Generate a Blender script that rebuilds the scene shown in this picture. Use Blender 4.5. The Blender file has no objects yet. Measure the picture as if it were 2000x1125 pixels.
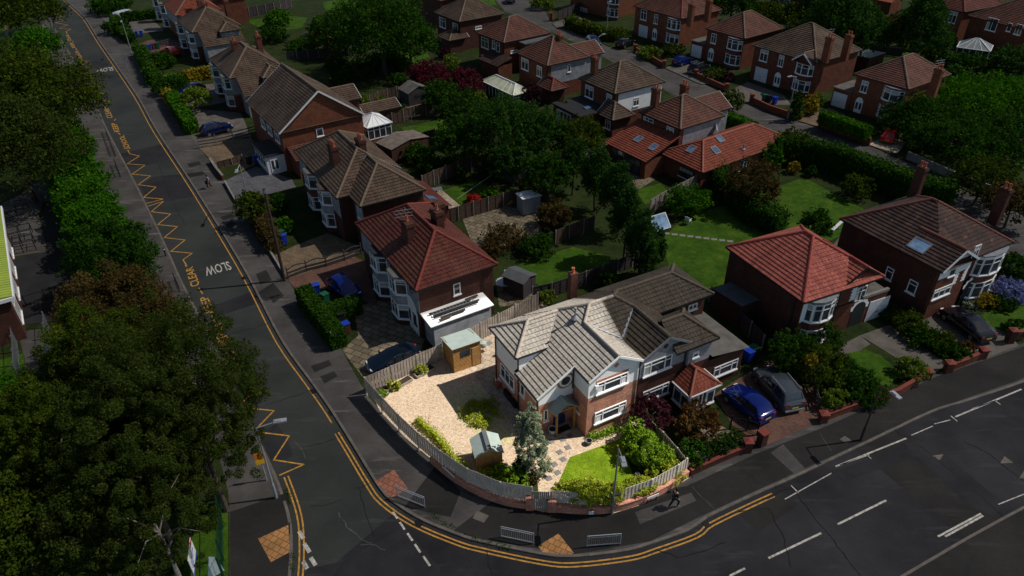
import bpy, math, random
import numpy as np
from mathutils import Vector, Matrix
from math import radians, sin, cos, tan, pi, hypot, atan2
S = bpy.context.scene
COL = S.collection
rnd = random.Random(7)
NR = np.random.default_rng(11)

# ------------------------------------------------------------------ camera
FPX = 1400.0; PITCH = radians(34.2); ROLL = 24/2060; HC = 37.0
_F = Vector((0, cos(PITCH), -sin(PITCH))); _U = Vector((0, sin(PITCH), cos(PITCH))); _R = Vector((1, 0, 0))
CR = (_R-ROLL*_U).normalized(); CU = (_U+ROLL*_R).normalized()
cam = bpy.data.cameras.new('camera'); co = bpy.data.objects.new('camera', cam); COL.objects.link(co)
m = Matrix.Identity(4)
for i in range(3):
    m[i][0] = CR[i]; m[i][1] = CU[i]; m[i][2] = -_F[i]
m.translation = Vector((0, 0, HC)); co.matrix_world = m
cam.sensor_width = 36; cam.lens = 36*FPX/2000; cam.clip_end = 3000; cam.clip_start = .5
S.camera = co
# ------------------------------------------------------------------ light
SUN_AZ = radians(81.0); SUN_EL = radians(51)
SUN_DIR = Vector((sin(SUN_AZ)*cos(SUN_EL), cos(SUN_AZ)*cos(SUN_EL), sin(SUN_EL)))
w = bpy.data.worlds.new('World'); S.world = w; w.use_nodes = True
nt = w.node_tree; bg = nt.nodes['Background']
sky = nt.nodes.new('ShaderNodeTexSky'); sky.sky_type = 'NISHITA'; sky.sun_disc = False
sky.sun_elevation = SUN_EL; sky.sun_rotation = SUN_AZ
nt.links.new(sky.outputs[0], bg.inputs[0]); bg.inputs[1].default_value = 0.085
sl = bpy.data.lights.new('sun', 'SUN'); sl.energy = 4.6; sl.angle = radians(.5); sl.color = (1, .94, .86)
so = bpy.data.objects.new('sun', sl); COL.objects.link(so)
so.rotation_euler = SUN_DIR.to_track_quat('Z', 'Y').to_euler(); so.location = (60, 60, 90)
S.view_settings.view_transform = 'Standard'; S.view_settings.look = 'None'
S.view_settings.gamma = 1; S.view_settings.exposure = 0.62
S.cycles.max_bounces = 6; S.cycles.transparent_max_bounces = 12

# ------------------------------------------------------------------ pixel of the photograph -> point of the place
def ray(px, py): return _F+(px-1000)/FPX*CR-(py-562.5)/FPX*CU
def G(px, py, z=0.0):
    d = ray(px, py); t = (z-HC)/d.z
    return Vector((0, 0, HC))+t*d
def P2(p, z=0.0): return G(p[0], p[1], z)

# ------------------------------------------------------------------ materials
MATS = {}
def _nt(name):
    mt = bpy.data.materials.new(name); mt.use_nodes = True; t = mt.node_tree
    b = t.nodes['Principled BSDF']; MATS[name] = mt
    return mt, t, b
def N(t, ty, **k):
    n = t.nodes.new('ShaderNode'+ty)
    for a, v in k.items(): setattr(n, a, v)
    return n
def L(t, a, b): t.links.new(a, b)
def c4(c): return (c[0], c[1], c[2], 1)
def mixc(t, fac, a, b, mode='MIX'):
    n = N(t, 'Mix', data_type='RGBA', blend_type=mode)
    for s, v in ((n.inputs[0], fac), (n.inputs[6], a), (n.inputs[7], b)):
        if isinstance(v, (int, float)): s.default_value = v
        elif isinstance(v, tuple): s.default_value = c4(v)
        else: L(t, v, s)
    return n.outputs[2]
def noise(t, vec, scale, detail=3, rough=.55):
    n = N(t, 'TexNoise'); n.inputs['Scale'].default_value = scale; n.inputs['Detail'].default_value = detail
    n.inputs['Roughness'].default_value = rough
    if vec is not None: L(t, vec, n.inputs['Vector'])
    return n.outputs['Fac']
def ramp(t, fac, stops):
    n = N(t, 'ValToRGB'); e = n.color_ramp.elements
    while len(e) > 1: e.remove(e[0])
    e[0].position = stops[0][0]; e[0].color = c4(stops[0][1])
    for p, c in stops[1:]:
        x = e.new(p); x.color = c4(c)
    L(t, fac, n.inputs[0]); return n.outputs[0]
def bump(t, b, h, st=.3, d=.02):
    n = N(t, 'Bump'); n.inputs['Strength'].default_value = st; n.inputs['Distance'].default_value = d
    L(t, h, n.inputs['Height']); L(t, n.outputs[0], b.inputs['Normal'])
def basic(name, c, rough=.7, metal=0, var=.25, scale=3., spec=.3, c2=None, bst=0, uv=False):
    mt, t, b = _nt(name)
    tc = N(t, 'TexCoord'); v = tc.outputs['UV' if uv else 'Object']
    f = noise(t, v, scale, 4)
    c2 = c2 or tuple(x*(1-var) for x in c)
    r = ramp(t, f, [(.3, c2), (.7, c)])
    L(t, r, b.inputs['Base Color'])
    b.inputs['Roughness'].default_value = rough; b.inputs['Metallic'].default_value = metal
    b.inputs['Specular IOR Level'].default_value = spec
    if bst: bump(t, b, noise(t, v, scale*6, 3), bst)
    return mt
def mixf(t, f):
    m = N(t, 'MapRange'); L(t, f, m.inputs[0]); m.inputs[1].default_value = .52; m.inputs[2].default_value = .62; m.inputs[3].default_value = 0; m.inputs[4].default_value = .6; return m.outputs[0]
def asphalt(name, c, c2, big=.12, streak=.5):
    mt, t, b = _nt(name); tc = N(t, 'TexCoord'); v = tc.outputs['Object']
    f1 = noise(t, v, big, 5, .6); f2 = noise(t, v, 14, 3, .7)
    base = ramp(t, f1, [(.35, c), (.65, c2)])
    base = mixc(t, .5, base, ramp(t, f2, [(.3, (.35, .35, .35)), (.7, (.75, .75, .75))]), 'OVERLAY')
    # worn pale streaks and dark cracks: marks of the surface itself
    mp = N(t, 'Mapping'); mp.inputs['Rotation'].default_value = (0, 0, radians(-58)); mp.inputs['Scale'].default_value = (.22, 1.6, 1); L(t, v, mp.inputs[0])
    st = noise(t, mp.outputs[0], .9, 6, .65)
    sf = ramp(t, st, [(.57, (0, 0, 0)), (.7, (1, 1, 1))])
    sm = N(t, 'Math', operation='MULTIPLY'); L(t, sf, sm.inputs[0]); sm.inputs[1].default_value = streak
    base = mixc(t, sm.outputs[0], base, tuple(min(1, x*1.9) for x in c2))
    vo = N(t, 'TexVoronoi', feature='DISTANCE_TO_EDGE'); vo.inputs['Scale'].default_value = .13
    dv = N(t, 'VectorMath', operation='ADD'); nn = N(t, 'TexNoise'); nn.inputs['Scale'].default_value = .8; nn.inputs['Detail'].default_value = 5
    L(t, v, nn.inputs['Vector']); L(t, v, dv.inputs[0]); L(t, nn.outputs['Color'], dv.inputs[1]); L(t, dv.outputs[0], vo.inputs['Vector'])
    ck = ramp(t, vo.outputs['Distance'], [(.002, (.5, .5, .5)), (.006, (1, 1, 1))])
    base = mixc(t, mixf(t, noise(t, v, .07, 2)), base, ck, 'MULTIPLY')
    L(t, base, b.inputs['Base Color']); b.inputs['Roughness'].default_value = .9; b.inputs['Specular IOR Level'].default_value = .15
    bump(t, b, f2, .25)
    return mt
def brick(name, c1, c2, mortar, sx=1., uvs=True, rough=.85, bw=.22, rh=.075, var=(.25, .03, .015)):
    mt, t, b = _nt(name); tc = N(t, 'TexCoord'); v = tc.outputs['UV']
    n = N(t, 'TexBrick'); L(t, v, n.inputs['Vector'])
    n.inputs['Color1'].default_value = c4(c1); n.inputs['Color2'].default_value = c4(c2); n.inputs['Mortar'].default_value = c4(mortar)
    n.inputs['Scale'].default_value = 1; n.inputs['Brick Width'].default_value = bw; n.inputs['Row Height'].default_value = rh
    n.inputs['Mortar Size'].default_value = min(bw, rh)*.1; n.inputs['Bias'].default_value = -.1
    f = noise(t, v, 1.1, 4); f3 = noise(t, v, 9, 2)
    c = mixc(t, .55, n.outputs['Color'], ramp(t, f, [(.3, (.3, .3, .3)), (.7, (.72, .7, .68))]), 'OVERLAY')
    c = mixc(t, .5, c, ramp(t, f3, [(.35, (.3, .28, .3)), (.65, (.75, .72, .7))]), 'OVERLAY')
    L(t, c, b.inputs['Base Color']); b.inputs['Roughness'].default_value = rough; b.inputs['Specular IOR Level'].default_value = .2
    bump(t, b, n.outputs['Fac'], -.5, .012)
    return mt
def tiles(name, c1, c2, c3, tw=.3, th=.34, moss=.3, mosscol=(.12, .11, .06), streak=.7):
    mt, t, b = _nt(name); tc = N(t, 'TexCoord'); v = tc.outputs['UV']
    n = N(t, 'TexBrick'); L(t, v, n.inputs['Vector'])
    n.inputs['Color1'].default_value = c4(c1); n.inputs['Color2'].default_value = c4(c2); n.inputs['Mortar'].default_value = c4(tuple(x*.35 for x in c2))
    n.inputs['Scale'].default_value = 1; n.inputs['Brick Width'].default_value = tw; n.inputs['Row Height'].default_value = th
    n.inputs['Mortar Size'].default_value = .012; n.offset = .5
    f = noise(t, v, .35, 5, .62); f2 = noise(t, v, 5, 3)
    c = mixc(t, ramp(t, f, [(.42, (0, 0, 0)), (.7, (1, 1, 1))]), n.outputs['Color'], c3)
    c = mixc(t, .6, c, ramp(t, f2, [(.3, (.27, .27, .27)), (.7, (.76, .75, .74))]), 'OVERLAY')
    mp = N(t, 'Mapping'); mp.inputs['Scale'].default_value = (1.6, .22, 1); L(t, v, mp.inputs[0]); fs = noise(t, mp.outputs[0], 1.3, 5, .65)
    c = mixc(t, streak, c, ramp(t, fs, [(.35, (.3, .3, .3)), (.6, (.62, .61, .6))]), 'OVERLAY')
    f4 = noise(t, v, 1.7, 6, .7)
    mm = N(t, 'Math', operation='MULTIPLY'); L(t, ramp(t, f4, [(.56, (0, 0, 0)), (.68, (1, 1, 1))]), mm.inputs[0]); mm.inputs[1].default_value = moss
    c = mixc(t, mm.outputs[0], c, mosscol)
    L(t, c, b.inputs['Base Color']); b.inputs['Roughness'].default_value = .8; b.inputs['Specular IOR Level'].default_value = .2
    # rounded rolls of the interlocking tiles
    wv = N(t, 'TexWave', wave_type='BANDS', bands_direction='X'); wv.inputs['Scale'].default_value = .5/tw*.64; L(t, v, wv.inputs['Vector'])
    bump(t, b, wv.outputs['Fac'], .35, .04)
    return mt
def leaf(name, c1, c2, c3=None, tr=.28):
    mt = bpy.data.materials.new(name); mt.use_nodes = True; t = mt.node_tree; t.nodes.clear(); MATS[name] = mt
    o = N(t, 'OutputMaterial'); d = N(t, 'BsdfDiffuse'); tl = N(t, 'BsdfTranslucent'); mx = N(t, 'MixShader'); mx.inputs[0].default_value = tr
    a = N(t, 'Attribute'); a.attribute_name = 'tint'
    stops = [(.0, c1), (.75, c2)] + ([(1., c3)] if c3 else [])
    r = ramp(t, a.outputs['Fac'], stops)
    tc = N(t, 'TexCoord'); f = noise(t, tc.outputs['Object'], .55, 3)
    r2 = mixc(t, .55, r, ramp(t, f, [(.3, (.33, .33, .33)), (.7, (.68, .68, .62))]), 'OVERLAY')
    L(t, r2, d.inputs[0]); L(t, r2, tl.inputs[0]); L(t, d.outputs[0], mx.inputs[1]); L(t, tl.outputs[0], mx.inputs[2]); L(t, mx.outputs[0], o.inputs[0])
    return mt
def turf(name, c1, c2, c3):
    mt, t, b = _nt(name); tc = N(t, 'TexCoord'); v = tc.outputs['Object']
    f = noise(t, v, .5, 5, .65); f2 = noise(t, v, 9, 4, .8)
    c = ramp(t, f, [(.3, c1), (.55, c2), (.75, c3)])
    c = mixc(t, .8, c, ramp(t, f2, [(.3, (.2, .2, .2)), (.7, (.85, .85, .8))]), 'OVERLAY')
    c = mixc(t, .7, c, ramp(t, noise(t, v, 1.9, 5, .7), [(.3, (.28, .3, .25)), (.68, (.72, .7, .55))]), 'OVERLAY')
    L(t, c, b.inputs['Base Color']); b.inputs['Roughness'].default_value = .95; b.inputs['Specular IOR Level'].default_value = .1
    bump(t, b, f2, .8, .05); return mt
def pebble(name, cols, scale=9.):
    mt, t, b = _nt(name); tc = N(t, 'TexCoord'); v = tc.outputs['Object']
    vo = N(t, 'TexVoronoi'); vo.inputs['Scale'].default_value = scale; L(t, v, vo.inputs['Vector'])
    sx = N(t, 'SeparateColor'); L(t, vo.outputs['Color'], sx.inputs[0])
    c = ramp(t, sx.outputs[0], [(i/(len(cols)-1), k) for i, k in enumerate(cols)])
    f = noise(t, v, .6, 4); c = mixc(t, .3, c, ramp(t, f, [(.3, (.4, .4, .38)), (.7, (.6, .59, .58))]), 'OVERLAY')
    L(t, c, b.inputs['Base Color']); b.inputs['Roughness'].default_value = .85
    bump(t, b, vo.outputs['Distance'], -1., .06); return mt
def paving(name, c1, c2, mortar, bw, rh, ang=0., msize=.012, objc=True):
    mt, t, b = _nt(name); tc = N(t, 'TexCoord')
    mp = N(t, 'Mapping'); mp.inputs['Rotation'].default_value = (0, 0, radians(ang)); L(t, tc.outputs['Object'], mp.inputs[0]); v = mp.outputs[0]
    n = N(t, 'TexBrick'); L(t, v, n.inputs['Vector'])
    n.inputs['Color1'].default_value = c4(c1); n.inputs['Color2'].default_value = c4(c2); n.inputs['Mortar'].default_value = c4(mortar)
    n.inputs['Scale'].default_value = 1; n.inputs['Brick Width'].default_value = bw; n.inputs['Row Height'].default_value = rh; n.inputs['Mortar Size'].default_value = msize
    f = noise(t, v, .8, 5, .65)
    c = mixc(t, .7, n.outputs['Color'], ramp(t, f, [(.3, (.3, .3, .3)), (.7, (.72, .7, .68))]), 'OVERLAY')
    L(t, c, b.inputs['Base Color']); b.inputs['Roughness'].default_value = .85; b.inputs['Specular IOR Level'].default_value = .2
    bump(t, b, n.outputs['Fac'], -.4, .01); return mt
def glass(name, c=(.02, .025, .03), rough=.08, spec=.6):
    mt, t, b = _nt(name)
    tc = N(t, 'TexCoord'); f = noise(t, tc.outputs['Object'], 1.3, 3)
    L(t, ramp(t, f, [(.35, c), (.65, tuple(x*2.2+.01 for x in c))]), b.inputs['Base Color'])
    b.inputs['Roughness'].default_value = rough; b.inputs['Specular IOR Level'].default_value = spec
    return mt
def paint(name, c, rough=.25, coat=.6, metal=0.):
    mt, t, b = _nt(name); b.inputs['Base Color'].default_value = c4(c); b.inputs['Roughness'].default_value = rough
    b.inputs['Coat Weight'].default_value = coat; b.inputs['Metallic'].default_value = metal; return mt

asphalt('road', (.024, .027, .0255), (.038, .041, .038), .16, .35)
asphalt('main_road', (.013, .0132, .016), (.03, .03, .033), .17, .5)
asphalt('patch', (.016, .016, .018), (.026, .026, .028), .4, .12)
asphalt('pave', (.042, .039, .037), (.08, .074, .07), .25, .9)
asphalt('pave_new', (.015, .0145, .014), (.026, .0245, .023), .25, .4)
basic('crack', (.008, .008, .008), .95); basic('crack_pale', (.09, .088, .084), .95, scale=4., c2=(.045, .044, .042)); basic('kerb', (.15, .13, .112), .9, scale=1.5, var=.4)
basic('yellow_paint', (.64, .3, .035), .7, scale=4, c2=(.24, .14, .04))
basic('white_paint', (.6, .57, .5), .7, scale=4., c2=(.2, .19, .17))
turf('earth', (.011, .019, .006), (.022, .034, .009), (.04, .034, .016))
turf('lawn', (.02, .052, .004), (.038, .086, .007), (.07, .105, .012))
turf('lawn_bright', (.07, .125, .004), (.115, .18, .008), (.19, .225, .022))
turf('lawn_dry', (.045, .05, .012), (.075, .075, .02), (.10, .085, .035))
pebble('gravel', [(.27, .185, .115), (.42, .315, .21), (.5, .4, .29), (.4, .28, .18), (.56, .48, .38)], 13)
pebble('gravel_green', [(.26, .22, .07), (.42, .36, .18), (.5, .44, .27), (.32, .29, .1)], 13)  # greenish gravel; colour raised to lighten the house's shadow lying on it
pebble('gravel_dark', [(.10, .07, .045), (.2, .15, .1), (.3, .22, .15)], 9)
paving('flags', (.4, .33, .25), (.3, .245, .185), (.13, .105, .08), .62, .55, 28, .02)
paving('flags_old', (.2, .165, .11), (.13, .105, .07), (.03, .026, .02), .85, .6, 28, .035)
paving('block_red', (.17, .085, .06), (.11, .055, .042), (.04, .03, .025), .21, .105, 28)
paving('block_tan', (.17, .125, .075), (.12, .085, .055), (.05, .04, .03), .42, .3, 28)
paving('block_grey', (.11, .11, .12), (.085, .085, .095), (.04, .04, .045), .5, .3, 28)
paving('tactile_red', (.3, .12, .075), (.22, .09, .06), (.07, .04, .03), .4, .4, 28, .02)
paving('tactile_buff', (.42, .21, .07), (.3, .15, .06), (.1, .06, .03), .4, .4, 28, .02)
basic('concrete', (.26, .245, .22), .9, scale=1.2, var=.45)
basic('drive', (.13, .115, .1), .9, scale=.9, c2=(.075, .065, .055))
brick('brick_red', (.14, .034, .016), (.08, .02, .0105), (.12, .085, .06))
brick('brick_orange', (.185, .05, .02), (.11, .03, .0135), (.14, .1, .07))
brick('brick_dark', (.085, .028, .019), (.05, .019, .014), (.05, .037, .031))
brick('brick_house', (.5, .19, .11), (.27, .105, .08), (.4, .33, .27))
basic('render', (.84, .85, .87), .85, scale=1.6, c2=(.76, .77, .79), bst=.25)
basic('render_old', (.3, .315, .34), .85, scale=1.6, c2=(.18, .19, .21), bst=.25)
tiles('tile_brown', (.085, .055, .038), (.055, .037, .028), (.105, .072, .05))
tiles('tile_house', (.285, .262, .23), (.235, .216, .19), (.3, .276, .24), moss=.08, mosscol=(.2, .18, .13), streak=.15)
tiles('tile_next', (.06, .047, .035), (.042, .034, .026), (.07, .056, .04))
tiles('tile_terra', (.15, .032, .022), (.075, .02, .016), (.105, .042, .027), tw=.17, th=.14, moss=.55, mosscol=(.07, .035, .025))
tiles('tile_red', (.37, .105, .076), (.25, .066, .05), (.31, .085, .062), tw=.33, th=.36, moss=.06)
tiles('tile_redbrown', (.115, .046, .032), (.075, .032, .024), (.13, .052, .036))
tiles('tile_orange', (.22, .055, .03), (.15, .038, .022), (.18, .045, .026), moss=.08)
tiles('tile_dark', (.058, .033, .028), (.036, .022, .021), (.075, .042, .034), tw=.17, th=.14, moss=.55, mosscol=(.24, .1, .055))
basic('ridge_brown', (.17, .12, .08), .8, scale=2.); basic('ridge_next', (.11, .085, .06), .8, scale=2.); basic('ridge_house', (.37, .32, .27), .8, scale=2.)
basic('ridge_terra', (.21, .042, .03), .8, scale=2.); basic('ridge_red', (.34, .06, .045), .7, scale=2.)
basic('ridge_dark', (.2, .065, .045), .8, scale=2.); basic('ridge_orange', (.33, .11, .07), .8, scale=2.)
basic('upvc', (.8, .81, .82), .35, var=.06); basic('white_wood', (.7, .71, .72), .6, var=.15)
basic('black_plastic', (.014, .014, .016), .45, var=.2); basic('lead', (.22, .23, .25), .6, var=.3)
basic('felt_green', (.30, .36, .33), .9, scale=2., c2=(.25, .3, .28)); basic('felt_dark', (.022, .022, .024), .85)
basic('felt_grey', (.10, .105, .11), .9, scale=1.5); basic('felt_old', (.14, .13, .115), .9, scale=1.1, c2=(.08, .075, .065))
basic('fence_grey', (.34, .29, .245), .9, scale=2.2, c2=(.2, .17, .15)); basic('fence_pale', (.56, .5, .43), .9, scale=2.2, c2=(.4, .35, .3)); basic('blind', (.42, .42, .4), .8, var=.2); basic('fence_brown', (.10, .06, .042), .9, scale=2., c2=(.06, .038, .03))
basic('fence_dark', (.06, .05, .05), .9, scale=2.); basic('post_concrete', (.25, .23, .2), .9, scale=2.)
basic('shed_wood', (.42, .235, .075), .8, scale=3., c2=(.3, .155, .05)); basic('oak', (.34, .19, .065), .7, scale=4., c2=(.2, .11, .04))
basic('terracotta', (.42, .12, .06), .8); basic('steel', (.3, .31, .33), .45, .6, var=.2); basic('galv', (.42, .44, .47), .4, .4, var=.15)
basic('pole_wood', (.055, .035, .027), .9, scale=4.); basic('bark', (.10, .08, .06), .95, scale=5., c2=(.045, .036, .028), bst=.5)
basic('bark_pale', (.3, .27, .23), .95, scale=5., c2=(.13, .11, .09), bst=.5)
basic('bin_blue', (.012, .05, .4), .4, var=.15); basic('bin_green', (.015, .1, .05), .45, var=.2); basic('bin_brown', (.12, .04, .025), .5, var=.2)
basic('bin_black', (.02, .02, .022), .5, var=.2); basic('tyre', (.012, .012, .012), .85, var=.2); basic('rim', (.35, .36, .38), .3, .8, var=.1)
basic('lamp_red', (.4, .02, .02), .3); basic('lamp_clear', (.7, .72, .75), .15, var=.1); basic('plate_yellow', (.6, .45, .03), .5, var=.05)
basic('skin', (.45, .27, .19), .6, var=.1); basic('cloth_dark', (.018, .018, .022), .9, var=.3); basic('cloth_blue', (.25, .38, .55), .85, var=.2); basic('cloth_white', (.75, .75, .76), .85, var=.1)
basic('hair', (.02, .014, .01), .8); basic('sign_orange', (.85, .22, .02), .5, var=.1); basic('sign_yellow', (.85, .5, .02), .5, var=.1)
basic('sign_white', (.75, .76, .78), .4, var=.05); basic('sign_blue', (.03, .07, .35), .4, var=.1); basic('sign_red', (.55, .03, .05), .4, var=.1)
basic('school_roof', (.33, .42, .06), .55, scale=.7, c2=(.27, .34, .06)); basic('poly_roof', (.72, .72, .55), .35, scale=1., c2=(.5, .5, .26)); basic('poly_white', (.85, .88, .86), .3, var=.08)
basic('poly_grey', (.28, .31, .3), .35, scale=1.); basic('pot_glaze', (.5, .6, .62), .3, var=.2); basic('soil', (.035, .024, .016), .95); basic('slate_step', (.17, .17, .17), .85, var=.3)
basic('sheet_white', (.86, .86, .84), .6, scale=1.4, c2=(.74, .73, .7)); basic('asbestos', (.2, .165, .14), .9, scale=1.5, c2=(.11, .085, .07)); basic('iron', (.01, .01, .011), .5)
basic('door_blue', (.012, .025, .085), .4, var=.15); basic('green_paint', (.01, .06, .03), .5); basic('sand_edge', (.45, .4, .33), .9)
glass('pane'); glass('car_glass', (.008, .009, .011), .04, .6); glass('skylight', (.05, .09, .15), .08, .9); glass('pane_pale', (.2, .2, .18), .2, .5); glass('solar_glass', (.12, .2, .3), .08, .9)
for nme, c in (('car_blue', (.001, .01, .12)), ('car_navy', (.004, .008, .05)), ('car_black', (.006, .007, .012)), ('car_teal', (.003, .009, .02)), ('car_red', (.42, .01, .012)), ('car_silver', (.5, .52, .55))):
    paint(nme, c, .1, .3, .1)
paint('car_grey', (.055, .068, .078), .3, .7, .3)
leaf('leaf_oak', (.026, .046, .005), (.056, .086, .008), (.12, .13, .018))
leaf('leaf_birch', (.018, .034, .006), (.043, .063, .011), (.11, .115, .027))
leaf('leaf_fresh', (.022, .085, .004), (.045, .14, .007), (.095, .2, .014))
leaf('leaf_dark', (.014, .045, .005), (.03, .08, .008), (.065, .125, .014))
leaf('leaf_conifer', (.015, .05, .009), (.034, .085, .013), (.07, .125, .018))
leaf('leaf_maple', (.045, .008, .016), (.095, .014, .026), (.15, .022, .034))
leaf('leaf_lime', (.075, .125, .012), (.14, .2, .02), (.2, .25, .035))
leaf('leaf_gold', (.17, .13, .01), (.28, .2, .018), (.33, .26, .03))
leaf('leaf_rust', (.055, .035, .012), (.11, .055, .016), (.15, .055, .018))
leaf('leaf_brown', (.045, .036, .013), (.082, .056, .018), (.12, .075, .024))
leaf('leaf_silver', (.13, .17, .1), (.27, .32, .21), (.45, .44, .25))
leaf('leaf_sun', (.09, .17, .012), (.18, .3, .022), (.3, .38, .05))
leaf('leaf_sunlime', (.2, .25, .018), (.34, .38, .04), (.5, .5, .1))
leaf('leaf_hydrangea', (.1, .13, .3), (.2, .21, .42), (.34, .26, .38))
leaf('leaf_redflower', (.35, .015, .02), (.4, .03, .03), (.45, .06, .03))
leaf('leaf_purple', (.025, .008, .014), (.05, .014, .02), (.08, .03, .03))

# ------------------------------------------------------------------ objects
def link(o): COL.objects.link(o); return o
def tag(o, label=None, cat=None, group=None, kind=None):
    if label: o['label'] = label
    if cat: o['category'] = cat
    if group: o['group'] = group
    if kind: o['kind'] = kind
    return o
def root(name, label, cat, loc=(0, 0, 0), rz=0., group=None):
    o = link(bpy.data.objects.new(name, None)); o.empty_display_size = .3
    o.location = loc; o.rotation_euler = (0, 0, rz)
    return tag(o, label, cat, group)
class MB:
    def __init__(s): s.v = []; s.f = []; s.uv = []
    def poly(s, pts, uv=None):
        i = len(s.v); pts = [Vector(p) for p in pts]; s.v += pts; s.f.append(tuple(range(i, i+len(pts))))
        if uv is None:
            n = Vector((0, 0, 0))
            for k in range(len(pts)):
                a, b = pts[k], pts[(k+1) % len(pts)]
                n += a.cross(b)
            if n.length < 1e-9: n = Vector((0, 0, 1))
            n.normalize()
            if abs(n.z) > .95: uv = [(p.x, p.y) for p in pts]
            else:
                e = Vector((0, 0, 1)).cross(n).normalized(); q = n.cross(e)
                uv = [(p.dot(e), p.dot(q)) for p in pts]
        s.uv += list(uv); return s
    def box(s, x0, x1, y0, y1, z0, z1):
        p = [Vector((x, y, z)) for z in (z0, z1) for y in (y0, y1) for x in (x0, x1)]
        for q in ((0, 2, 3, 1), (4, 5, 7, 6), (0, 1, 5, 4), (1, 3, 7, 5), (3, 2, 6, 7), (2, 0, 4, 6)): s.poly([p[k] for k in q])
        return s
    def obox(s, c, ax, ay, az):   # centre and half-axis vectors
        c, ax, ay, az = map(Vector, (c, ax, ay, az))
        p = [c+ax*i+ay*j+az*k for k in (-1, 1) for j in (-1, 1) for i in (-1, 1)]
        for q in ((0, 2, 3, 1), (4, 5, 7, 6), (0, 1, 5, 4), (1, 3, 7, 5), (3, 2, 6, 7), (2, 0, 4, 6)): s.poly([p[k] for k in q])
        return s
    def bar(s, a, b, wd, ht, up=(0, 0, 1)):  # rectangular bar between a and b
        a, b = Vector(a), Vector(b); d = (b-a); l = d.length
        if l < 1e-6: return s
        d /= l; up = Vector(up); sd = d.cross(up)
        if sd.length < 1e-4: sd = d.cross(Vector((1, 0, 0)))
        sd.normalize(); u = sd.cross(d)
        return s.obox((a+b)/2, d*l/2, sd*wd/2, u*ht/2)
    def tube(s, a, b, r0, r1=None, n=8, caps=True):
        a, b = Vector(a), Vector(b); r1 = r0 if r1 is None else r1; d = (b-a).normalized()
        e = d.cross(Vector((0, 0, 1)));
        if e.length < 1e-3: e = Vector((1, 0, 0))
        e.normalize(); g = d.cross(e)
        A = [a+(e*cos(2*pi*k/n)+g*sin(2*pi*k/n))*r0 for k in range(n)]; B = [b+(e*cos(2*pi*k/n)+g*sin(2*pi*k/n))*r1 for k in range(n)]
        for k in range(n): s.poly([A[k], B[k], B[(k+1) % n], A[(k+1) % n]])
        if caps: s.poly(A); s.poly(B[::-1])
        return s
    def prism(s, pts, z0, z1, bottom=False, top=True):
        n = len(pts); ar = sum(pts[k][0]*pts[(k+1) % n][1]-pts[(k+1) % n][0]*pts[k][1] for k in range(n))
        if ar < 0: pts = pts[::-1]
        for k in range(n):
            a, b = pts[k], pts[(k+1) % n]; s.poly([(a[0], a[1], z0), (b[0], b[1], z0), (b[0], b[1], z1), (a[0], a[1], z1)])
        if top: s.poly([(p[0], p[1], z1) for p in pts])
        if bottom: s.poly([(p[0], p[1], z0) for p in pts[::-1]])
        return s
    def lathe(s, prof, c=(0, 0, 0), n=12):
        c = Vector(c)
        for (r0, z0), (r1, z1) in zip(prof[:-1], prof[1:]):
            for k in range(n):
                a, b = 2*pi*k/n, 2*pi*(k+1)/n
                pts = [c+Vector((r0*cos(a), r0*sin(a), z0)), c+Vector((r0*cos(b), r0*sin(b), z0)), c+Vector((r1*cos(b), r1*sin(b), z1)), c+Vector((r1*cos(a), r1*sin(a), z1))]
                if r0 < 1e-5: pts = pts[1:]
                elif r1 < 1e-5: pts = pts[:3]
                s.poly(pts)
        return s
    def build(s, name, mat, parent=None, loc=None, smooth=False):
        me = bpy.data.meshes.new(name); me.from_pydata([tuple(p) for p in s.v], [], s.f)
        ul = me.uv_layers.new(name='UVMap'); ul.data.foreach_set('uv', np.array(s.uv, dtype=np.float32).ravel())
        me.materials.append(MATS[mat])
        if smooth: me.polygons.foreach_set('use_smooth', [True]*len(me.polygons))
        o = link(bpy.data.objects.new(name, me))
        if parent: o.parent = parent
        if loc is not None: o.location = loc
        return o
def copy_tree(o, parent=None):
    c = o.copy(); COL.objects.link(c)
    if parent: c.parent = parent
    for ch in o.children: copy_tree(ch, c)
    return c
def sheet(name, px, z, mat, parent=None, kind='structure', label=None):
    mb = MB(); pts = [P2(p, z) for p in px]
    if sum(pts[k].x*pts[(k+1) % len(pts)].y-pts[(k+1) % len(pts)].x*pts[k].y for k in range(len(pts))) < 0: pts = pts[::-1]
    mb.poly(pts); o = mb.build(name, mat, parent)
    if not parent and kind: o['kind'] = kind
    return o
def smooth_px(pts, n=6):
    out = []
    for i in range(len(pts)-1):
        p0 = pts[max(i-1, 0)]; p1 = pts[i]; p2 = pts[i+1]; p3 = pts[min(i+2, len(pts)-1)]
        for k in range(n):
            t = k/n
            out.append(tuple(.5*((2*p1[j])+(-p0[j]+p2[j])*t+(2*p0[j]-5*p1[j]+4*p2[j]-p3[j])*t*t+(-p0[j]+3*p1[j]-3*p2[j]+p3[j])*t**3) for j in (0, 1)))
    out.append(pts[-1]); return out
def offset(pts, d):  # offset a ground polyline sideways (left positive)
    r = []
    for i, p in enumerate(pts):
        a = pts[max(i-1, 0)]; b = pts[min(i+1, len(pts)-1)]; t = (b-a); t.z = 0; t.normalize()
        r.append(p+Vector((-t.y, t.x, 0))*d)
    return r
def ribbon(mb, pts, d0, d1, z=None, z2=None):
    A = offset(pts, d0); B = offset(pts, d1)
    for i in range(len(pts)-1):
        q = [A[i].copy(), A[i+1].copy(), B[i+1].copy(), B[i].copy()]
        if z is not None:
            for p in q: p.z = z
        n = (q[1]-q[0]).cross(q[2]-q[0])
        mb.poly(q if n.z > 0 else q[::-1])
    return mb
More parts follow.
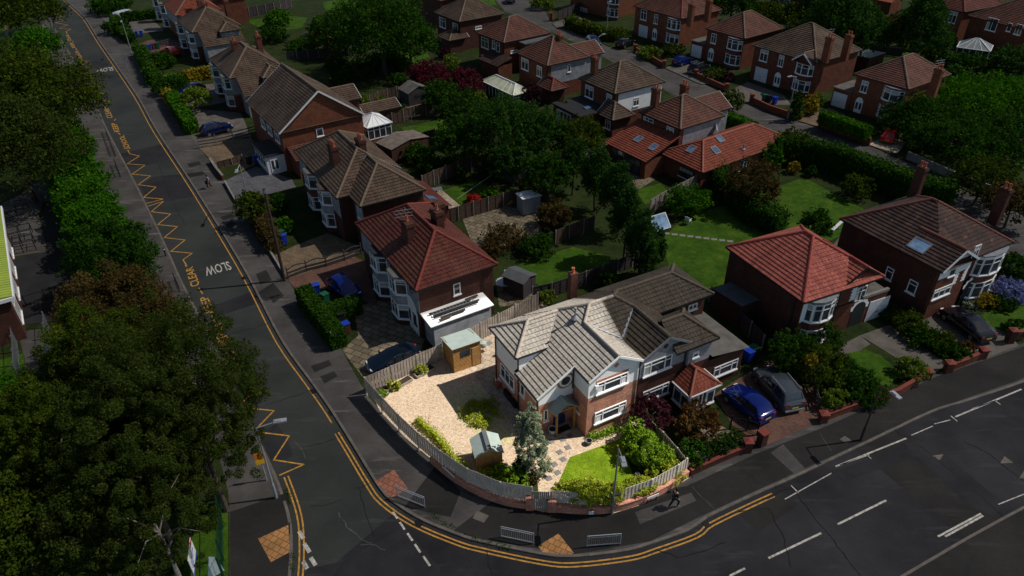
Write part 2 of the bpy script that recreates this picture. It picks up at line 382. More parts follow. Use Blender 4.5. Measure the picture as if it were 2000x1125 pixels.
def resample(pts, step):
    out = [pts[0].copy()]; acc = 0
    for a, b in zip(pts[:-1], pts[1:]):
        l = (b-a).length; t = step-acc
        while t <= l:
            out.append(a.lerp(b, t/l)); t += step
        acc = l-(t-step)
    if (out[-1]-pts[-1]).length > .3*step: out.append(pts[-1].copy())
    return out
# ------------------------------------------------------------------ added unseen slab dims the quarter; its cut-out lets sun onto the corner plot
def make_shade_slab():
    z0, z1 = 66.0, 69.0
    sh = Vector((SUN_DIR.x/SUN_DIR.z, SUN_DIR.y/SUN_DIR.z, 0))
    gap = [(708, 763), (742, 803), (792, 855), (852, 905), (900, 943), (950, 970), (1010, 990), (1062, 1000), (1150, 1006), (1200, 1002), (1255, 985), (1300, 962), (1345, 934),
           (1318, 890), (1280, 845), (1252, 812), 'E', (985, 612), (862, 685), (800, 712), (716, 745)]
    po = P2((1143.2, 855), 0); ux = Vector((sin(radians(62)), cos(radians(62)), 0)); uy = Vector((-ux.y, ux.x, 0))
    g = []
    for p in gap:   # behind the house the gap ends along the party wall: its top edge seen down the sun's ray
        g += [P2(p, 0)] if p != 'E' else [po+ux*a+uy*b for a, b in ((4.35, -.15), (.05, 1.45), (-1.35, 6.9), (.0, 9.8), (-1.2, 11.0))]
    st = [P2(p, 2.7)-sh*2.7 for p in ((818, 628), (850, 668), (962, 624), (930, 592))]   # cut-out widened to light the white store roof beyond the fence
    g = g[:-3]+[st[3], st[0], st[1]]+g[-2:]
    o = [Vector((-170, -120, 0)), Vector((420, -120, 0)), Vector((420, 420, 0)), Vector((-170, 420, 0))]
    import bmesh
    def ring(pts, z): return [p+sh*z+Vector((0, 0, z)) for p in pts]
    bm = bmesh.new()
    layers = []
    for z in (z0, z1):
        vo = [bm.verts.new((p.x, p.y, z)) for p in o]; vg = [bm.verts.new(p) for p in ring(g, z)]
        es = [bm.edges.new((vs[i], vs[(i+1) % len(vs)])) for vs in (vo, vg) for i in range(len(vs))]
        bmesh.ops.triangle_fill(bm, edges=es, use_beauty=True); layers.append((vo, vg))
    for k in (0, 1):
        a, b = layers[0][k], layers[1][k]
        for i in range(len(a)): bm.faces.new((a[i], a[(i+1) % len(a)], b[(i+1) % len(a)], b[i]))
    bmesh.ops.recalc_face_normals(bm, faces=bm.faces)
    me = bpy.data.meshes.new('shade_slab'); bm.to_mesh(me); bm.free()
    mt = bpy.data.materials.new('shade_slab'); mt.use_nodes = True; t = mt.node_tree; t.nodes.clear()
    out = N(t, 'OutputMaterial'); tr = N(t, 'BsdfTransparent'); df = N(t, 'BsdfDiffuse'); mx = N(t, 'MixShader'); mx.inputs[0].default_value = .04
    k = SLAB_T**.5/.96; tr.inputs[0].default_value = (k, k, k, 1); df.inputs[0].default_value = (.8, .8, .82, 1)
    L(t, tr.outputs[0], mx.inputs[1]); L(t, df.outputs[0], mx.inputs[2]); L(t, mx.outputs[0], out.inputs[0])
    me.materials.append(mt); ob = link(bpy.data.objects.new('shade_slab', me)); ob['kind'] = 'structure'
SLAB_T = .38
make_shade_slab()

# ------------------------------------------------------------------ ground and roads
mb = MB(); mb.poly([(-900, -60, -.03), (900, -60, -.03), (900, 1500, -.03), (-900, 1500, -.03)]); mb.build('ground', 'earth')['kind'] = 'structure'
KL = [(60, -40), (81, 0), (108, 57), (149, 125), (184, 192), (208, 250), (267, 362), (320, 471), (355, 549), (395, 628), (460, 764), (525, 899), (547, 949), (567, 1013), (571, 1070), (568, 1125), (560, 1190)]
KR = [(100, -40), (128, 0), (165, 35), (197, 85), (267, 187), (307, 258), (384, 375), (480, 533), (549, 665), (608, 748), (648, 805), (693, 877), (731, 939), (757, 973), (816, 1013), (899, 1048), (950, 1062), (1062, 1085), (1122, 1089), (1225, 1077), (1275, 1062), (1350, 1035), (1379, 1013), (1480, 965), (1557, 931), (1681, 872), (1820, 806), (1881, 787), (2000, 747), (2120, 700)]
KLs = smooth_px(KL, 4); KRs = smooth_px(KR, 4)
sideroad = sheet('road', KLs+[(700, 1190), (900, 1060)]+KRs[:KRs.index(KR[15])+1][::-1], .0, 'road')
main = [(480, 1300), (560, 1190), (600, 1110), (655, 1100), (775, 997), (816, 1013)]+KRs[KRs.index(KR[14])+1:]+[(2200, 900), (2200, 1400), (480, 1400)]
mainroad = sheet('main_road', main, .004, 'main_road')
mr_k = [P2(p, .008) for p in [(1700, 1160), (1884, 1052), (1964, 1008), (2000, 989), (2140, 915)]]
# pavements: real slabs with kerb stones
PR = [(90, -60), (150, -10), (180, 10), (205, 40), (258, 100), (293, 160), (330, 195), (352, 240), (388, 288), (437, 351), (461, 397), (533, 500), (560, 545), (581, 577), (667, 684), (704, 751), (722, 780), (760, 820), (800, 866), (858, 915), (905, 950), (955, 977), (1010, 996), (1060, 1004), (1150, 1009), (1200, 1006), (1255, 990), (1305, 965), (1345, 935), (1355, 922), (1462, 884), (1500, 862), (1590, 828), (1605, 826), (1750, 774), (1812, 738), (1850, 724), (1918, 702), (1970, 682), (2120, 625)]
def slab(name, near, far, mat, z=.1):
    mb = MB(); pts = [(P2(p, 0).x, P2(p, 0).y) for p in near]+[(P2(p, 0).x, P2(p, 0).y) for p in far[::-1]]
    mb.prism(pts, -.02, z); o = mb.build(name, mat); o['kind'] = 'structure'; return o
pavement = slab('pavement', KRs, PR, 'pave')
PL = [(50, -40), (66, 0), (84, 57), (100, 110), (130, 180), (155, 250), (180, 320), (205, 375), (240, 445), (275, 500), (310, 560), (330, 620), (380, 760), (420, 860), (446, 960), (449, 1000), (450, 1100), (448, 1200)]
pave_l = slab('pavement', KLs, PL, 'pave')
for ks, nm, sd, pr in ((KLs, 'kerb', 1, pave_l), (KRs, 'kerb', 1, pavement)):
    pts = resample([P2(p, 0) for p in ks], .92); mb = MB()
    sg = 1 if ks is KLs else -1
    A = offset(pts, 0.02*sg); B = offset(pts, -.15*sg)
    # kerb stones, one by one, each a little off
    A = offset(pts, -.03); B = offset(pts, .15)
    if ks is KLs: A = offset(pts, .03); B = offset(pts, -.15)
    for i in range(len(pts)-1):
        a, b, c, d = A[i].lerp(A[i+1], .012), A[i].lerp(A[i+1], .988), B[i+1], B[i]
        z = .107+rnd.uniform(-.006, .006); mb.prism([(p.x, p.y) for p in (a, b, c, d)], -.01, z)
    # the side the stones stand on
    o = mb.build(nm, 'kerb'); o['kind'] = 'structure'
mb = MB(); A = mr_k; mb2 = resample(A, .92)
o1 = offset(mb2, 0); o2 = offset(mb2, -.16)
for i in range(len(mb2)-1): mb.prism([(p.x, p.y) for p in (o1[i], o1[i+1], o2[i+1], o2[i])], 0, .107)
mb.build('kerb', 'kerb')['kind'] = 'structure'
far = offset(mr_k, -6); mb = MB(); mb.prism([(p.x, p.y) for p in offset(mr_k, -.16)+far[::-1]], -.02, .1); mb.build('pavement', 'pave_new')['kind'] = 'structure'
# street behind the gardens
sheet('side_street', [(960, -10), (985, 22), (1075, 62), (1165, 104), (1215, 134), (1262, 152), (1310, 185), (1380, 205), (1440, 232), (1476, 268), (1560, 285), (1700, 345), (1800, 400), (1850, 440), (2100, 560), (2150, 480), (1900, 380), (1790, 325), (1700, 285), (1600, 248), (1545, 232), (1470, 205), (1420, 182), (1300, 133), (1240, 100), (1190, 92), (1130, 62), (1075, 42), (1062, 10), (1050, -25)], .006, 'pave')
# road repairs, painted lines and lettering belong to the road
def road_sheet(name, px, z, mat): return sheet(name, px, z, mat, sideroad)
road_sheet('tarmac_patch', [(236, 300), (318, 281), (344, 308), (288, 322), (250, 327)], .006, 'patch')
road_sheet('tarmac_patch', [(272, 362), (300, 345), (352, 340), (382, 383), (318, 394), (290, 393)], .006, 'patch')
road_sheet('tarmac_patch', [(408, 600), (500, 566), (512, 590), (424, 618)], .006, 'patch')
road_sheet('tarmac_patch', [(150, 122), (204, 119), (216, 127), (192, 133), (160, 131)], .006, 'patch')
road_sheet('tarmac_patch', [(177, 148), (232, 145), (236, 149), (200, 153), (181, 155)], .006, 'patch')
road_sheet('tarmac_patch', [(505, 848), (540, 826), (562, 860), (572, 888), (560, 897), (530, 899)], .006, 'patch')
sheet('tarmac_patch', [(640, 1140), (668, 1096), (690, 1085), (790, 1030), (860, 1110), (850, 1180)], .011, 'patch', mainroad)
for q in ([(1615, 830), (1700, 800), (1790, 880), (1960, 1010), (1880, 1050)], [(1440, 1000), (1530, 960), (1560, 985), (1480, 1040)]):
    sheet('tarmac_patch', q, .009, 'pave_new', mainroad)
sheet('tarmac_patch', [(1625, 920), (1706, 895), (1760, 870), (1790, 890), (1650, 940)], .013, 'patch', mainroad)
sheet('tarmac_patch', [(1760, 862), (1800, 848), (1962, 985), (1940, 1010), (1890, 985)], .013, 'patch', mainroad)
for q in ([(497, 576), (533, 552), (553, 575), (520, 588)], [(545, 575), (525, 580), (534, 592), (556, 577)], [(607, 715), (642, 703), (648, 713), (615, 727)], [(625, 735), (652, 725), (660, 735), (634, 749)], [(365, 320), (388, 315), (394, 321), (371, 327)], [(362, 340), (395, 334), (402, 340), (372, 347)], [(430, 424), (452, 417), (460, 423), (436, 430)], [(439, 438), (452, 432), (462, 437), (447, 445)], [(500, 535), (520, 527), (531, 547), (508, 556)], [(790, 990), (850, 910), (900, 960), (880, 1010)]):
    sheet('pavement_patch', q, .105, 'pave_new', pavement)
sheet('pavement_patch', [(880, 1040), (960, 980), (1340, 950), (1480, 885), (1620, 830), (1830, 735), (1990, 680), (2100, 640), (2110, 695), (1990, 742), (1815, 803), (1675, 868), (1475, 959), (1370, 1008), (1270, 1057), (1120, 1083), (950, 1055)], .105, 'pave_new', pavement)
sheet('tactile_paving', [(732, 941), (769, 917), (797, 954), (765, 972), (755, 967)], .109, 'tactile_red', pavement)
sheet('tactile_paving', [(1051, 1066), (1091, 1042), (1121, 1080), (1112, 1085), (1062, 1082)], .109, 'tactile_buff', pavement)
sheet('tactile_paving', [(504, 1052), (563, 1025), (566, 1078), (529, 1098)], .109, 'tactile_buff', pave_l)
sheet('pavement_patch', [(449, 1000), (560, 962), (566, 1013), (569, 1125), (450, 1190)], .105, 'pave_new', pave_l)
sheet('manhole_cover', [(932, 997), (955, 1007), (945, 1021), (923, 1012)], .109, 'kerb', pavement)
sheet('manhole_cover', [(1640, 858), (1650, 851), (1664, 861), (1653, 866)], .109, 'drive', pavement)
sheet('pavement_patch', [(1240, 1000), (1350, 962), (1360, 978), (1250, 1024)], .109, 'pave', pavement)
sheet('pavement_patch', [(1505, 884), (1530, 868), (1575, 918), (1556, 930)], .109, 'pave', pavement)
def line(px, wd, mat, name, z=.01, closed=False, parent=None):
    pts = [P2(p, z) for p in px]; mb = MB()
    ribbon(mb, pts, -wd/2, wd/2); return mb.build(name, mat, parent or sideroad)
def conv(zm, sc, ox, oy): return [(ox+x/sc, oy+y/sc) for x, y in zm]
zz = conv([(935, 160), (950, 188), (1020, 205), (932, 262), (1062, 272), (968, 338), (1102, 350), (1012, 415), (1143, 432), (1052, 508), (1195, 520), (1072, 552)], 3.75, 0, 250)
z2 = conv([(1088, 572), (1200, 535), (1108, 612), (1250, 630), (1155, 707), (1300, 722), (1203, 802), (1355, 820), (1252, 903), (1408, 917), (1340, 965), (1368, 1008)], 3.75, 0, 250)
z3 = conv([(590, 428), (602, 443), (648, 452), (575, 487), (668, 492), (592, 525), (692, 540), (625, 580), (720, 592), (652, 630), (750, 637), (675, 672), (775, 687), (695, 728), (803, 742), (760, 770), (775, 795)], 3.75, 0, 0)
z4 = conv([(345, 30), (360, 60), (405, 105), (458, 115), (392, 138), (480, 148), (405, 166), (498, 183), (432, 208), (520, 213), (483, 230), (492, 247)], 3.75, 0, 0)
z5 = conv([(395, 165), (618, 192), (505, 368), (725, 402), (548, 480)], 3.75, 400, 800)
z6 = [(400, 640), (470, 700), (440, 740), (500, 760), (465, 795), (535, 802), (500, 838)]
for z in (zz, z2, z3, z4, z5, z6):
    mb = MB()
    for a, b in zip(z[:-1], z[1:]):
        A = P2(a, .01); B = P2(b, .01); d = (B-A).normalized()*.03; s = Vector((-d.y, d.x, 0)).normalized()*.055
        mb.poly([A-d-s, B+d-s, B+d+s, A-d+s])
    mb.build('zigzag_marking', 'yellow_paint', sideroad)
# yellow lines along the kerbs
kr = [P2(p, 0) for p in KRs]
i0 = KRs.index(KR[1]); i1 = KRs.index(KR[11])
def yl(pts, d, name='yellow_line', parent=None, wd=.1, z=.012):
    mb = MB(); p = [Vector((q.x, q.y, z)) for q in pts]; ribbon(mb, p, d-wd/2, d+wd/2); return mb.build(name, 'yellow_paint', parent or sideroad)
yl(kr[i0:i1-2], -.42)
j1 = KRs.index(KR[23])+2
yl(kr[i1-2:j1], -.36); yl(kr[i1-2:j1], -.62)
kl = [P2(p, 0) for p in KLs]; a0 = KLs.index(KL[12])-1
yl(kl[a0:], .42); yl(kl[a0:], .68)
# white dashes
def dash(a, b, wd, parent=None, mat='white_paint'): return line([a, b], wd, mat, 'white_dash', .014, parent=parent or mainroad)
dd = conv([(1378, 748), (1410, 798), (1428, 824), (1464, 878), (1484, 905), (1522, 960), (1538, 985), (1580, 1047), (1600, 1073), (1650, 1145)], 3.75, 400, 800)
for k in range(0, len(dd), 2): dash(dd[k], dd[k+1], .13)
d2 = conv([(690, 890), (722, 945), (728, 980), (768, 1045), (775, 1083), (812, 1140), (720, 1112), (750, 1165)], 3.75, 400, 800)
for k in range(0, len(d2), 2): dash(d2[k], d2[k+1], .24)
for a, b in (((1636, 1024), (1731, 977)), ((1501, 1090), (1604, 1041)), ((1425, 1125), (1455, 1110))): dash(a, b, .13)
for a, b in (((1632, 911), (1770, 856)), ((1866, 814), (1995, 760)), ((1832, 1048), (1916, 1003)), ((1846, 1048), (1920, 1007))): dash(a, b, .12)
for a, b in (((1533, 975), (1624, 924)), ((1545, 948), (1560, 963)), ((1640, 908), (1698, 888)), ((1690, 886), (1702, 896)), ((1825, 828), (1856, 820)), ((1857, 812), (1870, 823)), ((1900, 798), (1945, 782)), ((1943, 782), (1954, 790)), ((1780, 850), (1822, 832)), ((1950, 985), (2000, 965))):
    dash(a, b, .07)
for tri in ([(1820, 890), (1843, 887), (1835, 899)], [(1953, 905), (1962, 891), (1980, 904)], [(1990, 934), (2001, 918), (2012, 935)]):
    sheet('triangle_marking', tri, .014, 'kerb', mainroad)
def crack(px, wd, mat='crack', parent=None, z=.0155):
    pts = resample([P2(p, z) for p in px], .45); pts = [p+Vector((rnd.uniform(-.07, .07), rnd.uniform(-.07, .07), 0)) for p in pts]; mb = MB()
    for a, b in zip(pts[:-1], pts[1:]):
        d = (b-a).normalized(); sd = Vector((-d.y, d.x, 0))*wd/2*rnd.uniform(.5, 1.2); mb.poly([a-sd, b-sd, b+sd, a+sd])
    mb.build('road_crack', mat, parent or sideroad)
for px in ([(1500, 975), (1545, 950), (1590, 1010), (1640, 1070), (1680, 1125)], [(1790, 868), (1840, 905), (1900, 955), (1962, 1010)], [(1440, 1000), (1500, 990), (1530, 1050), (1545, 1110)], [(1700, 790), (1760, 850), (1800, 860)], [(1880, 860), (1930, 885), (2000, 940)], [(1280, 1075), (1330, 1090), (1420, 1060)], [(950, 1075), (960, 1125)]): crack(px, .06, parent=mainroad)
for px in ([(455, 650), (500, 640), (545, 622)], [(520, 790), (580, 772), (615, 758)], [(600, 872), (640, 862), (668, 850)], [(690, 955), (720, 945), (745, 935)], [(604, 990), (640, 985), (668, 975)], [(425, 640), (432, 700), (440, 740)], [(700, 950), (712, 1000), (732, 1050)], [(310, 320), (330, 380), (362, 440)], [(150, 60), (178, 70), (195, 72)], [(230, 220), (262, 215), (285, 214)]): crack(px, .04)
for px in ([(660, 1000), (680, 1030), (705, 1052), (725, 1062)], [(705, 1066), (725, 1062), (755, 1075)], [(575, 860), (590, 880), (598, 896)]): crack(px, .07, 'crack_pale')
for px in ([(690, 770), (740, 752)], [(655, 820), (700, 830), (770, 800)], [(700, 860), (760, 870), (800, 850)], [(560, 620), (600, 600)], [(600, 700), (640, 690)], [(470, 470), (510, 462)], [(250, 300), (290, 290)], [(225, 400), (262, 372)], [(1350, 950), (1400, 1000)], [(1600, 845), (1625, 880)]): crack(px, .05, 'crack_pale', pavement, .1115)
def lettering(txt, q, mat, name, z=.014, parent=None, depth=0):
    cu = bpy.data.curves.new('t', 'FONT'); cu.body = txt; cu.resolution_u = 2; cu.offset = .012
    o = bpy.data.objects.new('t', cu); COL.objects.link(o); bpy.context.view_layer.update()
    me = bpy.data.meshes.new_from_object(o.evaluated_get(bpy.context.evaluated_depsgraph_get())); bpy.data.objects.remove(o)
    co = np.array([v.co[:] for v in me.vertices]); lo = co.min(0); hi = co.max(0)
    Q = [Vector(p) for p in q]
    for v in me.vertices:
        s = (v.co.x-lo[0])/(hi[0]-lo[0]); t = (v.co.y-lo[1])/(hi[1]-lo[1])
        v.co = (Q[0]*(1-s)+Q[1]*s)*(1-t)+(Q[3]*(1-s)+Q[2]*s)*t
    me.materials.clear(); me.materials.append(MATS[mat]); me.name = name
    ob = link(bpy.data.objects.new(name, me))
    if parent: ob.parent = parent
    return ob
def road_text(txt, bl, br, tr, tl, mat): lettering(txt, [P2(p, .016) for p in (bl, br, tr, tl)], mat, 'lettering', parent=sideroad)
road_text('SLOW', (445.9, 510), (398.7, 521.5), (403.2, 539.3), (453.9, 526), 'white_paint')
road_text('SLOW', (220.8, 130.3), (188.6, 134.7), (188, 142), (222, 137.5), 'white_paint')
def run_text(base0, base1, top1, top0): pass
# running up the road, tops to the left kerb
for txt, q in (('CLEAR', [(391, 556), (376, 520), (362, 524), (373, 562)]), ('KEEP', [(420, 610), (404, 576), (390, 583), (402, 612)]), ('SCHOOL', [(450, 668), (432, 628), (417, 632), (428, 676)]),
               ('SCHOOL', [(255, 290), (242, 264), (232, 266), (243, 291)]), ('KEEP', [(234, 257), (227, 240), (217, 241), (223, 258)]), ('CLEAR', [(221, 230), (212, 211), (203, 213), (209, 231)]),
               ('SCHOOL', [(161, 112), (152, 98.5), (146, 99.5), (153, 114)]), ('KEEP', [(148, 93), (142, 83), (136, 84), (141, 94)]), ('CLEAR', [(140, 80), (134, 67), (128, 68), (132, 80)]), ('SCHOOL', [(108, 28), (101, 15), (95, 16), (100, 29)])):
    road_text(txt, *q, 'yellow_paint')
for a, b in (((362, 517), (364, 521)), ((388, 562), (396, 574)), ((414, 616), (421, 630)), ((226, 232), (223, 236)), ((230, 259), (235, 263)), ((143, 80), (141, 83)), ((148, 94), (150, 98))):
    line([a, b], .11, 'yellow_paint', 'yellow_dash')
# gardens, drives, patios: one flat sheet each
ZG = [.112]
def patch(name, px, mat, z=None):
    ZG[0] = ZG[0]+.0041 if ZG[0] < .134 else .112
    return sheet(name, px, z or ZG[0], mat)
base = slab('garden_ground', [(150, -10), (180, 10), (205, 40), (258, 100), (293, 160), (330, 195), (352, 240), (388, 288), (437, 351), (461, 397), (533, 500), (560, 545), (581, 577), (667, 684), (704, 751), (722, 780), (760, 820), (800, 866), (858, 915), (905, 950), (955, 977), (1010, 996), (1060, 1004), (1150, 1009), (1200, 1006), (1255, 990), (1305, 965), (1345, 935), (1355, 922), (1462, 884), (1500, 862), (1590, 828), (1605, 826), (1750, 774), (1812, 738), (1850, 724), (1918, 702), (1970, 682), (2120, 625)],
            [(960, -10), (985, 22), (1075, 62), (1165, 104), (1215, 134), (1262, 152), (1310, 185), (1380, 205), (1440, 232), (1476, 268), (1560, 285), (1700, 345), (1800, 400), (1850, 440), (2100, 560)], 'earth', .1)
far_g = slab('garden_ground', [(1050, -25), (1062, 10), (1075, 42), (1130, 62), (1190, 92), (1240, 100), (1300, 133), (1420, 182), (1470, 205), (1545, 232), (1600, 248), (1700, 285), (1790, 325), (1900, 380), (2150, 480)], [(1050, -60), (2300, -60), (2300, 470)], 'earth', .1)
sch_g = slab('school_ground', PL, [(-400, -60), (-400, 1400), (448, 1400)], 'earth', .1)
G1 = lambda n, p, m: patch(n, p, m)
# the sunlit corner plot
G1('gravel', [(716, 747), (862, 694), (960, 640), (1060, 585), (1246, 806), (1345, 934), (1300, 962), (1255, 985), (1200, 1002), (1150, 1004), (1060, 1000), (950, 970), (900, 943), (852, 905), (792, 855), (742, 803)], 'gravel')
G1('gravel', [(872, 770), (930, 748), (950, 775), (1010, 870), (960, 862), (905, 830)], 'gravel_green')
G1('patio', [(928, 735), (905, 700), (958, 645), (1030, 590), (1060, 640), (1010, 790), (1042, 842), (1030, 850), (1005, 835)], 'flags')
G1('lawn', [(1085, 955), (1113, 893), (1215, 856), (1245, 830), (1330, 905), (1330, 935), (1255, 968), (1180, 975)], 'lawn_bright')
G1('garden_bed', [(905, 925), (955, 925), (985, 915), (1050, 935), (1052, 975), (1000, 972), (940, 955)], 'earth')
G1('garden_bed', [(1235, 830), (1285, 850), (1330, 905), (1335, 930), (1250, 968), (1220, 880)], 'earth')
# left row
G1('drive', [(668, 684), (700, 655), (740, 640), (800, 620), (830, 660), (815, 705), (715, 745)], 'flags_old')
G1('drive', [(700, 655), (690, 600), (770, 580), (800, 620)], 'flags_old')
G1('drive', [(562, 546), (600, 530), (690, 500), (712, 510), (740, 600), (650, 560), (585, 576)], 'block_red')
G1('drive', [(534, 500), (575, 480), (640, 455), (700, 480), (690, 500), (562, 545)], 'block_tan')
G1('drive', [(440, 352), (500, 325), (570, 350), (578, 365), (465, 396)], 'block_grey')
G1('drive', [(389, 289), (430, 275), (490, 270), (520, 300), (497, 322), (438, 350), (420, 320)], 'block_tan')
G1('garden_bed', [(424, 330), (470, 318), (474, 330), (445, 350), (436, 350)], 'earth')
G1('drive', [(352, 238), (375, 212), (470, 220), (490, 265), (388, 287)], 'drive')
G1('drive', [(330, 190), (400, 165), (450, 160), (465, 195), (360, 215)], 'drive')
G1('lawn', [(298, 160), (330, 140), (390, 150), (395, 165), (340, 185)], 'lawn')
G1('drive', [(258, 92), (290, 78), (350, 76), (362, 90), (300, 104), (262, 104)], 'block_red')
G1('drive', [(195, 30), (250, 15), (300, 40), (320, 60), (240, 70), (215, 52)], 'drive')
# back gardens of the left row
G1('patio', [(900, 420), (985, 400), (1050, 420), (1060, 460), (1000, 470), (960, 500), (920, 470)], 'flags_old')
G1('lawn', [(865, 372), (930, 350), (970, 375), (985, 382), (900, 400)], 'lawn')
G1('patio', [(855, 372), (862, 370), (900, 402), (890, 410), (870, 412), (850, 385)], 'flags')
G1('lawn', [(990, 528), (1040, 505), (1120, 482), (1180, 498), (1210, 535), (1090, 572), (1060, 560)], 'lawn')
G1('patio', [(968, 545), (1010, 525), (1045, 560), (1040, 590), (975, 600)], 'flags_old')
G1('lawn', [(783, 250), (865, 232), (875, 250), (805, 268)], 'lawn')
G1('patio', [(755, 265), (790, 255), (805, 272), (770, 290)], 'block_grey')
G1('lawn', [(715, 222), (770, 210), (790, 216), (760, 228), (722, 232)], 'lawn')
G1('patio', [(735, 220), (800, 195), (830, 205), (780, 222)], 'flags_old')
G1('lawn', [(758, 108), (835, 100), (840, 118), (800, 140), (765, 122)], 'lawn')
G1('lawn', [(480, 40), (560, 30), (600, 35), (590, 55), (520, 62)], 'lawn'); G1('lawn', [(560, 95), (630, 92), (625, 105), (575, 104)], 'lawn')
G1('lawn', [(630, 5), (750, -20), (760, 15), (640, 30)], 'lawn'); G1('lawn', [(870, -10), (960, -12), (970, 10), (880, 14)], 'lawn')
# gardens on the right
G1('lawn', [(1290, 470), (1330, 430), (1400, 405), (1560, 350), (1580, 352), (1690, 410), (1665, 450), (1600, 480), (1490, 470), (1425, 580), (1330, 590)], 'lawn')
G1('lawn', [(1240, 370), (1290, 358), (1310, 380), (1260, 400)], 'lawn')
G1('patio', [(1170, 320), (1200, 300), (1280, 350), (1240, 375), (1180, 340)], 'flags_old')
G1('patio', [(1650, 450), (1700, 440), (1680, 520), (1610, 500)], 'drive')
G1('drive', [(1395, 770), (1450, 735), (1500, 705), (1590, 760), (1610, 820), (1490, 872), (1430, 830)], 'block_red')
G1('garden_bed', [(1320, 880), (1390, 820), (1440, 850), (1450, 880), (1350, 920)], 'gravel_dark')
G1('drive', [(1680, 655), (1735, 635), (1850, 710), (1812, 740), (1760, 705)], 'drive')
G1('path', [(1630, 680), (1680, 655), (1700, 672), (1655, 700)], 'drive')
G1('lawn', [(1655, 690), (1690, 682), (1720, 695), (1762, 728), (1735, 755), (1670, 740)], 'lawn')
G1('drive', [(1790, 620), (1830, 590), (1960, 640), (1990, 675), (1918, 702), (1850, 680)], 'drive')
G1('lawn', [(1915, 615), (1960, 595), (2080, 590), (2090, 630), (1990, 655), (1940, 640)], 'lawn')
G1('path', [(1830, 590), (1960, 540), (1985, 550), (1860, 605)], 'drive')
# far side of the back street
G1('drive', [(1300, 133), (1340, 112), (1390, 130), (1420, 160), (1370, 165)], 'drive'); G1('drive', [(1420, 180), (1460, 160), (1530, 185), (1545, 205), (1470, 205)], 'drive')
G1('drive', [(1555, 234), (1620, 210), (1650, 225), (1690, 240), (1600, 248)], 'block_tan'); G1('drive', [(1695, 282), (1740, 262), (1770, 278), (1752, 300)], 'flags')
G1('lawn', [(1690, 275), (1745, 255), (1765, 262), (1730, 280)], 'lawn'); G1('lawn', [(1980, 210), (2060, 180), (2080, 230), (2000, 240)], 'lawn'); G1('lawn', [(1965, 300), (2040, 280), (2060, 330), (1990, 330)], 'lawn')
G1('lawn', [(1715, 95), (1770, 90), (1775, 105), (1735, 112)], 'lawn'); G1('drive', [(1078, 45), (1130, 30), (1140, 40), (1088, 55)], 'drive')
# school side
G1('school_yard', [(0, 400), (40, 380), (90, 340), (130, 310), (150, 330), (110, 390), (85, 395), (75, 420), (90, 480), (88, 492), (0, 505)], 'pave')
G1('school_yard', [(0, 510), (90, 493), (93, 480), (80, 425), (90, 398), (150, 385), (200, 470), (160, 620), (0, 640)], 'patch')
G1('lawn', [(-60, 720), (45, 690), (60, 800), (60, 900), (-60, 930)], 'lawn'); G1('path', [(35, 650), (80, 640), (95, 780), (95, 830), (55, 830), (48, 700)], 'pave'); G1('lawn', [(80, 655), (97, 650), (112, 800), (96, 830)], 'lawn')
G1('lawn', [(-60, 60), (10, 50), (16, 90), (-60, 100)], 'lawn'); G1('path', [(8, 50), (14, 48), (20, 86), (14, 90)], 'block_red')
G1('lawn', [(385, 1020), (445, 985), (446, 1200), (330, 1200)], 'lawn'); G1('lawn', [(-60, 850), (60, 860), (60, 1000), (-60, 1000)], 'lawn')
for k, (x, y) in enumerate([(1076, 862), (1099, 858), (1113, 851), (1093, 883), (1109, 874), (1083, 907), (1100, 897), (1089, 923), (1072, 934)]):
    p = P2((x, y), .128); mb = MB(); mb.box(-.19, .19, -.19, .19, 0, .02)
    o = mb.build('stepping_stone', 'slate_step', loc=p); o.rotation_euler.z = radians(28+rnd.uniform(-8, 8))
    tag(o, 'square dark slate stepping stone set in the pale gravel path to the front door', 'stepping stone', 'stepping stones in the gravel path')
for k in range(9):
    p = P2((1302+k*15.5, 456+k*1.9), .13); mb = MB(); mb.box(-.3, .3, -.2, .2, 0, .02); o = mb.build('stepping_stone', 'concrete', loc=p); o.rotation_euler.z = radians(-5)
    tag(o, 'buff stepping stone in the row that crosses the shaded back lawn', 'stepping stone', 'stepping stones across the back lawn')
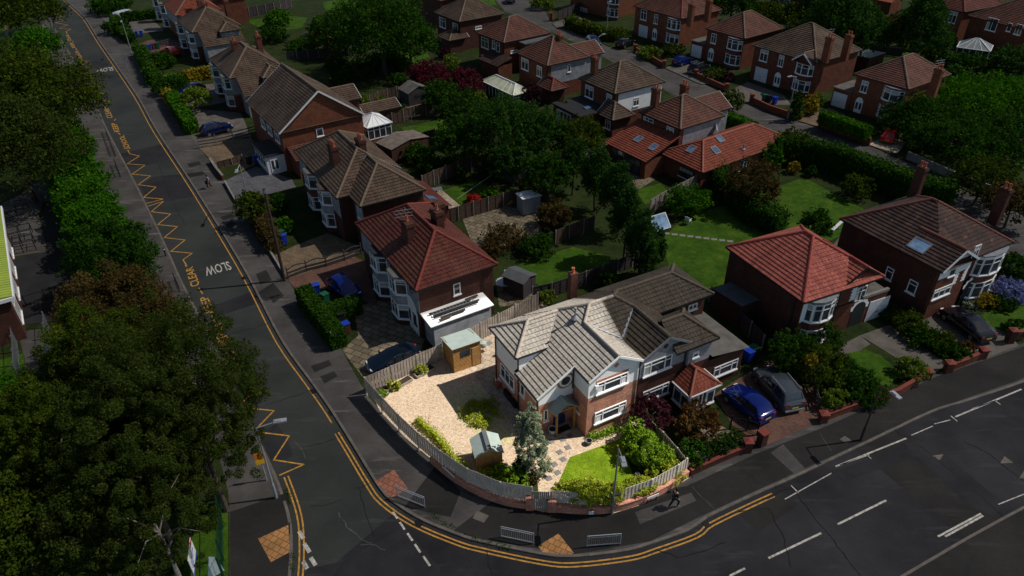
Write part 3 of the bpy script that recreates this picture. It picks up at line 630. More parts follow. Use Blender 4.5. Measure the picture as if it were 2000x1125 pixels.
# ------------------------------------------------------------------ houses
def clip_v(poly, v0, v1):
    for lim, sgn in ((v0, 1), (v1, -1)):
        out = []
        for i in range(len(poly)):
            a, b = poly[i], poly[(i+1) % len(poly)]; da = (a[1]-lim)*sgn; db = (b[1]-lim)*sgn
            if da >= -1e-7: out.append(a)
            if (da > 1e-7 and db < -1e-7) or (da < -1e-7 and db > 1e-7):
                t = da/(da-db); out.append((a[0]+(b[0]-a[0])*t, a[1]+(b[1]-a[1])*t))
        poly = out
        if len(poly) < 3: return []
    return poly
def tile_face(mb, pts, course=.34, step=.06):
    pts = [Vector(p) for p in pts]; n = Vector((0, 0, 0))
    for k in range(len(pts)): n += pts[k].cross(pts[(k+1) % len(pts)])
    n.normalize()
    if n.z < 0: n = -n; pts = pts[::-1]
    e = Vector((0, 0, 1)).cross(n)
    if e.length < 1e-4: mb.poly(pts); return
    e.normalize(); q = n.cross(e); o = pts[0]
    uv = [((p-o).dot(e), (p-o).dot(q)) for p in pts]; v0 = min(u[1] for u in uv); v1 = max(u[1] for u in uv)
    off = o.dot(e)
    k = 0
    while v0+k*course < v1-1e-4:
        a = v0+k*course; b = min(a+course, v1); pl = clip_v(uv, a, b)
        if len(pl) >= 3:
            mb.poly([o+e*u+q*v+n*(step*(1-(v-a)/course)) for u, v in pl], [(u+off, k*course+min(v-a, course*.999)) for u, v in pl])
            lo = sorted([p for p in pl if abs(p[1]-a) < 1e-5])
            if len(lo) >= 2:
                A, B = lo[0], lo[-1]
                f = lambda p, h: o+e*p[0]+q*p[1]+n*h
                mb.poly([f(A, -.005), f(B, -.005), f(B, step), f(A, step)], [(A[0]+off, k*course), (B[0]+off, k*course), (B[0]+off, k*course+.02), (A[0]+off, k*course+.02)])
        k += 1
class Plane:
    def __init__(s, o, u, n): s.o = Vector(o); s.u = Vector(u); s.n = Vector(n)
    def at(s, u, w, z): return s.o+s.u*u+s.n*w+Vector((0, 0, z))
class House:
    def __init__(s, name, label, B, A, C=None, W=None, ze=5.2, oh=.3, cat='house', group=None, frame=None):
        if frame: s.o, ex = frame; s.W = W; s.D = A
        else:
            b = P2(B, ze); a = P2(A, ze); va = a-b; va.z = 0; e = va.copy()
            if C:
                vc = P2(C, ze)-b; vc.z = 0; e = e+Vector((-vc.y, vc.x, 0))
            e.normalize(); ex = Vector((e.y, -e.x, 0)); s.D = va.dot(e); s.W = W or vc.dot(ex); s.o = Vector((b.x, b.y, 0))
        s.ex = ex; s.ey = Vector((-ex.y, ex.x, 0)); s.ze = ze; s.oh = oh
        s.root = root(name, label, cat, s.o, atan2(ex.y, ex.x), group)
        s.R = Plane((0, oh, 0), (1, 0, 0), (0, -1, 0)); s.L = Plane((oh, 0, 0), (0, -1, 0), (-1, 0, 0))
        s.roofobj = None
    def loc(s, P): v = P-s.o; return Vector((v.dot(s.ex), v.dot(s.ey), P.z))
    def hit(s, px, pl, w=0.):   # pixel -> (u, z) on a wall plane
        C = s.loc(Vector((0, 0, HC))); d = ray(*px); d = Vector((d.dot(s.ex), d.dot(s.ey), d.z))
        o = pl.o+pl.n*w; t = (o-C).dot(pl.n)/d.dot(pl.n); P = C+d*t
        return (P-pl.o).dot(pl.u), P.z
    def onz(s, px, z): return s.loc(P2(px, z))
    def wall(s, x0, x1, y0, y1, z0, z1, mat, name='wall', top=False):
        mb = MB(); mb.prism([(x0, y0), (x1, y0), (x1, y1), (x0, y1)], z0, z1, top=top); return mb.build(name, mat, s.root)
    def walls(s, lower, upper=None, zs=2.75, x0=None, x1=None, y0=None, y1=None, z1=None):
        h = s.oh; a = (h if x0 is None else x0, s.W-h if x1 is None else x1, h if y0 is None else y0, s.D-h if y1 is None else y1); z1 = z1 or s.ze
        if upper: s.wall(*a, 0, zs, lower); s.wall(*a, zs, z1, upper)
        else: s.wall(*a, 0, z1, lower)
    def roof(s, x0, x1, y0, y1, ze, k, axis, h0, h1, mat, ridge, verge='white_wood', gmat=None, course=.34, gut='black_plastic', gin=None, step=.06, vend=(True, True), caps=(True,)*4):
        half = ((x1-x0) if axis == 'y' else (y1-y0))/2; zr = ze+k*half
        if axis == 'y': r0 = (x0+half, y0+half*h0, zr); r1 = (x0+half, y1-half*h1, zr)
        else: r0 = (x0+half*h0, y0+half, zr); r1 = (x1-half*h1, y0+half, zr)
        a, b, c, d = (x0, y0, ze), (x1, y0, ze), (x1, y1, ze), (x0, y1, ze)
        fs = [(a, d, r1, r0), (b, c, r1, r0)] if axis == 'y' else [(a, b, r1, r0), (d, c, r1, r0)]
        e0 = (a, b, r0) if axis == 'y' else (a, d, r0); e1 = (d, c, r1) if axis == 'y' else (b, c, r1)
        if h0: fs.append(e0)
        if h1: fs.append(e1)
        mb = MB()
        for f in fs: tile_face(mb, f, course, step)
        mb.poly([(x0+.02, y0+.02, ze-.03), (x0+.02, y1-.02, ze-.03), (x1-.02, y1-.02, ze-.03), (x1-.02, y0+.02, ze-.03)])
        ro = mb.build('roof', mat, s.root)
        rb = MB(); V = Vector
        def cap(p, q, r=.13):
            p, q = V(p), V(q); l = (q-p).length; nn = max(1, int(l/.45))
            for i in range(nn):
                A = p.lerp(q, i/nn); B = p.lerp(q, (i+.97)/nn); rb.tube(A+V((0, 0, .03)), B+V((0, 0, .03)), r+rnd.uniform(-.008, .008), r*.96, 8)
        if V(r0) != V(r1): cap(r0, r1)
        for on, hh_, p_, q_ in ((caps[0], h0, e0[0], r0), (caps[1], h0, e0[1], r0), (caps[2], h1, e1[0], r1), (caps[3], h1, e1[1], r1)):
            if on and hh_: cap(p_, q_)
        rb.build('ridge_tiles', ridge, ro)
        eaves = [(a, d), (b, c)] if axis == 'y' else [(a, b), (d, c)]
        if h0: eaves.append(e0[:2])
        if h1: eaves.append(e1[:2])
        for p, q in eaves: gb = MB(); gb.bar(V(p)+V((0, 0, -.05)), V(q)+V((0, 0, -.05)), .12, .11); gb.build('gutter', gut, ro)
        # gable ends
        gi = gin if gin is not None else s.oh
        for hh, e, sgn, vv in ((h0, e0, 1, vend[0]), (h1, e1, -1, vend[1])):
            if hh or not vv: continue
            vb = MB()
            for p in e[:2]: vb.bar(V(p)+V((0, 0, -.06)), V(e[2])+V((0, 0, -.06)), .05, .2)
            vb.build('verge_board', verge, ro)
            if gmat:
                g = MB(); zb = ze-.035; f = gi/half if half else 0
                if axis == 'y':
                    y = e[0][1]+gi*sgn; g.poly([(x0+gi, y, zb), (x1-gi, y, zb), (x1-gi, y, zb+gi*k*.9), (x0+half, y, zr-.08), (x0+gi, y, zb+gi*k*.9)])
                else:
                    x = e[0][0]+gi*sgn; g.poly([(x, y0+gi, zb), (x, y1-gi, zb), (x, y1-gi, zb+gi*k*.9), (x, y0+half, zr-.08), (x, y0+gi, zb+gi*k*.9)])
                g.build('gable_wall', gmat, s.root)
        s.zr = zr; return ro
    def tilted(s, faces, mat, name='roof', course=.34, step=.06):
        mb = MB()
        for f in faces: tile_face(mb, f, course, step)
        return mb.build(name, mat, s.root)
    def flat(s, x0, x1, y0, y1, z, mat, t=.16, name='flat_roof'):
        mb = MB(); mb.box(x0, x1, y0, y1, z-t, z); return mb.build(name, mat, s.root)
    def win_at(s, pl, u0, u1, z0, z1, n=2, tr=True, sill=True, gm='pane', fm='upvc', fw=.075, name='window', grid=0, sillm='upvc', par=None):
        fb = MB(); b = lambda ua, ub, za, zb, w0, w1: fb.obox(pl.at((ua+ub)/2, (w0+w1)/2, (za+zb)/2), pl.u*(ub-ua)/2, pl.n*(w1-w0)/2, (0, 0, (zb-za)/2))
        D = .07
        b(u0, u1, z0, z0+fw, 0, D); b(u0, u1, z1-fw, z1, 0, D); b(u0, u0+fw, z0+fw, z1-fw, 0, D); b(u1-fw, u1, z0+fw, z1-fw, 0, D)
        for i in range(1, n):
            u = u0+(u1-u0)*i/n; b(u-fw*.42, u+fw*.42, z0+fw, z1-fw, 0, D-.004)
        if tr: zt = z0+(z1-z0)*.68; b(u0+fw, u1-fw, zt-fw*.4, zt+fw*.4, 0, D-.008)
        f = fb.build(name, fm, par or s.root)
        q_ = rnd.random()
        if gm == 'pane' and q_ < .65 and u1-u0 > .5:
            cb = MB(); a_, b_ = (u0+.06, u0+(u1-u0)*rnd.uniform(.15, .3)) if q_ < .3 else (u0+.06, u1-.06); zb_ = z0+.08 if q_ < .3 else z1-(z1-z0)*rnd.uniform(.2, .45)
            cb.obox(pl.at((a_+b_)/2, .031, (zb_+z1-.08)/2), pl.u*(b_-a_)/2, pl.n*.002, (0, 0, (z1-.08-zb_)/2)); cb.build('curtain' if q_ < .3 else 'blind', 'blind', f)
        pb = MB(); pb.obox(pl.at((u0+u1)/2, .015, (z0+z1)/2), pl.u*((u1-u0)/2-.01), pl.n*.015, (0, 0, (z1-z0)/2-.01)); pb.build('pane', gm, f)
        if sill:
            sb = MB(); sb.obox(pl.at((u0+u1)/2, .07, z0-.05), pl.u*((u1-u0)/2+.07), pl.n*.07, (0, 0, .05)); sb.build('sill', sillm, f)
        return f
    def win(s, pl, bl, tr_, n=2, tr=True, **k):
        a = s.hit(bl, pl); c = s.hit(tr_, pl); u0, u1 = min(a[0], c[0]), max(a[0], c[0]); z0, z1 = min(a[1], c[1]), max(a[1], c[1])
        return s.win_at(pl, u0, u1, z0, z1, n, tr, **k)
    def door_at(s, pl, u0, u1, z0, z1, mat='upvc', arch=False, glz=True, name='door'):
        mb = MB(); U = (u0+u1)/2
        mb.obox(pl.at(U, .03, (z0+z1)/2), pl.u*(u1-u0)/2, pl.n*.03, (0, 0, (z1-z0)/2))
        if arch:
            r = (u1-u0)/2; pts = [pl.at(U+r*cos(t), .055, z1+r*sin(t)) for t in [pi*i/10 for i in range(11)]]; mb.poly(pts)
        d = mb.build(name, mat, s.root)
        if glz:
            gb = MB(); wd = u1-u0
            for uu in (-.24, .24): gb.obox(pl.at(U+uu*wd, .065, z0+(z1-z0)*.6), pl.u*wd*.15, pl.n*.006, (0, 0, (z1-z0)*.28))
            gb.build('pane', 'pane', d)
        hb = MB(); hb.obox(pl.at(u1-.12, .085, z0+1.0), pl.u*.02, pl.n*.03, (0, 0, .09)); hb.build('handle', 'steel', d)
        return d
    def door(s, pl, bl, tr_, mat='upvc', arch=False, glz=True, name='door'):
        a = s.hit(bl, pl); c = s.hit(tr_, pl); return s.door_at(pl, min(a[0], c[0]), max(a[0], c[0]), .12, max(1.9, c[1]-(.4 if arch else 0)), mat, arch, glz, name)
    def garage_at(s, pl, u0, u1, z1=2.1, mat='white_wood', win=False):
        mb = MB(); mb.obox(pl.at((u0+u1)/2, .025, .1+z1/2), pl.u*(u1-u0)/2, pl.n*.025, (0, 0, z1/2))
        for i in range(1, 12):
            u = u0+(u1-u0)*i/12; mb.obox(pl.at(u, .055, .1+z1/2), pl.u*.03, pl.n*.006, (0, 0, z1/2-.06))
        d = mb.build('garage_door', mat, s.root)
        hb = MB(); hb.obox(pl.at((u0+u1)/2, .07, .9), pl.u*.06, pl.n*.02, (0, 0, .05)); hb.build('handle', 'black_plastic', d)
        return d
    def bay(s, pl, px=None, z=None, u=None, w=2.2, d=.65, bands=(), n=3, curved=False, cap='felt_grey'):
        if u is None: u = s.hit(px, pl, d)[0]
        if curved: fp = [(u-w/2*cos(pi*i/n), d*sin(pi*i/n)) for i in range(n+1)]
        else: fp = [(u-w/2, 0), (u-w*.26, d), (u+w*.26, d), (u+w/2, 0)]
        for z0, z1, m in bands:
            if m == 'win':
                for (a, b) in zip(fp[:-1], fp[1:]):
                    A = pl.at(a[0], a[1], 0); Bp = pl.at(b[0], b[1], 0); uu = (Bp-A).normalized(); nn = uu.cross(Vector((0, 0, 1)))
                    l = (Bp-A).length; q = Plane(A, uu, nn); s.win_at(q, 0, l, z0, z1, max(1, round(l/.75)), True, sill=True, fw=.06)
            else:
                mb = MB(); dd = .02
                for (a, b) in zip(fp[:-1], fp[1:]):
                    mb.poly([pl.at(a[0], a[1], z0), pl.at(b[0], b[1], z0), pl.at(b[0], b[1], z1), pl.at(a[0], a[1], z1)])
                mb.build('bay_wall', m, s.root)
        if cap:
            mb = MB(); z1 = bands[-1][1]; f2 = [(u+(a-u)*1.1, b*1.15) for a, b in fp]; f2[0] = (f2[0][0], 0); f2[-1] = (f2[-1][0], 0)
            mb.poly([pl.at(a, b, z1+.1) for a, b in f2])
            for (a, b) in zip(f2[:-1], f2[1:]): mb.poly([pl.at(a[0], a[1], z1), pl.at(b[0], b[1], z1), pl.at(b[0], b[1], z1+.1), pl.at(a[0], a[1], z1+.1)])
            mb.build('bay_roof', cap, s.root)
    def chimney(s, px, zt, zb=None, w=.95, d=.6, pots=2, mat='brick_red', along='y', potm='terracotta', aerial=False):
        p = s.onz(px, zt); x, y = p.x, p.y; zb = s.ze if zb is None else zb
        a, b = (d/2, w/2) if along == 'y' else (w/2, d/2)
        mb = MB(); mb.box(x-a, x+a, y-b, y+b, zb, zt-.3); mb.box(x-a-.07, x+a+.07, y-b-.07, y+b+.07, zt-.3, zt-.14); mb.box(x-a-.02, x+a+.02, y-b-.02, y+b+.02, zt-.14, zt)
        c = mb.build('chimney', mat, s.root)
        fl = MB(); zf = zb
        for i in range(pots):
            t = (i+.5)/pots-.5; q = (x, y+t*w*.85, zt) if along == 'y' else (x+t*w*.85, y, zt)
            pb = MB(); pb.lathe([(.13, 0), (.15, .06), (.11, .1), (.1, .42), (.14, .46), (.13, .52), (.08, .5)], q, 10); pb.build('chimney_pot', potm, c)
        if aerial:
            ab = MB(); ab.tube((x, y+.2, zt-.4), (x, y+.2, zt+1.2), .025)
            for q in (.5, .8, 1.1): ab.tube((x-.9, y+.35, zt-.1+q), (x+.6, y, zt-.1+q), .02)
            ab.build('aerial', 'steel', c)
        return c
    def skylight(s, px, ze, k, w=.8, h=1.1, side='L', gm='skylight', e0=0.):
        C = s.loc(Vector((0, 0, HC))); d = ray(*px); d = Vector((d.dot(s.ex), d.dot(s.ey), d.z)); ax = 0 if side == 'L' else 1
        p = C+d*((ze+k*(C[ax]-e0)-C.z)/(d.z-k*d[ax]))
        if side == 'L': U = Vector((0, -1, 0)); q = Vector((1, 0, k)).normalized()
        elif side == 'R': U = Vector((1, 0, 0)); q = Vector((0, 1, k)).normalized()
        n = U.cross(q); fb = MB(); c = p+n*.06
        for sg in (-1, 1): fb.obox(c+U*sg*w/2, U*.05, q*(h/2+.05), n*.07); fb.obox(c+q*sg*h/2, U*(w/2), q*.05, n*.065)
        f = fb.build('skylight', 'lead', s.root); pb = MB(); pb.obox(c, U*w/2, q*h/2, n*.03); pb.build('pane', gm, f)
    def pipe(s, pl, u, z0, z1, mat='black_plastic'):
        mb = MB(); mb.tube(pl.at(u, .08, z0), pl.at(u, .08, z1), .05, n=6); mb.build('drainpipe', mat, s.root)

def quoins(h, pl, u, z0, z1, w=.35, side=1, mat='render'):
    # toothed white panel: a render strip whose one edge steps in and out
    mb = MB(); n = int((z1-z0)/.15)
    for i in range(n):
        d = .12 if i % 2 else 0; a, b = (u, u+side*(w-d)) if side else (u-d, u+d)
        mb.obox(pl.at((a+b)/2, .012, z0+(i+.5)*.15), pl.u*abs(b-a)/2, pl.n*.012, (0, 0, .075))
    return mb.build('render_panel', mat, h.root)

# ---- the sunlit corner house
def corner_house():
    o = P2((1143.2, 855), 0); az = radians(62); ex = Vector((sin(az), cos(az), 0))
    h = House('corner_house', 'corner house in the sunlit plot, white upper walls over red brick, brown tiled roof', None, 8.4, W=4.25, frame=(o, ex), ze=5.42, oh=0.)
    k = .58; zc = 5.42; BM = 'brick_house'; RM = 'tile_house'; RG = 'ridge_house'
    XM = 4.25; YR = 5.0; XA = 3.2; ZA = zc+k*XA
    r = h.root
    # walls: front gable block, middle block with the door, side block
    def blk(x0, x1, y0, y1, zs, z1):
        h.wall(x0, x1, y0, y1, 0, zs, BM); h.wall(x0, x1, y0, y1, zs, z1, 'render')
    blk(0, XM, 0, 8.2, 3.66, 5.38); blk(-2.75, -.004, 1.85, 4.6, 2.75, 3.66); blk(-2.75, -.004, 4.604, 8.2, 2.75, 5.1)
    # render triangle over the door wall, under the long slope
    g = MB(); y = 1.846; g.poly([(-2.75, y, 2.75), (-.003, y, 2.75), (-.003, y, 5.3), (-2.75, y, 3.72)]); g.build('gable_wall', 'render', r)
    g = MB(); y = 4.6; g.poly([(-.003, y, 3.6), (-2.75, y, 3.6), (-2.75, y, 3.72), (-.003, y, 5.3)]); g.build('gable_wall', 'render', r)
    g = MB(); g.poly([(0, -.002, 5.38), (XM, -.002, 5.38), (XM, -.002, 5.42), (2.15, -.002, 6.62), (0, -.002, 5.42)]); g.build('gable_wall', 'render', r)
    # brick trims of the front gable
    tb = MB(); tb.poly([(1.45, -.014, 6.2), (2.85, -.014, 6.2), (2.15, -.014, 6.6)])
    tb.build('brick_trim', BM, r); tb = MB(); tb.obox((.16, -.01, 5.36), (.14, 0, 0), (0, .01, 0), (0, 0, .12)); tb.build('brick_trim', BM, r); tb = MB()
    for i in range(5):
        ww = (.07, .15, .22, .15, .07)[i]; tb.obox((2.15, -.01, 5.62+i*.075), (ww, 0, 0), (0, .012, 0), (0, 0, .0375))
    tb.build('brick_trim', BM, r)
    # roof planes
    ov = .2; fs = []
    P = lambda x, y: (x, y, zc+k*x)
    xg = 2.15; e = -.22
    main = [P(-.12, e), P(xg, e), P(xg, YR-(XA-xg)), P(XA, YR), P(1.5, YR+(XA-1.5)), P(-.12, YR+XA+.12)]
    cat = [P(-3.0, 1.62), P(-.12, 1.62), P(-.12, 4.72), P(-3.0, 4.72)]
    ro = h.tilted([main, cat], RM, step=.05)
    right = [(xg, e, zc+k*xg), (4.25, e, zc+k*xg-.56*(4.25-xg)), (4.25, 2.4, zc+k*xg-.56*(4.25-xg)), (xg, YR-(XA-xg), zc+k*xg)]
    r2 = h.tilted([right], RM); zf = lambda y: ZA-k*(YR-y)
    front = [(XA, YR, ZA), (xg, YR-(XA-xg), zf(YR-(XA-xg))), (xg+.1, 1.9, zf(1.9)), (XM, 1.9, zf(1.9)), (XM, YR, ZA)]
    h.tilted([front], RM)
    back = [(XA, YR, ZA), (XM, YR, ZA), (XM, 8.5, ZA-k*3.5), (-.3, 8.5, ZA-k*3.5)]
    h.tilted([back], RM)
    # side block roof
    x0, y0, y1, ze = -3.02, 4.5, 8.6, 5.12; hf = (y1-y0)/2; zr = ze+k*hf; ym = y0+hf
    xe = (zr-zc)/k
    h.tilted([[(x0, y1, ze), (x0, y0, ze), (x0+hf, ym, zr)], [(x0, y0, ze), ((ze-zc)/k+.1, y0, ze), (xe+.05, ym, zr), (x0+hf, ym, zr)], [(x0, y1, ze), (x0+hf, ym, zr), (xe+1.2, ym, zr), (xe+1.2, y1, ze)]], RM)
    rb = MB(); V = Vector
    def cap(p, q):
        p, q = V(p), V(q); n = max(1, int((q-p).length/.42))
        for i in range(n): rb.tube(p.lerp(q, i/n)+V((0, 0, .04)), p.lerp(q, (i+.97)/n)+V((0, 0, .04)), .13, .122, 9)
    cap(P(xg, e), P(xg, YR-(XA-xg))); cap(P(xg, YR-(XA-xg)), P(XA, YR)); cap(P(XA, YR), (xe, YR+XA-xe, zc+k*xe)); cap((XA, YR, ZA), (XM+1.0, YR, ZA))
    cap((x0, y0, ze), (x0+hf, ym, zr)); cap((x0, y1, ze), (x0+hf, ym, zr)); cap((x0+hf, ym, zr), (xe, ym, zr))
    rb.build('ridge_tiles', RG, ro)
    lb = MB(); lb.bar(P(-.95, 4.68), (xe, ym, zr+.02), .16, .05); lb.build('valley_lead', 'galv', ro); lb = MB(); lb.bar((xg, YR-(XA-xg), zf(YR-(XA-xg))+.02), (4.1, 2.35, zf(2.35)+.04), .14, .05); lb.build('valley_lead', 'galv', ro)
    vb = MB(); vb.bar((-.15, e-.02, zc-.1), (xg, e-.02, zc+k*xg-.02), .04, .17); vb.bar((xg, e-.02, zc+k*xg-.02), (4.25, e-.02, zc+k*xg-.56*2.1-.03), .04, .17)
    vb.bar((-3.02, 1.6, zc-k*3.02-.04), (-.1, 1.6, zc-.06), .04, .17); vb.build('verge_board', 'upvc', ro)
    for A_, B_, w_, h_ in (((-.16, e, zc-.12), (-.16, 1.7, zc-.12), .11, .1), ((-3.06, 1.6, 3.6), (-3.06, 4.7, 3.6), .11, .1), ((x0-.05, y0, ze-.03), (x0-.05, y1, ze-.03), .11, .1), ((x0, y0-.04, ze-.03), (-.5, y0-.04, ze-.03), .1, .1), ((-3.02, 4.72, 3.72), (-.2, 4.74, 5.36), .06, .22)):
        gb = MB(); gb.bar(A_, B_, w_, h_); gb.build('gutter', 'black_plastic', ro)
    R = Plane((0, 0, 0), (1, 0, 0), (0, -1, 0)); D = Plane((0, 1.85, 0), (1, 0, 0), (0, -1, 0)); LW = Plane((-2.75, 0, 0), (0, -1, 0), (-1, 0, 0)); L0 = Plane((0, 0, 0), (0, -1, 0), (-1, 0, 0))
    for (bl, tr_) in (((1164, 772), (1226.5, 725)), ((1160, 829.5), (1223, 781.5))):
        a = h.hit(bl, R); c = h.hit(tr_, R)
        f = h.win_at(R, a[0], c[0], a[1]+.1, c[1], 1, False, fw=.07)
        mb = MB(); W_ = c[0]-a[0]; z0 = a[1]+.1; z1 = c[1]; zt = z0+(z1-z0)*.66
        for u in (.25, .77): mb.obox(R.at(a[0]+W_*u, .03, (z0+z1)/2), (.045, 0, 0), (0, .032, 0), (0, 0, (z1-z0)/2-.03))
        mb.obox(R.at(a[0]+W_/2, .028, zt), (W_/2-.05, 0, 0), (0, .03, 0), (0, 0, .035)); mb.build('glazing_bar', 'upvc', f)
        for u in (.12, .88): cb = MB(); cb.obox(R.at(a[0]+W_*u, .031, z0+(zt-z0)*.5), (W_*.07, 0, 0), (0, .003, 0), (0, 0, (zt-z0)*.4)); cb.build('net_curtain', 'cloth_white', f)
        if bl[1] < 800:
            lb = MB(); lb.obox(R.at(a[0]+W_/2, .01, z1+.12), (W_/2+.05, 0, 0), (0, .012, 0), (0, 0, .11)); lb.build('brick_lintel', BM, r)
    h.win(D, (1061, 822), (1070, 798), 1, False)
    # round window with brick ring
    u, z = h.hit((1104.5, 743), D); ring = MB()
    def disc(mb, r0, r1, w):
        for i in range(24):
            a, b = 2*pi*i/24, 2*pi*(i+1)/24
            if r0: mb.poly([D.at(u+r0*cos(a), w, z+r0*sin(a)), D.at(u+r1*cos(a), w, z+r1*sin(a)), D.at(u+r1*cos(b), w, z+r1*sin(b)), D.at(u+r0*cos(b), w, z+r0*sin(b))])
            else: mb.poly([D.at(u, w, z), D.at(u+r1*cos(a), w, z+r1*sin(a)), D.at(u+r1*cos(b), w, z+r1*sin(b))])
            mb.poly([D.at(u+r1*cos(a), 0, z+r1*sin(a)), D.at(u+r1*cos(b), 0, z+r1*sin(b)), D.at(u+r1*cos(b), w, z+r1*sin(b)), D.at(u+r1*cos(a), w, z+r1*sin(a))])
    disc(ring, .5, .68, .02); f = ring.build('round_window', BM, r)
    w2 = MB(); disc(w2, .36, .51, .05); w2.build('frame', 'upvc', f); w3 = MB(); disc(w3, 0, .37, .03); w3.build('pane', 'pane', f)
    # side wall windows
    a = h.hit((974, 714), LW); h.win(LW, (974, 729), (996.5, 733), 3, True) if False else h.win_at(LW, -7.4, -5.3, 1.35, 2.6, 3, True)
    h.win_at(LW, -4.35, -3.75, 2.0, 3.0, 1, False); h.win_at(LW, -3.2, -2.8, .9, 2.0, 1, False)
    for uu, z1 in ((-4.62, 5.1), (-1.93, 3.6), (-8.1, 5.1)): h.pipe(LW, uu, .1, z1)
    h.pipe(L0, -1.75, 3.3, 5.3); h.pipe(R, 4.12, .1, 5.35)
    al = MB(); al.obox(R.at(.62, .07, 4.5), (.12, 0, 0), (0, .06, 0), (0, 0, .17)); al.build('alarm_box', 'upvc', r)
    nb = MB(); nb.obox(L0.at(-1.05, .012, 1.5), (0, .22, 0), (.012, 0, 0), (0, 0, .13)); nb.build('name_plate', 'sign_white', r)
    fl = MB(); p = h.onz((1123, 620), 6.75); fl.tube((p.x, p.y, 6.4), (p.x, p.y, 7.55), .055); fl.lathe([(.1, 7.45), (.1, 7.6), (0, 7.64)], (p.x, p.y, 0), 8); fl.lathe([(.3, 6.68), (.08, 6.95)], (p.x, p.y, 0), 8); fl.build('flue', 'lead', r)
    # door and oak porch
    d = MB(); d.obox(D.at(-1.05, .02, 1.25), (.5, 0, 0), (0, .02, 0), (0, 0, 1.05))
    for uu in (-.26, .26):
        for zz_ in (.75, 1.6): d.obox(D.at(-1.05+uu, .045, zz_), (.17, 0, 0), (0, .006, 0), (0, 0, .32))
    do = d.build('door', 'door_blue', r); hb = MB(); hb.obox(D.at(-.66, .07, 1.2), (.02, 0, 0), (0, .03, 0), (0, 0, .1)); hb.build('handle', 'steel', do)
    pb = MB()
    for uu in (-1.75, -.32): pb.box(uu-.065, uu+.065, .98, 1.11, .1, 2.35)
    pb.bar((-1.75, 1.05, 2.33), (-.32, 1.05, 2.33), .12, .12)
    for sg in (-1, 1): pb.bar((-1.035+sg*.85, 1.05, 2.3), (-1.035, 1.05, 2.92), .1, .12); pb.bar((-1.035+sg*.72, 1.07, 2.33), (-1.035+sg*.72, 1.85, 2.33), .1, .1); pb.bar((-1.035+sg*.3, 1.05, 2.36), (-1.035, 1.05, 2.62), .07, .07)
    pb.bar((-1.035, 1.05, 2.4), (-1.035, 1.05, 2.85), .08, .08, (0, 1, 0)); po = pb.build('porch', 'oak', r)
    pr = MB()
    for sg in (-1, 1):
        pts = [(-1.035, .85, 3.02), (-1.035+sg*1.0, .85, 2.3), (-1.035+sg*1.0, 1.85, 2.3), (-1.035, 1.85, 3.02)]; q = [(a, b, c-.06) for a, b, c in pts]
        pr.poly(pts if sg > 0 else pts[::-1])
        for i in range(4): pr.poly([pts[i], pts[(i+1) % 4], q[(i+1) % 4], q[i]])
        pr.poly(q if sg < 0 else q[::-1])
    pr.build('porch_roof', 'felt_green', po)
    st = MB(); st.box(-1.85, -.25, .95, 1.84, .0, .22); st.build('door_step', 'flags', r)
    mt = MB(); mt.box(-1.55, -.5, 1.05, 1.55, .221, .24); mt.build('door_mat', 'black_plastic', r)
    return h
CH = corner_house()
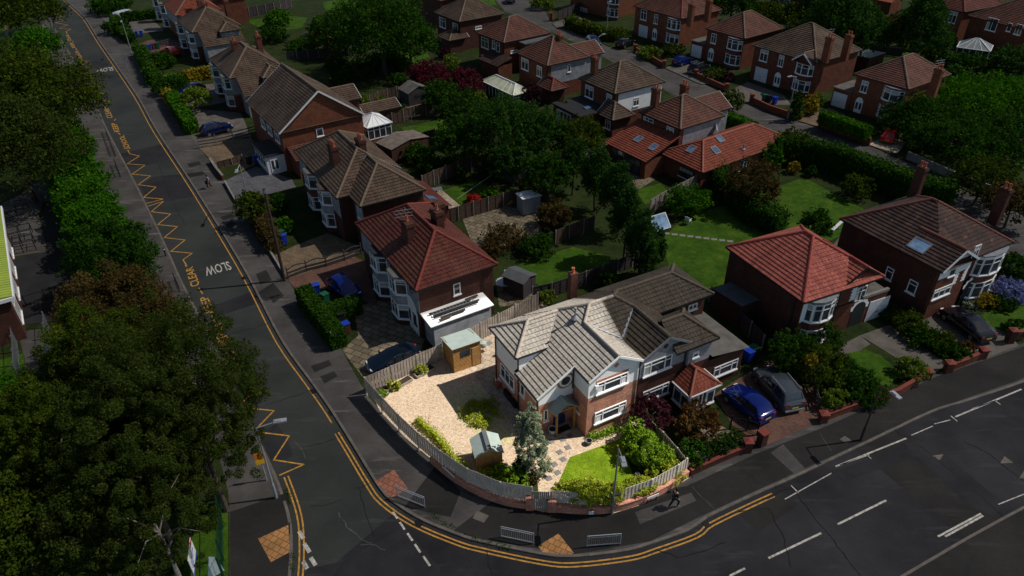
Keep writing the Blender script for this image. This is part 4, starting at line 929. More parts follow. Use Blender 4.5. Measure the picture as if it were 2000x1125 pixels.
def next_house():
    h = House('semi_house', 'semi-detached house joined to the corner house, grey-white gable and red tiled glazed porch', None, 8.4, W=4.25, frame=(CH.o, CH.ex), ze=5.42, oh=0.)
    k = .58; zc = 5.42; XM = 4.26; XE = 8.5; xg = 6.35; YR = 5.; XA = 5.3; ZA = zc+k*(XE-XA); RM = 'tile_next'; RG = 'ridge_next'; BM = 'brick_dark'
    r = h.root; e = -.22; P = lambda x, y: (x, y, zc+k*(XE-x))
    h.wall(XM, XE-.15, 0, 8.2, 0, 3.66, BM); h.wall(XM, XE-.15, 0, 8.2, 3.66, 5.38, 'render_old')
    h.wall(XE-.146, 10.4, -.25, 4.4, 0, 3.3, BM); h.wall(XE-.146, 10.4, -.25, 4.4, 3.3, 5.18, 'render_old'); h.wall(10.404, 13.9, -.25, 4.6, 0, 2.95, BM)
    h.wall(8.36, 13.8, 4.404, 8.3, 0, 5.18, BM)
    g = MB(); g.poly([(XM, -.002, 5.38), (XE-.15, -.002, 5.38), (XE-.15, -.002, 5.44), (xg, -.002, 6.6), (XM, -.002, 5.42)]); g.build('gable_wall', 'render_old', r)
    tb = MB()
    for i in range(5):
        ww = (.07, .15, .22, .15, .07)[i]; tb.obox((6.3, -.012, 5.62+i*.075), (ww, 0, 0), (0, .012, 0), (0, 0, .0375))
    tb.build('brick_trim', BM, r)
    zf = lambda y: ZA-k*(YR-y); ro = None
    main = [P(XE+.1, e), P(xg, e), P(xg, YR-(xg-XA)), P(XA, YR), P(XA+2.6, YR+2.6), P(XE+.1, YR+XE-XA+.1)]
    ro = h.tilted([main], RM)
    left = [(xg, e, zc+k*(XE-xg)), (4.27, e, zc+k*(XE-xg)-.56*2.08), (4.27, 2.4, zc+k*(XE-xg)-.56*2.08), (xg, YR-(xg-XA), zc+k*(XE-xg))]
    h.tilted([left], RM)
    h.tilted([[(XA, YR, ZA), (xg, YR-(xg-XA), zf(YR-(xg-XA))), (xg, 1.9, zf(1.9)), (XM, 1.9, zf(1.9)), (XM, YR, ZA)]], RM)
    h.tilted([[(XA, YR, ZA), (XM, YR, ZA), (XM, 8.5, ZA-k*3.5), (XE, 8.5, ZA-k*3.5)]], RM)
    rb = MB(); V = Vector
    def cap(p, q):
        p, q = V(p), V(q); n = max(1, int((q-p).length/.42))
        for i in range(n): rb.tube(p.lerp(q, i/n)+V((0, 0, .04)), p.lerp(q, (i+.97)/n)+V((0, 0, .04)), .13, .122, 9)
    cap(P(xg, e), P(xg, YR-(xg-XA))); cap(P(xg, YR-(xg-XA)), P(XA, YR)); cap(P(XA, YR), P(XA+1.6, YR+1.6)); rb.build('ridge_tiles', RG, ro)
    lb = MB(); lb.bar((xg, YR-(xg-XA), zf(YR-(xg-XA))+.02), (4.3, 2.3, zf(2.3)+.04), .14, .05); lb.build('valley_lead', 'galv', ro)
    vb = MB(); vb.bar((XE+.12, e-.02, zc-.1), (xg, e-.02, zc+k*(XE-xg)-.04), .04, .17); vb.bar((xg, e-.02, zc+k*(XE-xg)-.04), (4.28, e-.02, zc+k*(XE-xg)-.56*2.08-.04), .04, .17); vb.build('verge_board', 'lead', ro)
    h.roof(6.9, 10.75, -.55, 3.4, 5.2, .75, 'x', False, True, RM, RG, gut='black_plastic', vend=(False, False))
    h.roof(6.2, 14.1, 3.85, 8.7, 5.2, .55, 'x', False, True, RM, RG, vend=(False, False))
    h.tilted([[(10.41, -.55, 3.55), (14.15, -.55, 2.95), (14.15, 4.9, 2.95), (10.41, 4.9, 3.55)]], 'felt_old', 'lean_to_roof', 8, .02)
    mb = MB(); mb.obox((4.3, 8.9, 6.2), (.3, 0, 0), (0, .25, 0), (0, 0, 1.2)); c = mb.build('chimney', 'brick_dark', r)
    for q in (4.3,): pb = MB(); pb.lathe([(.13, 0), (.1, .1), (.1, .4), (.13, .44), (.07, .44)], (q, 8.9, 7.4), 9); pb.build('chimney_pot', 'terracotta', c)
    R = Plane((0, 0, 0), (1, 0, 0), (0, -1, 0)); R2 = Plane((0, -.25, 0), (1, 0, 0), (0, -1, 0)); R3 = Plane((0, 4.4, 0), (1, 0, 0), (0, -1, 0))
    for bl, tr_, pl in (((1255, 738), (1313, 690), R), ((1253, 788), (1306, 750), R), ((1391, 740), (1441, 702), R2)):
        a = h.hit(bl, pl); c = h.hit(tr_, pl); z0 = a[1]+.1; z1 = max(c[1], z0+1.0); f = h.win_at(pl, a[0], c[0], z0, z1, 1, False, fw=.07); W_ = c[0]-a[0]; zt = z0+(z1-z0)*.68; mb = MB()
        for u in (.25, .76): mb.obox(pl.at(a[0]+W_*u, .03, (z0+z1)/2), (.045, 0, 0), (0, .032, 0), (0, 0, (z1-z0)/2-.03))
        mb.obox(pl.at(a[0]+W_/2, .028, zt), (W_/2-.05, 0, 0), (0, .03, 0), (0, 0, .035)); mb.build('glazing_bar', 'upvc', f)
    h.win(R2, (1352, 699), (1365, 684), 1, True); h.win(R3, (1343, 607), (1362, 590), 2, False); h.win(R2, (1371, 735), (1378, 724), 1, False)
    # glazed porch with a little hipped roof
    x0, x1, y0, y1 = 7.45, 9.75, -1.9, -.255; mb = MB(); mb.box(x0, x1, y0, y1, 0, .62); mb.build('porch_wall', BM, r)
    PR_ = Plane((0, y0, 0), (1, 0, 0), (0, -1, 0)); PL_ = Plane((x0, 0, 0), (0, -1, 0), (-1, 0, 0)); PX = Plane((x1, 0, 0), (0, 1, 0), (1, 0, 0))
    mb = MB(); mb.box(x0+.05, x1-.05, y0+.05, y1, .62, 2.3); mb.build('porch_frame', 'pane', r)
    h.win_at(PR_, x0, x0+.75, .62, 2.3, 1, True); h.win_at(PR_, x1-.72, x1, .62, 2.3, 1, True); h.win_at(PL_, -y1, -y0, .62, 2.3, 2, True); h.win_at(PX, y0, y1, .62, 2.3, 2, True)
    h.door_at(PR_, x0+.78, x1-.75, .1, 2.25, 'upvc'); 
    mb = MB(); a, b, c, d = (x0-.3, y0-.3, 2.34), (x1+.3, y0-.3, 2.34), (x1+.3, y1, 2.34), (x0-.3, y1, 2.34); xm = (x0+x1)/2; t = (xm, -.9, 3.45); t2 = (xm, y1, 3.45)
    for f in ((a, b, t), (a, d, t2, t), (b, c, t2, t)): tile_face(mb, f, .25, .035)
    pr = mb.build('porch_roof', 'tile_orange', r); rb = MB()
    for p, q in ((a, t), (b, t), (t, t2)): rb.tube(Vector(p)+V((0, 0, .03)), Vector(q)+V((0, 0, .03)), .09, n=7)
    rb.build('ridge_tiles', 'ridge_orange', pr)
    for p, q in ((a, b), (a, d), (b, c)): gb = MB(); gb.bar(p, q, .1, .1); gb.build('gutter', 'upvc', pr)
    h.pipe(R, 8.2, .1, 5.3)
    return h
next_house()

# ---- the red-roofed and the dark-roofed house further right
def red_house():
    h = House('detached_house', 'red brick house with a bright red tiled roof, round bay and white garage door', (1570, 592), (1416, 482), (1654, 566), ze=5.2)
    W = h.W; D = h.D; BM = 'brick_red'; W2 = W+4.3
    h.walls('brick_dark'); f0 = MB(); f0.box(.3, W-.3, .285, .31, 0, 5.19); f0.build('front_wall', BM, h.root)
    h.wall(W-.29, W2-.45, .9, D-.3, 0, 5.19, BM)
    k = .62
    h.roof(0, W2-.2, 0, D, 5.2, k, 'y', True, True, 'tile_red', 'ridge_red')
    h.roof(W-.05, W2-.1, .25, 5, 5.2, k, 'y', False, False, 'tile_red', 'ridge_red', verge='black_plastic', gmat='brick_dark', gin=.6, vend=(True, False))
    R = h.R; Rb = Plane((0, .9, 0), (1, 0, 0), (0, -1, 0)); Rg = Plane((0, .75, 0), (1, 0, 0), (0, -1, 0))
    bw = W*.62; uc = W*.5
    h.bay(R, u=uc, w=bw, d=.75, bands=((0, .85, BM), (.85, 2.3, 'win'), (2.3, 3.15, BM), (3.15, 4.75, 'win'), (4.75, 4.95, 'lead')), n=5, curved=True, cap='lead')
    quoins(h, R, .38, 3.0, 5.1, .55, 1); quoins(h, R, W-.38, 3.0, 5.1, .5, -1)
    h.win(Rb, (1667, 590), (1695, 556), 2, True); quoins(h, Rb, W-.15, 2.9, 5.1, .8, 1); quoins(h, Rb, W2-1.75, 2.9, 4.9, .6, -1)
    # porch arch and garage
    h.wall(W-.2, W2+2.0, .75, 4.5, 0, 2.75, BM); h.flat(W2-1.6, W2+2.0, 1.0, 4.5, 2.8, 'felt_old', .1); pb = MB(); pb.box(W2-.9, W2+2.05, .7, .95, 2.75, 3.0); pb.build('parapet', 'concrete', h.root)
    a = h.hit((1645, 660), Rg)[0]; b = h.hit((1679, 640), Rg)[0]; u = (a+b)/2; rw = (b-a)/2*.8
    mb = MB(); mb.obox(Rg.at(u, .012, .95), (rw, 0, 0), (0, .012, 0), (0, 0, .85)); mb.poly([Rg.at(u+rw*cos(t), .024, 1.8+rw*sin(t)) for t in [pi*i/12 for i in range(13)]]); ar = mb.build('porch_opening', 'felt_dark', h.root)
    sb = MB()
    for i in range(13):
        t0, t1 = pi*i/13, pi*(i+1)/13; ro_ = rw+(.34 if i % 2 else .26)
        sb.poly([Rg.at(u+rw*cos(t0), .03, 1.8+rw*sin(t0)), Rg.at(u+ro_*cos(t0), .03, 1.8+ro_*sin(t0)), Rg.at(u+ro_*cos(t1), .03, 1.8+ro_*sin(t1)), Rg.at(u+rw*cos(t1), .03, 1.8+rw*sin(t1))])
    sb.build('arch_surround', 'render', ar)
    a = h.hit((1679, 652), Rg)[0]; h.garage_at(Rg, a, a+2.3, 2.05)
    h.pipe(h.L, -1.0, .1, 5.1); h.pipe(R, W-.2, .1, 5.1)
    return h
red_house()
def dark_house():
    h = House('detached_house', 'big red brick house with a patchy dark roof, a roof window and two tall chimneys', (1836, 530), (1640, 427), None, W=9.6, ze=5.2)
    W = h.W; D = h.D; BM = 'brick_red'; k = .62
    h.walls(BM); sb = MB(); sb.box(.28, .31, .3, D-.3, 0, 5.19); sb.build('side_wall', 'brick_dark', h.root)
    h.roof(0, W, 0, D, 5.2, k, 'y', True, True, 'tile_dark', 'ridge_dark', caps=(False, True, True, True))
    h.roof(-.02, 4.6, -.3, 4, 5.225, .62, 'y', False, False, 'tile_dark', 'ridge_dark', verge='white_wood', gmat='render', gin=.55, vend=(True, False))
    h.wall(.3, 4.3, .05, .31, 0, 5.19, BM)
    R = Plane((0, .05, 0), (1, 0, 0), (0, -1, 0))
    h.win(R, (1850, 541), (1871, 516), 1, True); h.win(R, (1818, 586), (1860, 553), 3, True, grid=1); h.win(R, (1894, 508), (1917, 476), 2, True)
    quoins(h, R, 2.6, 3.0, 5.2, .5, 1); quoins(h, R, 4.2, 3.0, 5.2, .5, -1)
    mb = MB(); mb.box(.3, 4.3, .03, .05, 4.2, 5.19); mb.build('render_panel', 'render', h.root)
    h.bay(h.R, u=7.2, w=3.6, d=.8, bands=((0, .8, BM), (.8, 2.3, 'win'), (2.3, 3.1, BM), (3.1, 4.7, 'win'), (4.7, 4.95, 'render')), n=5, curved=True, cap='lead')
    u = h.hit((1888, 570), R)[0]; mb = MB(); mb.obox(R.at(u, .012, 1.), (.65, 0, 0), (0, .012, 0), (0, 0, .9)); mb.poly([R.at(u+.65*cos(t), .024, 1.9+.65*sin(t)) for t in [pi*i/12 for i in range(13)]]); ar = mb.build('porch_opening', 'felt_dark', h.root)
    s2 = MB()
    for i in range(13):
        t0, t1 = pi*i/13, pi*(i+1)/13; ro_ = .65+(.36 if i % 2 else .26); s2.poly([R.at(u+.65*cos(t0), .03, 1.9+.65*sin(t0)), R.at(u+ro_*cos(t0), .03, 1.9+ro_*sin(t0)), R.at(u+ro_*cos(t1), .03, 1.9+ro_*sin(t1)), R.at(u+.65*cos(t1), .03, 1.9+.65*sin(t1))])
    s2.build('arch_surround', 'render', ar)
    h.win(h.L, (1727, 541), (1748, 527), 1, True); h.win(h.L, (1770, 567), (1795, 553), 1, True)
    h.skylight((1796, 480), 5.2, k, 1.5, 1.1, 'L', gm='solar_glass')
    h.chimney((1803, 326), 8.8, 5.2, w=.9, d=.5, pots=2, mat='brick_dark'); h.chimney((1967, 368), 8.7, 5.2, w=.9, d=.5, pots=2, mat='brick_dark')
    return h
dark_house()

# ---- left row along the side road
BAY = lambda m1, m2: ((0, .8, m1), (.8, 2.25, 'win'), (2.25, 3.3, m2), (3.3, 4.75, 'win'), (4.75, 4.9, m2))
def terra_house():
    h = House('semi_house', 'semi-detached house with a terracotta plain tile hipped roof beside the sunlit plot', (812, 569), (696, 436), (971, 515), ze=5.2)
    W, D = h.W, h.D; h.walls('brick_dark'); mb = MB(); mb.box(.27, .301, .3, D-.3, 2.6, 5.15); mb.build('render_panel', 'render_old', h.root)
    k = .68; h.roof(0, W, 0, D, 5.2, k, 'y', True, True, 'tile_terra', 'ridge_terra')
    L_ = Plane((.27, 0, 0), (0, -1, 0), (-1, 0, 0))
    h.bay(L_, px=(772, 600), w=2.5, d=.75, bands=BAY('brick_dark', 'render_old'), cap='felt_old'); h.bay(L_, px=(736, 556), w=2.5, d=.75, bands=BAY('brick_dark', 'render_old'), cap='felt_dark')
    h.win(h.R, (886, 577), (898, 551), 1, False); h.door(h.R, (927, 602), (940, 575), 'upvc'); h.door(L_, (800, 648), (815, 606), 'upvc', True)
    u, z = h.hit((803, 565), L_); mb = MB(); mb.poly([L_.at(u+.3*cos(t), .03, z+.42*sin(t)) for t in [2*pi*i/16 for i in range(16)]]); mb.build('oval_window', 'pane', h.root)
    h.chimney((795, 432), 8.2, w=1.3, d=.7, pots=1, mat='brick_dark', aerial=True); h.chimney((853, 410), 8.4, w=1.2, d=.7, pots=1, mat='brick_dark'); h.chimney((857, 396), 7.4, w=1.0, d=.7, pots=0, mat='brick_dark')
    h.pipe(h.R, W-1.3, .1, 5.1)
    # flat-roofed side store
    o = h.hit((822, 627), Plane((0, 0, 0), (0, 1, 0), (1, 0, 0)))
    h.wall(.6, W-1.6, -1.5, .29, 0, 2.5, 'render_old'); 
    mb = MB(); a = (.3, .25, 2.72); mb.poly([(.3, -1.65, 2.6), (W-1.4, -1.65, 2.6), (W-1.4, .28, 2.75), (.3, .28, 2.75)]); mb.poly([(.3, -1.65, 2.52), (W-1.4, -1.65, 2.52), (W-1.4, -1.65, 2.6), (.3, -1.65, 2.6)]); mb.poly([(.3, .28, 2.55), (.3, -1.65, 2.5), (.3, -1.65, 2.6), (.3, .28, 2.75)])
    mb.build('store_roof', 'sheet_white', h.root)
    return h
TH = terra_house()
for y, x0, x1, m_, w_ in ((-.35, .8, 4.6, 'felt_dark', .12), (-.7, 1.0, 5.2, 'felt_dark', .14), (-.95, .9, 5.0, 'iron', .07), (-1.25, 1.4, 3.6, 'felt_dark', .22), (-.15, 4.2, 5.4, 'fence_brown', .2), (-1.45, 1.2, 2.3, 'fence_brown', .1)):
    mb = MB(); z = 2.72+(y+1.65)*.078; mb.obox((0, 0, .07), ((x1-x0)/2, .02, 0), (0, w_/2, 0), (0, 0, .05)); o = mb.build('plank', m_)
    P = TH.root.matrix_world if False else None
    c = TH.o+TH.ex*((x0+x1)/2)+TH.ey*y; o.location = (c.x, c.y, z); o.rotation_euler.z = atan2(TH.ex.y, TH.ex.x)+rnd.uniform(-.02, .02)
    tag(o, 'dark plank lying on the white store roof beside the terracotta house', 'plank', 'planks stored on the white store roof')
mb = MB()
for s_ in (-.17, .17): mb.bar((-1.9, s_, 0), (1.9, s_, 0), .05, .06)
for i in range(13): mb.bar((-1.8+i*.3, -.17, 0), (-1.8+i*.3, .17, 0), .04, .04)
o = mb.build('ladder', 'steel'); c = TH.o+TH.ex*2.9+TH.ey*-.52; o.location = (c.x, c.y, 2.93); o.rotation_euler.z = atan2(TH.ex.y, TH.ex.x)
tag(o, 'grey ladder lying flat on the white store roof beside the terracotta house', 'ladder')

def brown_semi():
    h = House('semi_house', 'brown tiled semi-detached house with white bays, directly behind the terracotta house', (657, 388), (574, 294.5), None, W=8.2, ze=5.2)
    W, D = h.W, h.D; k = .68; h.walls('brick_dark'); mb = MB(); mb.box(.27, .301, .3, D-.3, 2.8, 5.15); mb.build('render_panel', 'render_old', h.root)
    h.roof(0, W, 0, D, 5.2, k, 'y', True, True, 'tile_brown', 'ridge_brown')
    x0 = 1.3; y0 = -2.9; h.wall(x0+.3, W-.2, y0+.3, .4, 0, 5.15, 'brick_dark'); h.roof(x0, W, y0, 3.0, 5.2, k, 'y', True, False, 'tile_brown', 'ridge_brown')
    L_ = Plane((.27, 0, 0), (0, -1, 0), (-1, 0, 0)); LX = Plane((x0+.3, 0, 0), (0, -1, 0), (-1, 0, 0))
    mb = MB(); mb.obox(LX.at(1.6, .01, 3.9), (0, 1.0, 0), (.012, 0, 0), (0, 0, 1.2)); mb.build('render_panel', 'render_old', h.root)
    h.win_at(LX, 1.2, 2.1, 3.3, 4.6, 2, True)
    h.bay(L_, px=(635, 432), w=2.5, d=.75, bands=BAY('brick_dark', 'render_old'), cap='tile_brown'); h.bay(L_, px=(609, 402), w=2.5, d=.75, bands=BAY('brick_dark', 'brick_red'), cap='felt_old')
    h.chimney((649, 284), 8.4, w=1.4, d=.7, pots=4, mat='brick_dark'); h.chimney((703, 271), 8.6, w=1.3, d=.7, pots=3, mat='brick_dark')
    # single-storey rear part with roof window
    h.wall(W-.3, W+2.6, -2.4, 4, 0, 2.4, 'brick_red'); h.tilted([[(W-.35, -2.7, 3.9), (W+2.9, -2.7, 2.4), (W+2.9, 4.2, 2.4), (W-.35, 4.2, 3.9)]], 'tile_terra', 'rear_roof', .3)
    mb = MB(); mb.obox((W+1.2, -1.2, 3.2), (.55, 0, -.25), (0, .5, 0), (.05, 0, .1)); mb.build('skylight', 'skylight', h.root)
    return h
brown_semi()
def gable_house():
    h = House('gable_house', 'brown roofed house showing a wide plain brick gable with one small white window', (545, 261), (484, 199), (712, 222), ze=5.2)
    W, D = h.W, h.D; h.walls('brick_orange'); k = .74
    h.roof(0, W, 0, D, 5.2, k, 'y', False, False, 'tile_brown', 'ridge_brown', verge='white_wood', gmat='brick_orange')
    h.win(h.R, (619, 267), (630, 249), 1, False)
    for u in (-1.4, -4.2, -6.8): h.win_at(h.L, u-1.6, u, 3.4, 4.6, 2, True)
    # porch along the front
    h.wall(-1.9, .29, .8, 5.5, 0, 2.4, 'white_wood'); h.flat(-2.1, .28, .6, 5.7, 2.56, 'felt_dark', .14, 'porch_roof'); PL_ = Plane((-1.9, 0, 0), (0, -1, 0), (-1, 0, 0))
    PRR = Plane((0, .8, 0), (1, 0, 0), (0, -1, 0)); h.win_at(PL_, -5.2, -1.2, .8, 2.2, 4, True); h.door_at(PRR, -1.5, -.5, .1, 2.1, 'upvc')
    # rear wing and long low store
    h.wall(W-.3, W+2.6, D-4.6, D-.6, 0, 4.4, 'brick_dark'); h.roof(W-3, W+2.9, D-5, D-.4, 4.4, .55, 'x', False, False, 'tile_brown', 'ridge_brown', gmat='brick_red', verge='white_wood')
    h.wall(W+2.7, W+7.8, D-5.6, D-3.0, 0, 2.4, 'brick_red'); h.roof(W+2.6, W+8.1, D-5.9, D-2.7, 2.4, .5, 'x', False, False, 'tile_brown', 'ridge_brown', gmat='brick_red')
    # brick extension between the houses
    h.wall(.9, 6, -2.4, .29, 0, 2.5, 'brick_orange')
    h.tilted([[(.6, -2.7, 2.5), (6.3, -2.7, 2.5), (6.3, .28, 3.3), (.6, .28, 3.3)]], 'tile_redbrown', 'side_roof')
    return h
gable_house()
def left_semi(lab, B, A, bays, chim, W=8.2, cat_side=True, rm='tile_brown', wm='render_old'):
    h = House('semi_house', lab, B, A, None, W=W, ze=5.2)
    D = h.D; k = .68; h.walls('brick_red', wm, 2.7); h.roof(0, W, 0, D, 5.2, k, 'y', True, True, rm, 'ridge_brown')
    if cat_side:   # long side slope carried down over a side store, with a side dormer
        h.wall(1.2, W-.6, -2.6, .29, 0, 3.2, wm); h.tilted([[(.9, -2.8, 3.2), (W-.4, -2.8, 3.2), (W-.4, .05, 5.26), (.9, .05, 5.26)]], rm, 'side_roof')
        h.wall(W*.52, W-.8, -1.6, 2, 3, 5.0, wm); h.roof(W*.5, W-.6, -1.9, 3.5, 5.0, .6, 'y', True, False, rm, 'ridge_brown')
    for b in bays: h.bay(h.L, px=b, w=2.5, d=.75, bands=BAY('brick_red', wm), cap='felt_old')
    for c in chim: h.chimney(c, 8.5, w=1.1, d=.7, pots=2, mat='brick_red', aerial=c == chim[0])
    return h
left_semi('semi-detached house with red-stained brown hipped roof, just behind the wide brick gable', (448, 154), (409.6, 115.5), [(447, 208), (425, 184)], [(456, 79), (502, 68)])
left_semi('brown hipped semi with a white side dormer, second from far end of left row', (375, 64), (346, 40), [(380, 122), (358, 100)], [(398, 5), (440, 0)])
left_semi('orange-red tiled house cut by the top edge, far end of the left row', (342, 31), (318, 8), [(322, 52), (305, 25)], [(385, -12)], rm='tile_orange', cat_side=True)
# ---- houses backing onto the gardens (their rear walls face us)
def back_house(lab, B, A, C, ws, rw=(), rm='tile_redbrown', ridge='ridge_brown', side=None, k=.66, chim=(), wm='brick_red', rear=None):
    h = House('detached_house', lab, B, A, C, ze=5.2); W, D = h.W, h.D; h.walls(wm)
    if side: mb = MB(); mb.box(.9, W-.29, .27, .301, 2.2, 5.15); mb.build('render_panel', side, h.root)
    h.roof(0, W, 0, D, 5.2, k, 'y' if D > W else 'x', True, True, rm, ridge)
    for bl, tr_, n in ws: h.win(h.L, bl, tr_, n, True)
    for bl, tr_, n in rw: h.win(h.R, bl, tr_, n, True)
    for c in chim: h.chimney(c, 8.2, w=1., d=.6, pots=2)
    h.pipe(h.L, -.4, .1, 5.1)
    return h
h = back_house('dark brown hipped house at the top, left of the three back-to-back garden houses', (897, 43), (849, 24), (984, 27), [((859, 51), (870, 37), 2), ((885, 59), (894, 47.5), 2), ((861, 89), (875, 72), 2), ((879, 97), (889, 87), 2)], [((928, 57.5), (940.5, 49.5), 2)], rm='tile_brown', wm='brick_dark')
h.wall(-2.2, .25, -.2, 3, 0, 2.5, 'brick_dark'); h.roof(-2.6, 1.6, -.6, 3.4, 2.5, .6, 'x', True, False, 'tile_brown', 'ridge_brown')
h = back_house('red-brown hipped house with a black lean-to, middle of the three back-to-back garden houses', (984, 84), (931, 63), (1075, 64), [((941, 91), (954, 76), 2), ((962, 94), (967, 80), 1), ((970, 100), (976, 84), 1), ((941, 139), (953, 111), 2), ((961, 148), (973, 125), 2)], [((997, 104), (1010.7, 96), 2)], chim=[(1092, 68)])
h.wall(-2.4, .25, -1.8, 3.2, 0, 2.4, 'brick_red'); h.tilted([[(-2.7, 3.4, 2.4), (-2.7, -2., 2.4), (.26, -2., 3.3), (.26, 3.4, 3.3)]], 'tile_dark', 'lean_to_roof', .3)
h.flat(3, h.W, -1.6, .28, 4.9, 'felt_grey', .2); h.wall(3.2, h.W, -1.4, .29, 0, 4.7, 'brick_red')
h = back_house('red-brown hipped house with a white upper side wall, above the long conservatory', (1069, 129), (1009, 103), (1151, 111), [((1019, 133), (1032.5, 117), 2), ((1049, 147), (1058.7, 131), 2)], [((1108, 141), (1114.7, 125), 1)], side='render_old', k=.72)
h.wall(h.W-.2, h.W+3.6, 1.5, 5.6, 0, 4.9, 'render_old'); h.roof(h.W-2.5, h.W+3.9, 1.2, 5.9, 4.9, .6, 'x', False, False, 'tile_redbrown', 'ridge_brown', gmat='render_old')
h.wall(-.6, 1.9, -1.8, .26, 0, 2.3, 'brick_dark'); h.roof(-1., 2.2, -2.4, 1.2, 2.3, .75, 'y', True, False, 'tile_redbrown', 'ridge_terra')
h = back_house('dark brown hipped house with a white side wall and flat black rear extension', (1201, 184), (1129, 153), (1300, 160), [((1143, 187), (1160, 171), 2), ((1184, 205), (1196, 186), 2)], [((1236, 208), (1248.5, 189), 2)], rm='tile_brown', side='render', chim=[(1162, 112), (1282, 172)])
h.wall(-4.6, .25, 1.2, 7.2, 0, 2.7, 'brick_red'); h.flat(-4.8, .28, 1.0, 7.4, 2.85, 'felt_dark', .2); h.skylight_ = None
mb = MB(); mb.box(-2.6, -1.5, 2.6, 3.4, 2.85, 2.98); mb.build('skylight', 'skylight', h.root)
h.win_at(Plane((-4.6, 0, 0), (0, -1, 0), (-1, 0, 0)), -6.4, -3.2, .5, 2.3, 4, False)
h.wall(-1.4, 1.6, -1.6, .26, 0, 2.6, 'brick_red'); h.roof(-1.8, 2, -2., 1.5, 2.6, .8, 'y', True, False, 'tile_brown', 'ridge_brown')
h.win_at(Plane((-1.4, 0, 0), (0, -1, 0), (-1, 0, 0)), .2, 1.2, 1., 2.2, 2, True)
h = back_house('red-brown hipped house whose orange-tiled single-storey wings carry five roof windows', (1329, 253), (1244, 219), (1419, 227), [((1256, 246), (1277, 234), 2), ((1301, 262), (1317, 251), 2)], side='render_old', chim=[(1338, 165)])
W, D = h.W, h.D
h.wall(W-.2, W+3.2, 2.2, 6.2, 0, 4.9, 'render_old'); h.roof(W-3, W+3.5, 1.9, 6.5, 4.9, .62, 'x', False, False, 'tile_redbrown', 'ridge_brown', gmat='render_old')
h.wall(-4.8, .2, .3, D-.1, 0, 2.4, 'brick_orange')
h.tilted([[(-5.1, D+.1, 2.4), (-5.1, .0, 2.4), (.28, .0, 4.3), (.28, D+.1, 4.3)]], 'tile_orange', 'rear_roof')
h.win_at(Plane((-4.8, 0, 0), (0, -1, 0), (-1, 0, 0)), -D+.9, -1.1, .15, 2.2, 5, False, fm='black_plastic', sill=False)
mb = MB(); mb.tube((-4.7, .15, 2.35), (.2, .1, 4.25), .07, n=6); mb.build('gutter', 'black_plastic', h.root)
h.wall(-1.8, W+2.4, -5.6, .2, 0, 2.5, 'brick_orange'); h.roof(-2.1, W+6.2, -5.9, 1.2, 2.5, .5, 'x', True, True, 'tile_orange', 'ridge_orange')
h.win_at(Plane((-1.8, 0, 0), (0, -1, 0), (-1, 0, 0)), 2.2, 4.4, .8, 2.0, 4, False, fm='black_plastic'); h.wall(W+2.4, W+5.9, -5.6, .2, 0, 2.5, 'brick_red')
h.win_at(Plane((0, -5.6, 0), (1, 0, 0), (0, -1, 0)), 4.6, 5.8, .8, 2.2, 2, True)
for px, ze_, k_, sd, e0 in (((1247, 272), 2.4, .353, 'L', -5.1), ((1276, 288), 2.4, .353, 'L', -5.1), ((1350, 292), 2.5, .5, 'L', -2.1), ((1405, 271), 2.5, .5, 'R', -5.9), ((1397, 294), 2.5, .5, 'R', -5.9)):
    h.skylight(px, ze_, k_, .8, 1.0, sd, e0=e0)
mb = MB(); q = h.onz((1452, 289), 3.2); mb.lathe([(.3, 3.05), (.22, 3.12), (.08, 3.2), (.08, 3.6), (.1, 3.65), (0, 3.68)], (q.x, q.y, 0), 10); mb.build('flue', 'lead', h.root)
mb = MB(); u, z = h.hit((1396, 247), h.R); c = h.R.at(u, .35, z)
for i in range(16):
    a, b = 2*pi*i/16, 2*pi*(i+1)/16; nn = Vector((.5, -.75, .35)).normalized(); e1 = nn.cross(Vector((0, 0, 1))).normalized(); e2 = e1.cross(nn)
    mb.poly([c-nn*.1, c+(e1*cos(a)+e2*sin(a))*.45, c+(e1*cos(b)+e2*sin(b))*.45]); 
mb.bar(c-nn*.1, h.R.at(u, 0, z-.2), .05, .05); mb.build('satellite_dish', 'galv', h.root)

# ---- houses across the back street (their fronts face us)
def front_house(lab, B, A, C, wins=(), bay=None, garage=None, door=None, chim=(), rm='tile_brown', ridge='ridge_brown', k=.66, gable=None, gar_wing=False, wm='brick_red'):
    h = House('detached_house', lab, B, A, C, ze=5.2); W, D = h.W, h.D; h.walls(wm); h.roof(0, W, 0, D, 5.2, k, 'y' if D > W else 'x', True, True, rm, ridge)
    for bl, tr_, n in wins: h.win(h.L, bl, tr_, n, True)
    if bay: h.bay(h.L, px=bay, w=2.9, d=.75, bands=((0, .8, wm), (.8, 2.35, 'win'), (2.35, 3.2, wm), (3.2, 4.7, 'win'), (4.7, 4.9, wm)), n=4, curved=True, cap='lead')
    u0 = h.hit(bay, h.L, .7)[0] if bay else 0
    if gable: h.roof(-.75, 3.5, -u0-1.7, -u0+1.7, 5.05, .75, 'x', False, False, rm, ridge, verge='white_wood', gmat=wm, gin=.55, vend=(True, False))
    if garage:
        u = h.hit(garage, h.L)[0]
        if gar_wing:
            h.wall(.15, 5, D-.31, D+2.6, 0, 2.6, wm); h.flat(.0, 5.2, D-.29, D+2.7, 2.75, 'felt_old', .15); pl = Plane((.15, 0, 0), (0, -1, 0), (-1, 0, 0)); h.garage_at(pl, -D-2.4, -D-.2, 2.0)
        else: h.garage_at(h.L, u-1.15, u+1.15, 2.1)
    if door: u = h.hit(door, h.L)[0]; h.door_at(h.L, u-.55, u+.55, .12, 1.75, 'upvc', True)
    for c in chim: h.chimney(c, 8.8, w=1., d=.65, pots=2, mat='brick_orange', aerial=c == chim[0])
    return h
